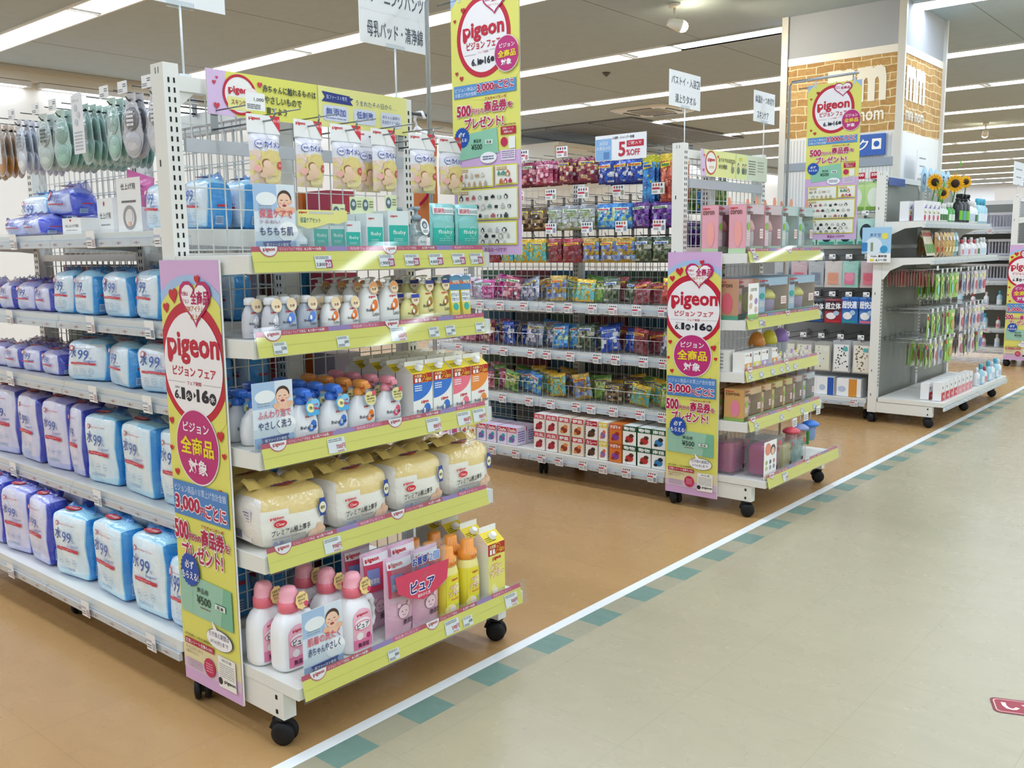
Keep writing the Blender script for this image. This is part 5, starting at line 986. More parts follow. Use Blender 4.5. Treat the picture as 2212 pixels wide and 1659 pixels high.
# header boards on the end shelves
t = empty('header_board'); t.location = (-2.60, 1.632, 1.872); t.rotation_euler = (0, 0, R90); mb = MB(); W, H = .83, .135; mb.box(0, 0, 0, W, .003, H, 'f0f0ea', 'paper'); F = Face(mb, (0, -.0006, 0), (1, 0, 0), (0, 0, 1), .0009); F.clip = (0, 0, W, H)
F.rect(0, 0, W, H, 'e6e46c', 0); F.disc(.0, .08, .07, 'dcb8e0', 1, .1); F.poly([(0, 0), (.10, 0), (.05, .06), (.07, H), (0, H)], 'dcc0e4', 1); F.ring(.115, H*.5, .062, .008, 'c41e3a', 3, .062); F.disc(.115, H*.5, .054, 'f6f4f0', 2, .054); F.rect(.07, .02, .16, .06, 'ece89c', 3)
F.pigeon(.073, .066, .160, .092, 'c41e3a', 4, 'f6f4f0'); F.text('スキンケア', .082, .036, .150, .052, 'a8782c', 4, .02)
for (x, y, s) in ((.025, .095, .014), (.035, .11, .010), (.03, .025, .022), (.19, .105, .02)): F.heart(x, y, s, 'cc4050', 4)
F.text('赤ちゃんに触れるものは', .20, .086, .41, .110, '3c4438', 3, .02, halo='f2f0a8', hw=.03); F.text('やさしいもので', .205, .052, .35, .076, '3c4438', 3, .02, halo='f2f0a8', hw=.03); F.text('育てよう', .21, .018, .29, .042, '3c4438', 3, .02)
F.rect(.42, 0, W, H, 'ecea98', 1); F.rect(.42, 0, .422, H, 'c8c478', 2); F.poly([(.435, .085), (.45, .1), (.437, .118), (.56, .112), (.557, .108), (.575, .105), (.56, .095), (.572, .082)], '2c3c88', 3); F.text('肌ファースト育児', .455, .094, .545, .108, 'c8d4f4', 4, .01)
F.text('うまれたその日から…', .585, .084, .775, .103, '5a68a0', 3, 0)
for (a, b, s, q) in ((.44, .55, '無添加', .05), (.575, .675, '低刺激', .045), (.70, .80, '', 0)):
    rr(F, a, .022, b, .074, .012, 'dce2f2', 2)
    if s: F.text(s, a+.012, .04, b-.012, .066, '5468b0', 3, .02)
F.text('赤ちゃん基準の', .708, .052, .792, .064, '6a74a0', 3, 0); F.text('安全性テスト済み', .706, .034, .794, .047, '6a74a0', 3, 0); F.lines(.45, .028, .54, .035, 1, '8a94c0', 3)
part(mb, 'printed_board', t); thing(t, 'long yellow header board about gentle skin care across the top of the nearest end shelf', 'sign')
t = empty('header_board'); t.location = (-2.60, 4.675, 1.842); t.rotation_euler = (0, 0, R90); mb = MB(); W, H = .82, .145; mb.box(0, 0, 0, W, .003, H, 'f0f0ea', 'paper'); F = Face(mb, (0, -.0006, 0), (1, 0, 0), (0, 0, 1), .0009); F.clip = (0, 0, W, H)
F.rect(0, 0, W, H, 'e6e89c', 0); F.poly([(0, 0), (.06, 0), (.03, H), (0, H)], 'dcc0e4', 1); F.ring(.11, H*.52, .065, .008, 'c45038', 3); F.disc(.11, H*.52, .057, 'f4f2e8', 2); F.pigeon(.07, .078, .15, .102, 'c41e3a', 4, 'f4f2e8'); F.text('マグマグ', .085, .042, .14, .058, 'c8903c', 4, .02)
for (x, y, s) in ((.03, .11, .016), (.025, .03, .02), (.19, .11, .018)): F.heart(x, y, s, 'cc5058', 4)
F.text('おうちでもお出でも', .20, .085, .40, .11, '4a4a38', 3, .02); F.text('水分補給', .20, .048, .30, .074, '4a4a38', 3, .02); F.rect(.41, 0, .62, H, 'dce4a0', 1); F.rect(.55, 0, W, H, 'd4dcc4', 1)
for (a, c) in ((.37, '8c8c78'), (.44, '7c8470'), (.50, '5a6a58'), (.53, '8c8c78')): F.disc(a, .05, .016, c, 3, .02); F.disc(a, .075, .010, 'e4c8a8', 3); F.disc(a, .08, .011, '4a3c30', 2)
F.lines(.57, .03, .66, .12, 6, '7a8068', 3, .4); F.lines(.69, .05, .77, .12, 4, '9aa090', 3, .3); F.disc(.47, .115, .02, 'd8d040', 3, .01); part(mb, 'printed_board', t); thing(t, 'yellow header board about drinks for outings across the top of the middle end shelf', 'sign')
# ================================================================= goods on the nearest end shelf
XF = -2.29
def row(P, y, z, lab, cat, n=1, dx=.075, x=XF, group=None, rz=R90, jit=.0, sc=None):
    for i in range(n):
        l = lab if i == 0 else lab + (', behind the front one' if i == 1 else ', %s in line' % ORD[i])
        put(P, (x-i*dx, y+(i*jit), z), rz, l, cat, group, sc)
# crossbar and hooks
def peg(y, z, xb, xt, lab, card=None):
    t = empty('peg_hook'); t.location = (xb, y, z); mb = MB(); L = xt-xb
    mb.tube([(0, 0, 0), (L-.02, 0, .0), (L-.006, 0, .006), (L, 0, .03)], .0028, '8a8e90', 'chrome', 8); mb.tube([(0, 0, .055), (L*.7, 0, .055)], .0022, '8a8e90', 'chrome', 6); mb.box(-.004, -.012, -.012, 0, .012, .065, '9a9ea0', 'chrome'); part(mb, 'rod', t)
    if card:
        mb = MB(); F = Face(mb, (L*.7, -.032, .035), (0, 1, 0), (0, 0, 1), .0005); mb.box(L*.7-.001, -.032, .035, L*.7-.0004, .034, .085, 'f2f2f2', 'paper'); F.rect(0, 0, .066, .05, 'f4f4f4', 0); F.text(card, .028, .025, .062, .036, '333333', 1, .01); F.lines(.004, .003, .05, .018, 3, '555555', 1); F.disc(.02, .05, .02, 'f4e8e8', 0, .012); part(mb, 'price_card', t)
    return thing(t, lab, 'hook', 'peg hooks')
mb = MB(); mb.box(-2.625, 1.56, 1.755, -2.61, 2.45, 1.795, 'b8bcc0', 'painted_steel'); o = mb.obj('peg_bar'); thing(o, 'flat grey bar carrying the peg hooks of the nearest end shelf', 'bar')
hk = [1.655, 1.80, 1.95, 2.115, 2.29, 2.47]
gb = [(1.66, -2.36), (1.82, -2.36), (1.967, -2.36), (2.115, -2.43), (2.125, -2.36), (2.303, -2.36), (2.475, -2.36)]
for i, y in enumerate((1.66, 1.82, 1.967, 2.125, 2.303, 2.44)):
    peg(y, 1.828, -2.61, -2.30, 'peg hook %s from the near side over the teal lotion shelf' % ORD[i], '1,000' if i == 0 else None)
gl = ['first from the near side, under the price card', 'second from the near side', 'third from the near side', 'rear one of the overlapping pair', 'front one of the overlapping pair', 'just left of the banner pole', 'farthest, in front of the banner']
for i, (y, x) in enumerate(gb): put(P_gauze, (x, min(y, 2.44), 1.645), R90+.12*math.sin(i*2.1), 'clear gauze bag with white header, %s' % gl[i], 'gauze bag', 'hanging gauze bags', (1.0, 1, 1.0))
z = ZG1[0]
put(P_post[0], (-2.252, 1.61, z+.008), R90, 'blue poster card of a baby on the top shelf of the nearest end shelf', 'poster', rx=0)
put(P_set, (-2.30, 1.79, z), R90, 'clear gift box of teal baby lotion under a pale yellow card', 'gift set')
row(P_filE, 1.905, z, 'small teal and white lotion box beside the gift set', 'box', 2, .055, -2.29)
row(P_filS, 1.995, z, 'teal and white lotion box, middle of the three', 'box', 2, .055, -2.29); row(P_filL, 2.096, z, 'largest teal and white lotion box, right of the three', 'box', 2, .065, -2.295)
row(P_bw, 2.20, z, 'grey pump bottle with a round baby tag on the top shelf', 'pump bottle', 2, .085, -2.29)
put(P_tealP, (-2.28, 2.31, z), R90, 'teal refill pouch beside the grey pump bottle', 'pouch'); put(P_tealP, (-2.28, 2.435, z), R90, 'teal refill pouch at the far end of the top shelf', 'pouch')
put(P_tealP, (-2.33, 2.38, z), R90, 'teal refill pouch tucked behind the two front pouches', 'pouch')
# small leaf-green tags standing on the boxes
for i, (y, l) in enumerate(((1.90, 'small'), (1.97, 'middle'), (2.02, 'next'), (2.12, 'large'))):
    mb = MB(); mb.box(0, 0, 0, .05, .001, .055, 'dce4b8', 'paper'); F = Face(mb, (0, -.0006, 0), (1, 0, 0), (0, 0, 1), .0004); F.disc(.014, .03, .012, '5a6a70', 1, .018); F.disc(.014, .032, .007, 'c0ccd0', 2); F.lines(.03, .02, .047, .045, 3, '80885a', 1)
    thing(mb.obj('promotion_tag', None, (-2.33, y-.02, z+(.10, .125, .125, .135)[i]), (0, 0, R90)), 'pale green promotion tag standing on the %s lotion box' % l, 'tag', 'green tags above the lotion boxes')
z = ZG1[1]; nm = 'second shelf'
row(P_oil, 1.592, z, 'clear baby oil bottle with cream tag, front left of the %s' % nm, 'bottle', 1, .06, -2.275); put(P_oil, (-2.315, 1.553, z), R90, 'clear baby oil bottle half hidden behind the front one, far left', 'bottle')
row(P_lotB, 1.652, z, 'translucent grey lotion bottle with blue mark, left one', 'bottle', 3, .062, -2.285, 'grey lotion bottles', jit=.004); row(P_lotB, 1.728, z, 'translucent grey lotion bottle with blue mark, right one', 'bottle', 3, .062, -2.285, 'grey lotion bottles', jit=.004)
row(P_lotO, 1.812, z, 'small white lotion bottle with orange mark, left one', 'bottle', 3, .06, -2.28, 'small white lotion bottles', jit=-.006); row(P_lotO, 1.888, z, 'small white lotion bottle with orange mark, right one', 'bottle', 3, .06, -2.28, 'small white lotion bottles', jit=-.006)
row(P_pumpO, 1.974, z, 'white pump lotion bottle with orange mark, left one', 'pump bottle', 4, .072, -2.29, 'white pump lotion bottles', jit=-.006); row(P_pumpO, 2.062, z, 'white pump lotion bottle with orange mark, right one', 'pump bottle', 4, .072, -2.29, 'white pump lotion bottles', jit=-.004)
row(P_yelS, 2.146, z, 'small pale yellow lotion bottle with blue-banded tag', 'bottle', 3, .062, -2.28, 'yellow lotion bottles', jit=-.004)
row(P_yelP, 2.224, z, 'pale yellow pump bottle, left of the two', 'pump bottle', 3, .072, -2.29, 'yellow pump bottles', jit=-.004); row(P_yelP, 2.302, z, 'pale yellow pump bottle, right of the two', 'pump bottle', 3, .072, -2.29, 'yellow pump bottles', jit=-.004)
row(P_tube, 2.358, z, 'yellow and white ointment tube with orange header, left one', 'tube', 3, .045, -2.275, 'ointment tubes'); row(P_tube, 2.412, z, 'yellow and white ointment tube with orange header, right one', 'tube', 3, .045, -2.275, 'ointment tubes')
z = ZG1[2]
put(P_post[1], (-2.252, 1.572, z+.008), R90, 'blue poster card of a baby in foam on the third shelf', 'poster')
for (y, P, c) in ((1.50+.085, P_foB, 'blue-topped foam soap bottle hidden behind the poster card'), (1.705, P_foB, 'blue-topped foam soap bottle right of the poster card'), (1.822, P_foB, 'blue-topped foam soap bottle, the right one'), (1.936, P_foO, 'orange-topped foam soap bottle'), (2.052, P_foP, 'pink-topped foam soap bottle')):
    row(P, y, z, 'white %s' % c, 'soap bottle', 4 if y > 1.6 else 3, .085, -2.30 if y > 1.6 else -2.36, 'foam soap bottles', jit=-.003, sc=(1.12, .95, 1.0))
for (y, P, c) in ((2.170, P_caB, 'blue, left one'), (2.265, P_caB, 'blue, right one'), (2.362, P_caP, 'pink'), (2.456, P_caO, 'orange')):
    row(P, y, z, 'baby soap refill carton with red band, %s' % c, 'carton', 4, .088, -2.29, 'baby soap cartons', jit=0, sc=(1.07, 1, .98))
z = ZG1[3]
for i, (y, x, r) in enumerate(((1.645, -2.352, -.08), (1.905, -2.352, .03), (2.16, -2.352, .0), (2.412, -2.352, .03))):
    put(P_gold, (x, y, z), R90+r, 'gold and white bag of thick wipes, %s' % ('nearest and fullest', 'second from the near side', 'third from the near side', 'farthest of the front row')[i], 'wipes bag', 'gold wipes bags', sc=(.955, .92, .97) if i == 0 else (.93, .92, .98))
    put(P_gold, (x-.185, y, z), R90+.02, 'gold and white wipes bag in the back row, %s from the near side' % ORD[i], 'wipes bag', 'gold wipes bags', sc=(.93, .55, .98))
z = .212
for (x, y, l) in ((-2.245, 1.60, 'front left of the group'), (-2.34, 1.578, 'behind the front left one'), (-2.19, 1.80, 'frontmost beside the poster card'), (-2.285, 1.775, 'second in line behind the frontmost'), (-2.38, 1.76, 'last in line, farthest back')):
    put(P_jug, (x, y, z), R90, 'white laundry jug with pink cap, %s' % l, 'detergent jug', 'laundry jugs', sc=(1.06, 1, 1.0))
put(P_post[2], (-2.118, 1.612, z+.01), R90, 'blue poster card about gentle laundry on the bottom shelf', 'poster', sc=(1.05, 1, 1.05))
for (x, y, l) in ((-2.155, 1.945, 'front left of the pair'), (-2.15, 2.06, 'front right of the pair'), (-2.25, 1.93, 'second in line'), (-2.33, 1.92, 'last in line'), (-2.25, 2.05, 'second in the right line')):
    put(P_pinkR, (x, y, z), R90, 'pink refill pouch with a bear face, %s' % l, 'refill pouch', 'pink refill pouches')
# clear carry bag slung over the front two pink pouches
t = empty('value_pack_bag'); mb = MB(); pillow(mb, .25, .16, .03, 'ffffff', 'clear_film', 9, 7, .2, 8, z0=.165); part(mb, 'clear_bag', t); mb = MB(); F = Face(mb, (0, -.017, .17), (1, 0, 0), (0, 0, 1), .0005, 'print')
F.poly([(-.11, .03), (-.06, .0), (0, -.02), (.06, -.005), (.11, .02), (.12, .085), (-.12, .085)], 'd84464', 1); F.text('ピュア', -.055, .012, .05, .05, '2c2c80', 2, .05, halo='f6ecf4', hw=.08); F.text('詰めかえ用', -.025, -.008, .03, .004, 'fbe4ea', 2, .02); F.text('お買得', -.045, .10, .02, .128, '2c3c98', 2, .05, halo='eef2fa', hw=.06); F.text('2個', .03, .10, .075, .13, '8098d0', 2, .05, halo='eef2fa', hw=.06); part(mb, 'print', t)
t.location = (-2.112, 2.0, z-.03); t.rotation_euler = (0, 0, R90); thing(t, 'crinkled clear bag with blue and pink lettering over the pink refill pouches', 'bag')
row(P_soft, 2.165, z, 'yellow fabric softener bottle with orange cap, left one', 'bottle', 3, .075, -2.15, 'softener bottles', jit=-.006); row(P_soft, 2.268, z, 'yellow fabric softener bottle with orange cap, right one', 'bottle', 3, .075, -2.15, 'softener bottles', jit=-.006)
row(P_caS, 2.372, z, 'yellow fabric softener carton with red band', 'carton', 4, .092, -2.15, 'softener cartons')
# child's bib on a white hanger at the far top corner
t = empty('child_hanger'); mb = MB(); mb.tube([(0, 0, 0), (-.012, .0, .03), (0, 0, .055), (.03, 0, .055), (.045, 0, .03)], .006, 'f2f4f6', 'plastic', 8); mb.tube([(0, 0, 0), (-.02, 0, -.02), (-.10, 0, -.045)], [.007, .008, .006], 'f2f4f6', 'plastic', 8); mb.tube([(0, 0, 0), (.03, 0, -.02), (.12, 0, -.05)], [.007, .008, .006], 'f2f4f6', 'plastic', 8); part(mb, 'hanger', t)
mb = MB(); pillow(mb, .22, .36, .03, 'e08850', 'paper', 9, 9, .15, 5, colf=lambda u, v, s: 'd8844c' if v < .62 else ('e8dcc8' if (int(u*9)+int(v*20)) % 3 else 'd07848'), z0=-.40); mb.tube([(.06, -.02, -.14), (.09, -.022, -.2), (.07, -.022, -.27), (.03, -.022, -.30)], .006, 'c82858', 'paper', 6); part(mb, 'bib', t)
t.location = (-2.72, 2.63, 1.93); thing(t, 'orange child bib on a white hanger behind the banner pole', 'bib'); mb = MB(); mb.tube([(-2.75, 2.50, 1.985), (-2.68, 2.66, 1.975)], .007, '4a4c4c', 'painted_steel', 8); mb.box(-2.76, 2.49, 1.98, -2.74, 2.507, 2.0, '4a4c4c', 'painted_steel'); thing(mb.obj('garment_rail'), 'dark arm on top of the far upright holding the white hanger', 'hook')
# ================================================================= blue wipes shelves
def wrow(P, items, yf, z, dp, n, what, where, sc=1.0, grp='blue wipes packs'):
    for i, (x, r, s_) in enumerate(items):
        for k in range(n):
            if callable(s_): pass
            l = '%s, %s from the left%s' % (what, ORD[i], '' if k == 0 else (', second row' if k == 1 else ', third row'))
            PP = {id(P_cy8): P_cy8s, id(P_pu8): P_pu8s, id(P_cyM): P_cyMs, id(P_puM): P_puMs}.get(id(P), [P]*3)[(i*2+k) % 3]
            put(PP, (x, yf+dp/2+.016+k*(dp+.028), z), r*(1 if k == 0 else .4)+(.06 if k == 0 else .015)*math.sin(i*3+k*2+yf), l+', %s' % where, 'wipes pack', grp, (s_[0], s_[1]*.8, s_[2]))
# base deck (z .185)
zb = .187
wrow(P_cy8, [(-3.62, .05, (.95, 1, .87)), (-3.30, .0, (1, 1, .94)), (-3.01, -.03, (.92, 1, .95))], 1.52, zb, .125, 3, 'tall cyan multipack of wipes', 'bottom deck')
put(P_cyM, (-2.805, 1.585, zb), .0, 'narrow cyan wipes pack with red sticker at the right end of the bottom deck', 'wipes pack', 'blue wipes packs', (.75, .7, 1.5))
put(P_cy8, (-2.825, 1.735, zb), .0, 'tall cyan multipack behind the narrow pack at the right end of the bottom deck', 'wipes pack', 'blue wipes packs', (.78, .75, .94))
put(P_cy8, (-2.825, 1.88, zb), .0, 'tall cyan multipack against the end shelf mesh on the bottom deck', 'wipes pack', 'blue wipes packs', (.78, .75, .92))
wrow(P_pu8, [(-4.62, .1, (1, 1, .92)), (-4.38, .06, (1, 1, .93)), (-4.13, .08, (1, 1, .92)), (-3.90, .02, (.92, 1, .9))], 1.52, zb, .12, 3, 'tall royal blue multipack of wipes', 'bottom deck')
# shelf D
z = ZB[3]
wrow(P_cy8, [(-3.56, .05, (.85, 1, .92)), (-3.27, .0, (.98, 1, .93)), (-3.0, -.04, (.85, 1, .93))], 1.645, z, .12, 2, 'cyan multipack of wipes', 'second lowest shelf')
put(P_cy8, (-2.80, 1.72, z), 0, 'cyan multipack at the right end of the second lowest shelf', 'wipes pack', 'blue wipes packs', (.68, .75, .9)); put(P_cy8, (-2.80, 1.87, z), 0, 'cyan multipack near the mesh, second row, second lowest shelf', 'wipes pack', 'blue wipes packs', (.68, .75, .9))
wrow(P_pu8, [(-4.50, .08, (1.1, 1, 1)), (-4.22, .03, (1.05, 1, .97)), (-3.96, .05, (.95, 1, .98)), (-3.765, .0, (.6, 1, .95))], 1.645, z, .12, 2, 'royal blue multipack of wipes', 'second lowest shelf')
# shelf C: packs lying and small packs
z = ZB[2]
wrow(P_cyM, [(-3.64, .2, (1.15, 1.2, .98)), (-3.36, -.1, (1.1, 1.2, 1.0)), (-3.09, .12, (1.15, 1.2, 1.05)), (-2.84, 0, (1.0, 1.2, 1.0))], 1.645, z, .12, 2, 'plump cyan and white wipes pack', 'middle shelf')
wrow(P_puM, [(-4.50, .05, (1, 1, .82)), (-4.325, .03, (1, 1, .82)), (-4.14, .04, (1, 1, .84)), (-3.95, .02, (1.05, 1, .80))], 1.645, z, .11, 2, 'small violet-blue wipes pack', 'middle shelf')
# shelf B
z = ZB[1]
wrow(P_cyM, [(-3.78, .08, (.72, 1, 1.0)), (-3.60, .05, (.82, 1, 1.0)), (-3.35, .0, (.9, 1, 1.0)), (-3.12, -.03, (.95, 1, 1.05)), (-2.86, .0, (.9, 1, 1.0))], 1.645, z, .10, 2, 'cyan wipes pack standing upright', 'fourth shelf up')
wrow(P_puM, [(-4.52, .05, (1, 1, .95)), (-4.33, .03, (.95, 1, .93)), (-4.14, .05, (1, 1, .93)), (-3.97, .02, (.9, 1, .9))], 1.645, z, .11, 2, 'small violet-blue wipes pack', 'fourth shelf up')
# shelf A
z = ZB[0]
for i, (x, y, r, zz) in enumerate(((-4.12, 1.71, .05, 0), (-3.93, 1.70, -.1, 0), (-3.93, 1.86, .05, .0), (-3.86, 1.78, .1, .078))):
    put(P_dq, (x, y, z+zz), r, ('violet wipes pack, left one lying on the top shelf', 'violet wipes pack, right one lying on the top shelf', 'violet wipes pack at the back of the top shelf', 'blue wipes pack stacked on top of the two violet packs')[i], 'wipes pack', 'blue wipes packs', (1.05, 1, 1.35 if i == 3 else 1))
put(P_cyM, (-4.32, 1.86, z), .1, 'white and violet wipes pack at the back left of the top shelf', 'wipes pack', 'blue wipes packs', (1.1, 1, 1.1))
put(P_cyM, (-3.00, 1.71, z), 0, 'cyan wipes pack beside the upright on the top shelf', 'wipes pack', 'blue wipes packs', (.72, 1, .95))
for k, (x, y) in enumerate(((-2.84, 1.76), (-2.84, 1.90), (-3.02, 1.88))): put(P_cyM, (x, y, z), 0, 'cyan wipes pack seen through the mesh on the top shelf, %s' % ('nearest', 'second', 'inner')[k], 'wipes pack', 'blue wipes packs', (.8, 1, 1))
def d_shi(F, w, h): F.text('仕上げ用', -w*.35, h*.42, w*.35, h*.6, '3a3a3c', 1, .01); F.disc(-w*.05, h*.85, w*.05, 'c03040', 1); F.lines(-w*.3, h*.2, w*.3, h*.3, 1, 'a0a0a0', 1)
P_shi = bx('mirror_box', .14, .10, .10, 'f0f0ee', d_shi)
put(P_shi, (-3.65, 1.72, z), .05, 'low white box of finishing toothbrush at the front of the top shelf', 'box', None, (1, 1, .62)); put(P_shi, (-3.50, 1.78, z), -.1, 'taller white box behind the low one on the top shelf', 'box', None, (1.1, .9, 1.32))
t = empty('poster_card'); mb = MB(); w, h = .155, .185; mb.box(-w/2, 0, 0, w/2, .002, h, 'f2f2f2', 'paper'); F = Face(mb, (0, -.0006, 0), (1, 0, 0), (0, 0, 1), .0004); F.text('仕上げ用', -w*.3, h*.78, w*.3, h*.9, '3a3a3c', 1, .01); F.rect(-w*.3, h*.54, w*.3, h*.58, '6a6a6c', 1); F.ring(0, h*.26, w*.27, .012, '9a9a9c', 1, h*.23); F.disc(0, h*.28, w*.14, 'e4e0dc', 2, h*.12); F.disc(0, h*.14, w*.06, 'e8b8a0', 3); part(mb, 'card', t)
mb = MB(); mb.box(-.03, .002, 0, .03, .04, .004, 'f2f2f2', 'paper'); part(mb, 'foot', t); t.location = (-3.165, 1.655, z+.0015); t.rotation_euler = (0, 0, .04); thing(t, 'white poster card with a grey oval on the top shelf of the wipes shelving', 'poster')
t = empty('tissue_bag'); mb = MB(); pillow(mb, .17, .22, .05, 'f0f0f4', 'film', 8, 10, .15, 4, colf=lambda u, v, s: 'e070b0' if v > .5 else 'eeeef4'); part(mb, 'bag', t); mb = MB(); F = Face(mb, (0, 0, 0), (1, 0, 0), (0, 0, 1), .0006, 'print', pwarp(.17, .22, .055, .004)); F.lines(-.05, .13, .05, .19, 4, 'b03080', 1); part(mb, 'print', t); t.location = (-3.33, 1.76, z); t.rotation_euler = (0, .25, .1); thing(t, 'leaning pink and white tissue bag on the top shelf of the wipes shelving', 'bag')
# hanging hand mirrors on pegs above the top shelf
def blister(name, card, top, bot, mark=None):
    t = empty(name); mb = MB(); pts = []
    for k in range(24):
        a = 2*PI*k/24; pts.append((.044*math.cos(a)*(1 if math.sin(a) < 0 else .8), .105+.095*math.sin(a)))
    mb.prism(pts, 1, -.0015, .0015, card, 'paper'); mb.box(-.02, -.0015, .19, .02, .0015, .215, card, 'paper'); part(mb, 'backing_card', t)
    mb = MB(); mb.ball((0, -.004, .058), .034, bot, 'film', 16, (1, .35, 1.15)); part(mb, 'lower_shell', t, label='rounded lower shell')
    mb = MB(); mb.ball((0, -.004, .135), .03, top, 'film', 16, (1, .35, 1.3)); 
    if mark:
        for k in range(4): mb.box(-.014, -.0165, .112+k*.013, .014, -.0155, .120+k*.013, mark, 'print')
    part(mb, 'upper_shell', t); mb = MB(); mb.ball((0, -.004, .10), .044, 'ffffff', 'clear_film', 16, (1, .3, 2.1)); part(mb, 'clear_cover', t); return proto(t)
BL = [blister('hanging_spoon_case', 'e8d8c8', 'b89068', 'd89028'), blister('hanging_spoon_case', 'e4e6ee', 'c4ccd8', 'eef0f4', '8c94a0'), blister('hanging_spoon_case', 'd8e4e0', 'a8b4b0', 'c8d8d0', '5c6864'), blister('hanging_spoon_case', 'c8e0d8', '90b8a8', '98c8b4'), blister('hanging_spoon_case', 'd8d4d8', '6a6468', 'd0ccd0', 'e4e0e4')]
hp = [(-4.55, 0, 3), (-4.36, 0, 4), (-4.19, 0, 4), (-3.985, 1, 7), (-3.765, 2, 8), (-3.62, 3, 10), (-3.42, 3, 10), (-3.22, 3, 4), (-3.09, 4, 2), (-2.93, 4, 2)]
for i, (x, k, n) in enumerate(hp):
    t = empty('peg_hook'); t.location = (x, 1.965, 1.965); mb = MB(); mb.tube([(0, 0, 0), (0, -.325, 0), (0, -.335, .012)], .003, '5a6060', 'chrome', 8); mb.tube([(0, 0, .05), (0, -.31, .05)], .0022, '5a6060', 'chrome', 6); mb.box(-.012, -.002, -.01, .012, .004, .06, '8a8e90', 'chrome'); part(mb, 'rod', t)
    mb = MB(); mb.box(-.03, -.345, .02, .03, -.343, .06, 'eef0f2', 'paper'); F = Face(mb, (-.03, -.3455, .02), (1, 0, 0), (0, 0, 1), .0005); F.rect(0, 0, .06, .04, 'f0f2f4', 0); F.lines(.004, .004, .035, .016, 2, '6a6e74', 1); F.lines(.036, .018, .056, .032, 2, '4a4e54', 1); part(mb, 'price_card', t)
    thing(t, 'long peg hook with white price card above the wipes shelves, %s from the left' % ORD[i], 'hook', 'peg hooks over the wipes')
    for j in range(n):
        put(BL[k], (x+.006*math.sin(j*2), 1.648+j*.026, 1.762), .12*math.sin(i*1.7)+.05, '%s blister pack, %s on the %s hook from the left' % (('orange', 'white', 'grey-green', 'green', 'brown-grey')[k], 'front one' if j == 0 else ORD[j]+' back', ORD[i]), 'blister pack', 'hanging blister packs', (1.3, .6, 1.05))
for i, (x, zc) in enumerate(((-4.135, 1.82), (-3.405, 1.81))):
    mb = MB(); mb.box(-.042, 0, 0, .042, .0015, .205, 'eceef2', 'paper'); F = Face(mb, (0, -.0006, 0), (1, 0, 0), (0, 0, 1), .0005); F.lines(-.03, .01, .03, .08, 6, 'b8bcc8', 1); 
    for k in range(3): F.disc(-.01+.02*(k % 2), .11+k*.025, .012, 'c8ccd8', 1)
    F.text('ピタッと', -.03, .18, .02, .19, '8a8ea0', 1, 0)
    thing(mb.obj('hanging_strip_card', None, (x, 1.61, zc)), 'long narrow white info card hanging before the %s' % ('orange packs' if i == 0 else 'green packs'), 'info card')
# things on the far side of the wipes shelving, seen through the mesh
gondola(1.0, [(z, .375) for z in (1.5, 1.2, .9, .55)], deck=.5, loc=(-2.70, 2.063, 0), rz=PI, lab='rear side of the wipes shelving, seen through the end shelf mesh', left=False, right=False, rails=dict(n=2, h=.05), base_front=.15, top=1.98, leg=False, group='cross shelving runs')
P_misc = [bx('rear_shelf_box', .13, .12, .17, c, lambda F, w, h, c2=c2: (F.rect(-w*.4, h*.2, w*.4, h*.6, c2, 1), F.disc(0, h*.75, w*.2, c2, 1))) for c, c2 in (('c8485c', 'e8d0d4'), ('e07c30', 'f4e4c8'), ('3c9cd0', 'e4eef4'), ('2a88b8', 'c4dce8'), ('d8cce0', 'a880b0'), ('703828', 'c88858'))]
gondola(1.0, [(z, .375) for z in (1.5, 1.2, .9, .55)], deck=.5, loc=(-3.70, 2.063, 0), rz=PI, lab='rear side of the wipes shelving at the left edge, behind the packs', left=False, right=False, rails=dict(n=1, h=.05), base_front=.15, top=1.98, leg=False, group='cross shelving runs')
P_wide = [bx('rear_shelf_box', .30, .14, .20, c, lambda F, w, h, c2=c2: (F.rect(-w*.4, h*.2, w*.4, h*.6, c2, 1))) for c, c2 in (('4a6450', '6a8a60'), ('5a5c60', '8c8e90'), ('2a5a78', '4a80a0'), ('7a3038', 'a85058'))]
for zi, z in enumerate((1.5, 1.2, .9, .55, .187)):
    for j in range(3): put(P_wide[(zi+j) % 4], (-3.88-j*.33, 2.16, z), PI, 'wide %s carton, rear left wipes shelving, %s level down, %s from the right' % (('green', 'grey', 'blue', 'dark red')[(zi+j) % 4], ORD[zi], ORD[j]), 'box', 'boxes behind the mesh')
r_ = random.Random(3); kk = 0
for zi, z in enumerate((1.5, 1.2, .9, .55, .187)):
    for j in range(6):
        k = (0, 1, 2, 0, 3, 5, 4, 1)[(zi*3+j) % 8]; kk += 1
        put(P_misc[k], (-2.80-j*.155, 2.25-.0*j, z), PI, '%s box, rear wipes shelving, %s in from the mesh, %s level down' % (('crimson', 'orange', 'sky blue', 'teal blue', 'lilac', 'brown')[k], ORD[j], ORD[zi]), 'box', 'boxes behind the mesh')
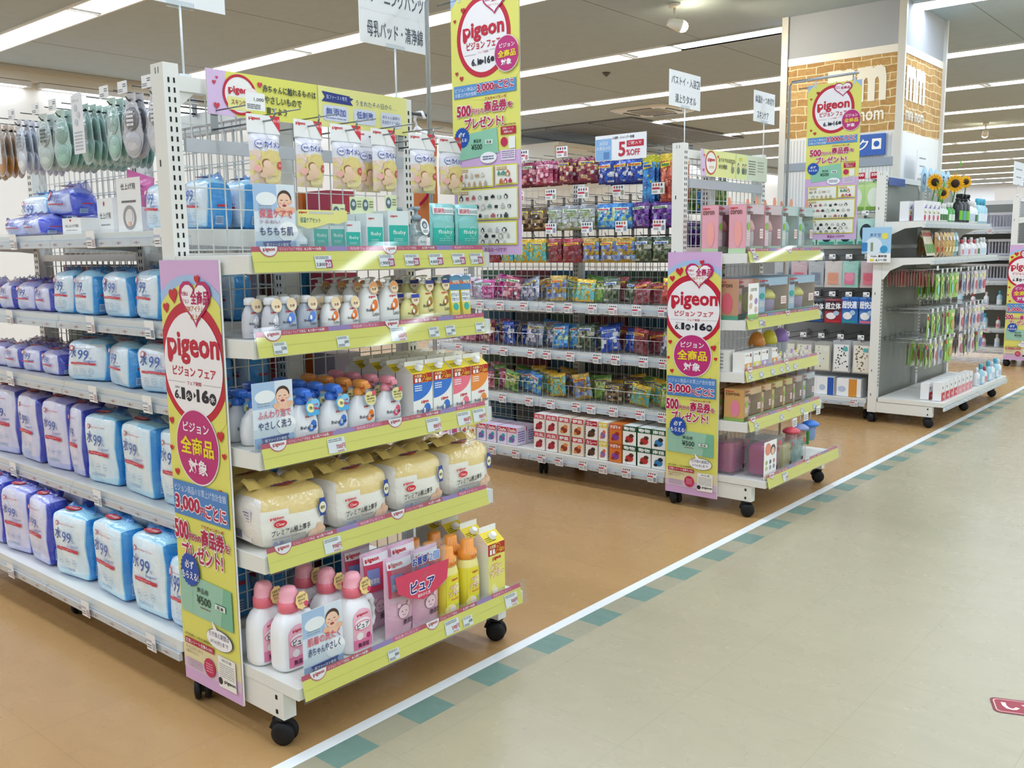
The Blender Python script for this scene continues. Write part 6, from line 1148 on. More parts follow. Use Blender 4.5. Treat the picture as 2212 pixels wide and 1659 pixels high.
# ================================================================= candy shelves
ym = 4.995
def chook(x, z, y1, lab, card=True, r=None, yb=None, grp='peg hooks over the candy', L=None, small=False):
    yb = yb or ym; t = empty('peg_hook'); t.location = (x, yb, z); L = yb-y1; mb = MB(); mb.tube([(0, 0, 0), (0, -L, 0), (0, -L-.01, .018)], .0028, '707478', 'chrome', 6); mb.tube([(0, 0, .045), (0, -L+.02, .045)], .002, '707478', 'chrome', 6); mb.box(-.01, -.002, -.01, .01, .003, .05, '808488', 'chrome'); part(mb, 'rod', t)
    if card:
        mb = MB(); mb.box(-.042, -L-.014, .02, .042, -L-.012, .085, 'f0f2f4', 'paper'); F = Face(mb, (-.042, -L-.0145, .02), (1, 0, 0), (0, 0, 1), .0006); F.rect(0, 0, .084, .065, 'f2f4f6', 0); F.rect(.004, .026, .054, .038, 'c03a50', 1)
        rr_ = r or rnd
        if small: mb = MB(); mb.box(-.026, -L-.014, .02, .026, -L-.012, .058, 'f0f2f4', 'paper'); F = Face(mb, (-.026, -L-.0145, .02), (1, 0, 0), (0, 0, 1), .0006); F.lines(.004, .004, .03, .016, 2, '444a50', 1); F.rect(.032, .018, .046, .030, '50565c', 1); part(mb, 'price_card', t); return thing(t, lab, 'hook', grp)
        for k in range(4): F.disc(.012+k*.018, .052, .006, rr_.choice(['c04858', '384058', 'a8683c', '405a70', '2c3440']), 1, .009, 8)
        F.lines(.006, .006, .04, .02, 2, '777777', 1); F.rect(.058, .006, .078, .034, rr_.choice(['8c98a8', 'c08890', '98a088']), 1); part(mb, 'price_card', t)
    return thing(t, lab, 'hook', grp)
names = ['crimson', 'pink-red', 'dark red and gold', 'royal blue', 'yellow-topped blue', 'red-orange', 'brown', 'silver and green', 'sky blue', 'purple', 'yellow and teal', 'dark red', 'gold and blue', 'dark green', 'grey-blue', 'light green', 'white and lilac', 'magenta']
rows_ = [(1.99, 1.83, [(-4.35, 0), (-4.20, 0), (-4.03, 1), (-3.88, 0), (-3.74, 1), (-3.57, 2), (-3.40, 2), (-3.265, 3), (-3.155, 3), (-3.06, 3)]),
         (1.735, 1.565, [(-4.35, 6), (-4.20, 11), (-4.06, 6), (-3.92, 6), (-3.79, 6), (-3.66, 7), (-3.53, 7), (-3.41, 7), (-3.27, 8), (-3.15, 8), (-3.02, 9), (-2.88, 9)]),
         (1.525, 1.362, [(-4.35, 10), (-4.20, 11), (-4.06, 10), (-3.93, 10), (-3.80, 10), (-3.66, 11), (-3.52, 11), (-3.38, 12), (-3.25, 12), (-3.13, 12), (-3.0, 13), (-2.87, 13)])]
r_ = random.Random(11)
for ri, (zh, zb_, its) in enumerate(rows_):
    for i, (x, k) in enumerate(its):
        chook(x, zh, 4.70, 'peg hook over the candy, %s from the left in the %s row' % (ORD[i], ORD[ri]), i % 2 == 1, r_)
        P = P_candyT.get(k, P_candy[k]) if ri == 0 else P_candy[k]
        for j in range(3):
            put(P, (x, 4.725+j*.06, zb_ + (.02 if ri == 0 and k < 3 else 0)), .25*math.sin(i*2.3+j), '%s candy bag, %s hook of the %s row, %s' % (names[k], ORD[i], ORD[ri], ('in front', 'second back', 'third back')[j]), 'candy bag', 'hanging candy bags', (1.0, 1, 1.0))
for i, (x, k) in enumerate(((-2.965, 4), (-2.845, 5))):
    chook(x, 2.0, 4.70, 'peg hook with long candy bags beside the upright, %s' % ('left' if i == 0 else 'right'), False)
    for j in range(5): put(P_candyT[k], (x, 4.72+j*.045, 1.71), .1*math.sin(j*2), 'long %s candy bag, %s' % (names[k], 'front one' if j == 0 else ORD[j]+' back'), 'candy bag', 'hanging candy bags')
# bags heaped behind the wire fences
kinds = [[1, 16, 17, 0, 14, 12, 10, 15, 13, 11, 5], [16, 1, 2, 3, 14, 8, 13, 3, 11, 14], [16, 14, 1, 15, 8, 10, 12, 15, 6, 10, 15]]
for si, z in enumerate(ZC):
    r2 = random.Random(20+si); n = 19
    for i in range(n):
        x = -4.64+i*(1.83/(n-1)); k = kinds[si][int(i*len(kinds[si])/n)]
        for j in range(2):
            put(P_candy[k if j == 0 else kinds[si][(int(i*len(kinds[si])/n)+1) % len(kinds[si])]], (x+r2.uniform(-.01, .01), 4.715+j*.135+(i % 2)*.062, z+.012), r2.uniform(-.3, .3), '%s candy bag, %s from the left, %s of %s fenced shelf' % (names[k], ORD[i] if i < 20 else ('twenty-first' if i == 20 else 'last'), 'front' if j == 0 else 'back', ('top', 'middle', 'lowest')[si]), 'candy bag', 'candy bags heaped on the fenced shelves', (.95, 1, r2.uniform(.8, 1.1)), rx=r2.uniform(-.28, .06), ry=r2.uniform(-.2, .2))
# boxed snacks on the base deck: two high, two deep
zb = .177
right = [(-3.66, 0), (-3.56, 0), (-3.46, 1), (-3.355, 1), (-3.25, 2), (-3.165, 3), (-3.075, 4), (-2.975, 5), (-2.872, 5), (-2.77-.005, 6)]
left = [(-4.50, 7), (-4.41, 7), (-4.32, 3), (-4.245, 3), (-4.16, 8), (-4.07, 8), (-3.975, 8), (-3.89, 8)]
col = ['red and white', 'red and cream', 'crimson', 'yellow', 'orange', 'green animal', 'green penguin', 'pink', 'white and red']
for si, (lst, hi) in enumerate(((right, 2), (left, 1))):
    for i, (x, k) in enumerate(lst):
        for j in range(2):
            for q in range(hi):
                put(P_sb[k], (x, 4.60+j*.108, zb+q*.1165), 0, '%s snack box, %s from the left of the %s group, %s%s' % (col[k], ORD[i], 'right' if si == 0 else 'left', 'front row' if j == 0 else 'second row', ', upper' if q else ''), 'snack box', 'snack boxes on the bottom deck')
gondola(.64, [(1.10, .35), (.80, .35), (.48, .35)], deck=.45, loc=(-3.06, 5.095, 0), rz=PI, lab='rear side of the right candy shelving section', left=False, right=False, rails=dict(n=1, h=.05), base_front=.14, top=1.5, mesh=(.25, 1.45), leg=False, group='cross shelving runs')
gondola(1.0, [(1.10, .35), (.80, .35), (.48, .35)], deck=.45, loc=(-3.72, 5.095, 0), rz=PI, lab='rear side of the left candy shelving section', left=False, right=False, rails=dict(n=1, h=.05), base_front=.14, top=1.5, mesh=(.25, 1.45), leg=False, group='cross shelving runs')
for zi, z in enumerate((1.10, .80, .48, .177)):
    for j in range(5): put(P_wide[(zi*2+j) % 4], (-3.215-j*.325, 5.20, z), PI, 'wide %s carton, rear candy shelving, %s level down, %s from the right' % (('green', 'grey', 'blue', 'dark red')[(zi*2+j) % 4], ORD[zi], ORD[j]), 'box', 'boxes behind the candy mesh')
# discount sign over the candy
t = empty('discount_sign'); t.location = (-3.258, 4.60, 1.955); mb = MB(); mb.box(0, 0, 0, .352, .003, .145, 'f0f2f6', 'paper'); F = Face(mb, (0, -.0006, 0), (1, 0, 0), (0, 0, 1), .0005); F.rect(.004, .004, .115, .125, '88b4e0', 1); F.text('26日は', .03, .09, .09, .112, 'e8f0fa', 2, .01); F.text('お風呂の日', .012, .062, .108, .082, 'e8f0fa', 2, .01); F.rect(.06, .01, .10, .05, '5a88c0', 2)
F.text('入浴剤・シャンプー各種', .12, .118, .27, .134, '2c3040', 1, .02); F.text('5', .165, .02, .21, .10, 'c02840', 1, .06); F.text('%OFF', .218, .02, .31, .055, 'c02840', 1, .02); F.rect(.22, .07, .335, .105, 'c02840', 1); F.text('ご購入で', .23, .08, .32, .098, 'f8e8e8', 2, .02); part(mb, 'board', t); mb = MB(); mb.tube([(.17, .006, 0), (.17, .006, -.05)], .003, 'd0d4d8', 'plastic'); part(mb, 'stalk', t); thing(t, 'white discount sign reading 5 percent off above the candy hooks', 'sign')
# sachets on the rear side of the candy mesh, seen through the middle end shelf
for i, (x, z, k) in enumerate(((-2.80, 1.66, 15), (-2.83, 1.66, 4), (-2.78, 1.42, 9), (-2.80, 1.18, 13), (-2.95, 1.18, 15), (-2.95, 1.66, 15), (-2.95, 1.42, 9))):
    for j in range(3): put(P_candy[k], (x, 5.13+j*.07, z), .1*j, '%s sachet behind the middle mesh, hook %s, %s back' % (names[k], ORD[i], ORD[j]), 'sachet', 'sachets behind the middle mesh', (.7, 1, 1.25))
    t = chook(x, z+.19, 5.06, 'rear peg hook behind the middle mesh, %s' % ORD[i], False, yb=5.33)
# ================================================================= goods on the middle end shelf
def cbox(w, d, h, side, ftop, cup, cup2, base, txt='coron', window=True, tag='e09878', txtcol='6a4638'):
    t = empty('cup_box'); mb = MB(); mb.box(-w/2, d/2-.002, 0, w/2, d/2, h, side, 'print'); mb.box(-w/2, -d/2, 0, -w/2+.0015, d/2, h, side, 'print'); mb.box(w/2-.0015, -d/2, 0, w/2, d/2, h, side, 'print'); mb.box(-w/2, -d/2, 0, w/2, d/2, .002, base, 'print')
    mb.box(-w/2, -d/2, h-.002, w/2, d/2, h, ftop, 'print'); mb.box(-w/2, -d/2, h*.8, w/2, -d/2+.0015, h, ftop, 'print'); mb.box(-w/2, -d/2, 0, w/2, -d/2+.0015, h*.14, base, 'print'); mb.box(-w/2, -d/2, 0, -w*.28, -d/2+.0015, h, ftop, 'print'); part(mb, 'carton', t)
    mb = MB(); mb.quad((-w/2, -d/2-.0005, 0), (w/2, -d/2-.0005, 0), (w/2, -d/2-.0005, h), (-w/2, -d/2-.0005, h), 'ffffff', 'clear'); part(mb, 'window', t)
    mb = MB(); F = Face(mb, (-w/2, -d/2-.001, 0), (1, 0, 0), (0, 0, 1), .0006); F.pigeon(w*.04, h*.90, w*.3, h*.96, 'd02838', 1, ftop); F.text(txt, w*.04, h*.78, w*.34, h*.85, txtcol, 1, .02); F.disc(w*.12, h*.55, w*.08, '8cb84c' if cup != 'e8d840' else '2c9c98', 1, h*.08); F.lines(w*.03, h*.28, w*.2, h*.42, 3, 'f4e4dc', 1); F.rect(w*.76, h*.3, w*.95, h*.5, 'f0ded8', 1); F.lines(w*.78, h*.33, w*.93, h*.47, 3, 'c09090', 2)
    F = Face(mb, (-w/2-.001, d/2, 0), (0, -1, 0), (0, 0, 1), .0006); F.text(txt, d*.08, h*.80, d*.75, h*.88, txtcol, 1, .02); F.pigeon(d*.08, h*.90, d*.5, h*.95, 'd02838', 1, side); F.disc(d*.55, h*.4, d*.22, cup, 1, h*.26); F.rect(0, 0, d, h*.10, base, 1); part(mb, 'print', t)
    mb = MB(); mb.lathe([(w*.13, .004), (w*.16, .01), (w*.17, h*.42), (w*.15, h*.46)], cup2, 'tint_film', 18, (w*.06, 0, 0)); mb.lathe([(w*.18, h*.46), (w*.18, h*.54), (w*.13, h*.66), (w*.05, h*.72)], cup, 'plastic', 18, (w*.06, 0, 0)); part(mb, 'cup', t)
    if tag: mb = MB(); mb.prism([(-.018, 0), (.018, 0), (.022, .025), (.008, .05), (-.012, .045)], 1, -.001, .001, tag, 'paper'); mb.bake(Matrix.Translation((w*.25, -d*.3, h-.004))); part(mb, 'animal_tag', t)
    return proto(t)
PK = cbox(.205, .10, .255, 'e8a8b4', 'f0d0d4', 'f4a8a0', 'f4e4e4', 'b8d0a8'); TK = cbox(.205, .10, .255, 'c0d8d0', 'd4e4e0', '90d0c0', 'e4f0ee', 'b8d0a8')
YK = cbox(.37, .14, .215, 'd8b08c', 'a8c8e0', 'e8d840', 'c0a8e0', '7cc0a0', tag=None); KR = cbox(.18, .14, .215, 'c89878', 'e8b0a4', 'e06878', 'f0d0d0', '5a9c80', tag=None)
z = ZG2[0]; wh = 'top shelf of the middle end shelf'
for i, (y, P, c) in enumerate(((4.655, PK, 'pink'), (4.875, PK, 'pink'), (5.095, TK, 'pale teal'), (5.315, TK, 'pale teal'))):
    for k, x in enumerate((-2.31, -2.46)): put(P, (x, y-.02*k, z), R90, '%s straw cup box, %s from the near side, %s row' % (c, ORD[i], 'front' if k == 0 else 'back'), 'cup box', 'straw cup boxes')
z = ZG2[1]
put(KR, (-2.36, 4.63, z), R90, 'kraft cup box with pink cloud print at the near end', 'cup box'); put(KR, (-2.52, 4.63, z), R90, 'kraft cup box behind the near one, beside the mesh', 'cup box')
for i, y in enumerate((4.90, 5.285)):
    put(YK, (-2.33, y, z), R90, 'wide box with yellow and purple cups, %s' % ('nearer' if i == 0 else 'farther'), 'cup box', 'wide cup boxes'); put(YK, (-2.50, y, z), R90, 'wide box with yellow and purple cups in the back, %s' % ('nearer' if i == 0 else 'farther'), 'cup box', 'wide cup boxes')
def pcard(w, h, deco, name='poster_card'):
    t = empty(name); mb = MB(); mb.box(-w/2, 0, 0, w/2, .0015, h, 'f6f4f0', 'paper'); F = Face(mb, (-w/2, -.0006, 0), (1, 0, 0), (0, 0, 1), .0005); deco(F, w, h); part(mb, 'card', t); mb = MB(); mb.box(-w*.3, .0015, 0, w*.3, .03, .003, 'e8ecee', 'plastic'); part(mb, 'foot', t); return t
def dk(F, w, h): F.text('coron', w*.2, h*.78, w*.8, h*.87, '8a7868', 1, .0); F.rect(0, 0, w, h*.14, '8cc060', 1); [F.disc(w*(.25+.5*(i % 2)), h*(.62-.12*i), w*.14, ('c8a888', 'a888c8', 'd8c0a8', 'e0b8a8')[i], 1) for i in range(4)]
t = pcard(.12, .19, dk); t.location = (-2.232, 4.60, z+.004); t.rotation_euler = (0, 0, R90); t.location.z += .001; thing(t, 'narrow white card with cup pictures and a green foot on the middle end shelf', 'poster')
z = ZG2[2]
SB = [bx('spare_straw_box', .085, .07, .105, 'f4f2ee', lambda F, w, h, c=c: (F.rect(-w/2, 0, w/2, h*.45, c, 1), F.text('baby', -w*.4, h*.8, w*.1, h*.9, '555555', 1, 0), F.disc(w*.3, h*.85, w*.12, '8a5a48', 1), F.disc(0, h*.25, w*.2, 'f4ecd8', 2))) for c in ('e8a050', 'e8d860', 'b0a0d8')]
for i, (y, k) in enumerate(((4.585, 0), (4.69, 1), (4.785, 2))): put(SB[k], (-2.28, y, z), R90, 'small white and %s straw box, %s of three' % (('orange', 'yellow', 'violet')[k], ORD[i]), 'box')
put(SB[0], (-2.29, 4.93, z), R90, 'small white and orange box standing apart before the orange cup', 'box', None, (.8, 1, .95))
lb = bx('leaflet_box', .25, .075, .115, 'e8e6e0', lambda F, w, h: F.lines(-w*.4, h*.1, w*.4, h*.9, 5, '9a9a98', 1)); put(lb, (-2.46, 4.565, z), 0, 'long white printed box lying along the near side of the middle shelf', 'box')
def sippy(c):
    t = empty('sippy_cup'); mb = MB(); mb.lathe([(.028, 0), (.034, .006), (.036, .075), (.036, .08)], 'd8d0c8', 'frosted', 20); part(mb, 'cup', t); mb = MB(); mb.lathe([(.038, .078), (.040, .09), (.038, .105), (.028, .13), (.012, .142)], c, 'plastic', 20); part(mb, 'lid', t); mb = MB()
    for s in (-1, 1): mb.tube([(s*.036, 0, .085), (s*.056, 0, .08), (s*.06, 0, .055), (s*.05, 0, .03), (s*.036, 0, .028)], .005, 'c8c0b8', 'plastic')
    part(mb, 'handles', t); return proto(t)
for i, (y, c, n) in enumerate(((5.0, 'd88830', 'orange'), (5.16, 'd8cc38', 'yellow'), (5.32, '9878c8', 'purple'))): put(sippy(c), (-2.40, y, z), R90, '%s lidded training cup behind the small packs' % n, 'cup', None, 1.25)
for i in range(6):
    mb = MB(); pillow(mb, .05, .06, .02, 'e8ded0', 'film', 4, 5, .2, i); mb.box(-.008, -.012, .05, .008, -.011, .075, ('f4d860', 'f4f0e8', 'b090d0')[i % 3], 'paper'); thing(mb.obj('spare_part_pack', None, (-2.27, 5.02+i*.075, z), (0, 0, R90+.3*math.sin(i*2))), 'tiny clear pack of spare cup parts, %s from the near side' % ORD[i], 'spare part pack', 'tiny packs on the middle shelf')
z = ZG2[3]
KB = [cbox(.20, .12, .175, c1, c2, c3, c4, '8cac58', tag='7a5444') for c1, c2, c3, c4 in (('d8a868', 'e8b87c', 'e888a0', 'f4e0d8'), ('d8a868', 'd8c068', 'e06870', 'e8c8c8'), ('c8a078', 'c8b0a8', 'b098c8', 'e0d8e8'), ('c8c4c0', 'c8ccd0', 'e05860', 'd0d4d8'))]
for i, (y, k, w) in enumerate(((4.64, 0, 1.0), (4.805, 0, .6), (4.945, 1, .7), (5.085, 1, .62), (5.22, 2, .62), (5.385, 3, .86))):
    put(KB[k], (-2.30, y, z), R90, '%s cup box, %s along the front of the fourth shelf' % (('orange kraft', 'yellow and red', 'violet', 'clear red-lidded')[k], ORD[i]), 'cup box', 'kraft cup boxes', (w, 1, 1)); put(KB[k], (-2.45, y, z), R90, '%s cup box in the back row, %s along the fourth shelf' % (('orange kraft', 'yellow and red', 'violet', 'clear red-lidded')[k], ORD[i]), 'cup box', 'kraft cup boxes', (w, 1, 1))
z = .212
def cpack(c, c2, txt='baby'):
    t = empty('food_container_pack'); mb = MB(); mb.box(-.11, -.06, 0, .11, .06, .20, 'ffffff', 'clear_film'); part(mb, 'clear_bag', t); mb = MB(); mb.rbox(.19, .10, .17, .02, c, 'tint_film', 6, 0, (0, 0, .004)); part(mb, 'container', t); mb = MB(); F = Face(mb, (-.11, -.0612, 0), (1, 0, 0), (0, 0, 1), .0006); F.rect(.12, .02, .16, .045, '5a2c3c', 1); F.text(txt, .12, .12, .18, .15, c2, 1, .02); F.rect(.17, .15, .20, .18, 'e05060', 1); part(mb, 'print', t); return proto(t)
CPK, CPY, CPT = cpack('d868a0', 'a83870'), cpack('d8cc78', '7a6a30'), cpack('5cb8b0', '2c7c78')
for i, (x, y, P, l) in enumerate(((-2.50, 4.645, CPK, 'magenta food container pack at the rear near corner'), (-2.36, 4.645, CPK, 'magenta food container pack behind the poster card'), (-2.20, 4.70, CPK, 'pink food container pack right of the poster card'), (-2.20, 4.90, CPY, 'yellow food container pack on the bottom deck'), (-2.20, 5.06, CPT, 'teal food container pack on the bottom deck'), (-2.34, 4.88, CPT, 'dark teal pack in the second row, left'), (-2.34, 5.05, CPT, 'dark teal pack in the second row, right'))):
    put(P, (x, y, z), R90, l, 'container pack', None, (.95 if i < 3 else .68, 1, 1.0 if i < 3 else .78))
def dp(F, w, h): F.disc(w*.3, h*.8, w*.22, 'e89078', 1); F.disc(w*.7, h*.75, w*.2, '5a4a44', 1, h*.14); F.disc(w*.68, h*.72, w*.14, 'e8c4a8', 2, h*.1); [F.disc(w*(.2+.3*(i % 3)), h*(.45-.15*(i//3)), w*.08, ('a8b878', '606c78', 'c88c90', 'b8c088', 'a0a8b0', '9090a8')[i], 1) for i in range(6)]
t = pcard(.15, .205, dp); t.location = (-2.112, 4.60, z+.004); t.rotation_euler = (0, 0, R90); thing(t, 'white picture card at the near corner of the middle bottom deck', 'poster')
for i, (y, c, c2, n) in enumerate(((5.04, 'd84858', 'e8a0a0', 'red'), (5.16, '8898c8', 'e09060', 'pale violet'), (5.31, '2c78d8', '60a8e8', 'bright blue'))):
    t = empty('hanging_cup_pack'); mb = MB(); mb.lathe([(.026, 0), (.03, .02), (.036, .09)], c2, 'tint_film', 16); mb.lathe([(.05, .088), (.052, .10), (.03, .115), (.01, .12)], c, 'plastic', 16); part(mb, 'cup', t); mb = MB(); mb.box(-.02, -.045, -.02, .012, -.044, .06, 'e87848' if i < 2 else '58a048', 'paper'); part(mb, 'tag', t); mb = MB(); mb.tube([(0, 0, .12), (0, 0, .165)], .0015, 'd8d8d8', 'plastic', 6); part(mb, 'cord', t)
    t.location = (-2.19, y, .30); thing(t, '%s cup hanging on a cord under the fourth shelf' % n, 'cup')
for i, (y, zz) in enumerate(((5.08, .45), (5.24, .462), (5.42, .475))):
    mb = MB(); mb.box(-.03, -.001, 0, .03, 0, .05, 'f4f4f0', 'paper'); F = Face(mb, (-.03, -.0016, 0), (1, 0, 0), (0, 0, 1), .0005); F.lines(.004, .006, .05, .04, 3, '888888', 1); thing(mb.obj('hanging_price_card', None, (-2.19, y, zz-.035), (0, 0, R90)), 'white price card hanging below the fourth yellow strip, %s' % ORD[i], 'price card', 'price cards below the fourth strip')
# ================================================================= hanging packs by the pillar
def hpack(name, w, h, body, deco, mat='film', t_=.018):
    t = empty(name); mb = MB(); pillow(mb, w, h, t_, body, mat, 6, 8, .06, 2); part(mb, 'pack', t); mb = MB(); F = Face(mb, (0, 0, 0), (1, 0, 0), (0, 0, 1), .0008, 'print', pwarp(w, h, t_, .002)); deco(F, w, h); part(mb, 'print', t); return proto(t)
def d_mask(c, tx, light):
    def f(F, w, h): F.rect(-w*.44, h*.5, w*.44, h*.94, c, 1); F.text(tx, -w*.43, h*.58, w*.43, h*.86, 'f4f6f8', 2, .05); F.disc(-w*.1, h*.3, w*.28, 'f0f0f2', 1, h*.14); F.disc(w*.2, h*.42, w*.16, 'a8c4e0', 2, h*.1); F.rect(-w*.4, h*.04, w*.4, h*.12, light, 1)
    return f
def d_pat(c, bgc, n=22):
    def f(F, w, h):
        F.rect(-w*.42, h*.04, w*.42, h*.88, bgc, 1); r = random.Random(n)
        for i in range(n): F.disc(r.uniform(-.36, .36)*w, r.uniform(.08, .84)*h, w*r.uniform(.02, .05), c, 2, w*r.uniform(.02, .06), 7)
        F.rect(w*.1, h*.68, w*.36, h*.8, '60b8b8' if n > 10 else 'e8e8e0', 3)
    return f
def d_bib(c, c2):
    def f(F, w, h): F.rect(-w*.3, h*.12, w*.3, h*.56, c, 1); F.disc(0, h*.4, w*.28, c2, 2, h*.16)
    return f
def d_bag(c):
    def f(F, w, h): F.disc(0, h*.45, w*.32, c, 1, h*.34); F.rect(-w*.4, h*.02, w*.4, h*.12, '7aa848' if c != '20303c' else '48a090', 1)
    return f
MP = {'green': hpack('net_bag_pack', .152, .23, 'b4d888', d_bag('dce8d8')), 'dark': hpack('nursing_cover_pack', .155, .21, 'a8d4c8', d_bag('20303c')), 'grey': hpack('bib_pack', .135, .22, 'b0b4b8', d_bib('8c98a8', '7c8898')), 'peach': hpack('bib_pack', .15, .22, 'd0c8c4', d_bib('e0a088', 'd89880')), 'pinkt': hpack('bib_pack', .145, .22, '9cccc0', d_bib('d87898', 'e090a8')), 'pink': hpack('bib_pack', .145, .22, 'c8b0b4', d_bib('d87888', 'd06878')),
      'mblack': hpack('face_mask_pack', .13, .19, '283848', d_mask('1c1c20', '超立体', '2858a8')), 'mred': hpack('face_mask_pack', .15, .20, 'a02838', d_mask('401820', '超立体', 'c83848')), 'mblue': hpack('face_mask_pack', .145, .22, '3078c0', d_mask('2860b8', '超快適', '2c98a8')), 'mpink': hpack('face_mask_pack', .145, .22, '4080c8', d_mask('2860b8', '超快適', 'e87098')),
      'plant': hpack('gauze_sheet_pack', .145, .25, 'b0b0ac', d_pat('5a6448', 'e4e4d4', 8)), 'leaf': hpack('gauze_sheet_pack', .15, .27, 'b8bcc0', d_pat('1c2428', 'f0f2f2', 34)), 'brown': hpack('gauze_sheet_pack', .16, .27, 'b8b8b4', d_pat('6a5a34', 'ece8dc', 36))}
def mrow(zh, zb, its, ri, tagc='card'):
    for i, (x, k, n) in enumerate(its):
        chook(x, zh, 7.72, 'peg hook of the masks shelving, %s from the left in the %s row' % (ORD[i], ORD[ri]), True, random.Random(i), 8.176, 'peg hooks of the masks shelving', small=True)
        for j in range(n): put(MP[k], (x, 7.745+j*.05, zb), .1*math.sin(i+j), '%s pack, %s on the %s hook, %s row by the pillar' % ({'green': 'light green', 'dark': 'dark teal', 'grey': 'grey bib', 'peach': 'peach bib', 'pinkt': 'teal and pink bib', 'pink': 'rose bib', 'mblack': 'black face mask', 'mred': 'dark red face mask', 'mblue': 'blue face mask', 'mpink': 'blue-pink mask', 'plant': 'plant print', 'leaf': 'black leaf print', 'brown': 'brown print'}[k], 'front' if j == 0 else ORD[j]+' back', ORD[i], ORD[ri]), 'hanging pack', 'packs hanging by the pillar')
mrow(1.955, 1.73, [(-3.18, 'green', 2), (-3.03, 'green', 2), (-2.875, 'green', 3), (-2.73, 'green', 3)], 0)
mrow(1.67, 1.455, [(-3.28, 'dark', 2), (-3.11, 'dark', 2), (-2.95, 'dark', 3), (-2.78, 'dark', 3)], 1)
mrow(1.32, 1.10, [(-3.50, 'grey', 3), (-3.34, 'pink', 3), (-3.19, 'grey', 3), (-3.04, 'peach', 3), (-2.90, 'pinkt', 4), (-2.745, 'pink', 3)], 2)
mrow(1.01, .80, [(-3.46, 'mblue', 3), (-3.31, 'mblack', 3), (-3.17, 'mblack', 3), (-3.03, 'mred', 3), (-2.89, 'mblue', 3), (-2.745, 'mpink', 3)], 3)
mrow(.655, .385, [(-3.42, 'plant', 2), (-3.27, 'plant', 2), (-3.11, 'plant', 3), (-2.945, 'leaf', 3), (-2.775, 'brown', 3)], 4)
for i, x in enumerate((-2.83, -2.715)): mb = MB(); mb.box(-.035, 0, 0, .035, .002, .05, 'b81c34', 'paper'); F = Face(mb, (-.035, -.0006, 0), (1, 0, 0), (0, 0, 1), .0006); F.text('500', -0+.008, .02, .062, .042, 'fbeef0', 1, .04); thing(mb.obj('price_flag', None, (x, 7.70, 1.98)), 'red 500 price flag above the green packs, %s one' % ('left' if i == 0 else 'right'), 'price flag', 'red price flags')
wp = [bx('tissue_pack', .17, .14, .15, 'f0f2f4', lambda F, w, h, c=c: (F.rect(w*.05, 0, w*.35, h, c, 1), F.disc(-w*.2, h*.4, w*.15, 'b8c8e0', 1))) for c in ('2c58b0', 'd89038')]
for i, (x, k) in enumerate(((-3.44, 0), (-3.24, 0), (-3.06, 0), (-2.88, 1), (-2.79-.0, 1))):
    if i < 4: put(wp[k], (x, 7.80, .187), 0, 'white tissue pack with %s band on the deck by the pillar, %s from the left' % (('blue', 'orange')[k], ORD[i]), 'tissue pack', 'tissue packs by the pillar', (1.05 if k == 0 else 1.35, 1, 1))
# ================================================================= pillar end shelf (nearer section)
def put9(P, y, z, lab, cat, grp=None, sc=None, x=-2.30, r=0): put(P, (x, y, z), R90+r, lab, cat, grp, sc)
z = 1.634
WB = bx('toothpaste_box', .105, .07, .155, 'eeeef0', lambda F, w, h: (F.poly([(-w*.35, h*.62), (w*.3, h*.62), (w*.3, h*.85)], '8878b8', 1), F.rect(-w*.3, h*.38, 0, h*.52, 'd8cc60', 1), F.rect(0, h*.36, w*.2, h*.46, '4a5a60', 1), F.disc(-w*.05, h*.16, w*.24, 'c83850', 1)))
for i in range(4): put9(WB, 7.775+i*.112, z, 'white box with red dot and violet triangle, %s from the near side' % ORD[i], 'box', 'white red-dot boxes', None, -2.37); 
for i in range(4): put9(WB, 7.775+i*.112, z, 'white box with red dot behind the front row, %s from the near side' % ORD[i], 'box', 'white red-dot boxes', None, -2.48)
def bott(name, r, h, c, capc, lab_c, sp=False):
    t = empty(name); mb = MB(); mb.lathe([(r*.9, 0), (r, .004), (r, h*.6), (r*.5, h*.72), (r*.4, h*.76)], c, 'plastic', 16); part(mb, 'bottle', t); mb = MB()
    if sp: mb.lathe([(r*.5, h*.75), (r*.55, h*.8), (r*.3, h*.84)], capc, 'plastic', 12); mb.rbox(.02, .05, .03, .006, capc, 'plastic', 3, 0, (0, -.01, h*.83)); mb.tube([(0, -.02, h*.84), (0, -.035, h*.76)], .004, capc, 'plastic')
    else: mb.lathe([(r*.5, h*.75), (r*.5, h*.95), (r*.4, h)], capc, 'plastic', 12)
    part(mb, 'cap', t); mb = MB(); F = Face(mb, (0, 0, 0), (1, 0, 0), (0, 0, 1), .001, 'print', lambda a, b: r*math.sqrt(max(.02, 1-(a/r)**2))+.0005)
    for k in range(5): a0 = -r*.8+k*r*.32; F.rect(a0, h*.08, a0+r*.32, h*.4, lab_c, 1)
    part(mb, 'label', t); return proto(t)
BT = {'wg': bott('mouth_rinse_bottle', .028, .15, 'e8ecea', 'f4f4f4', '4c7a48'), 'gr': bott('mouth_rinse_bottle', .034, .16, '4ca848', 'e8e8e8', 'e8f0e8'), 'dk1': bott('spray_bottle', .036, .2, '24282a', '1c1c1e', '7cc838', True), 'dk2': bott('spray_bottle', .036, .2, '24282a', '1c1c1e', '68b0b8', True), 'wt': bott('care_bottle', .03, .16, 'f0f0f2', 'e8e8ea', 'c8d8e8'), 'bl': bott('care_bottle', .034, .18, 'a8d4e4', '48b0d0', 'e8f0f8'), 'rd': bott('care_bottle', .026, .14, 'f0e8e8', 'c84050', 'd890a0')}
seq = [('wg', 8.22), ('wg', 8.29), ('wg', 8.36), ('gr', 8.45), ('gr', 8.54)]
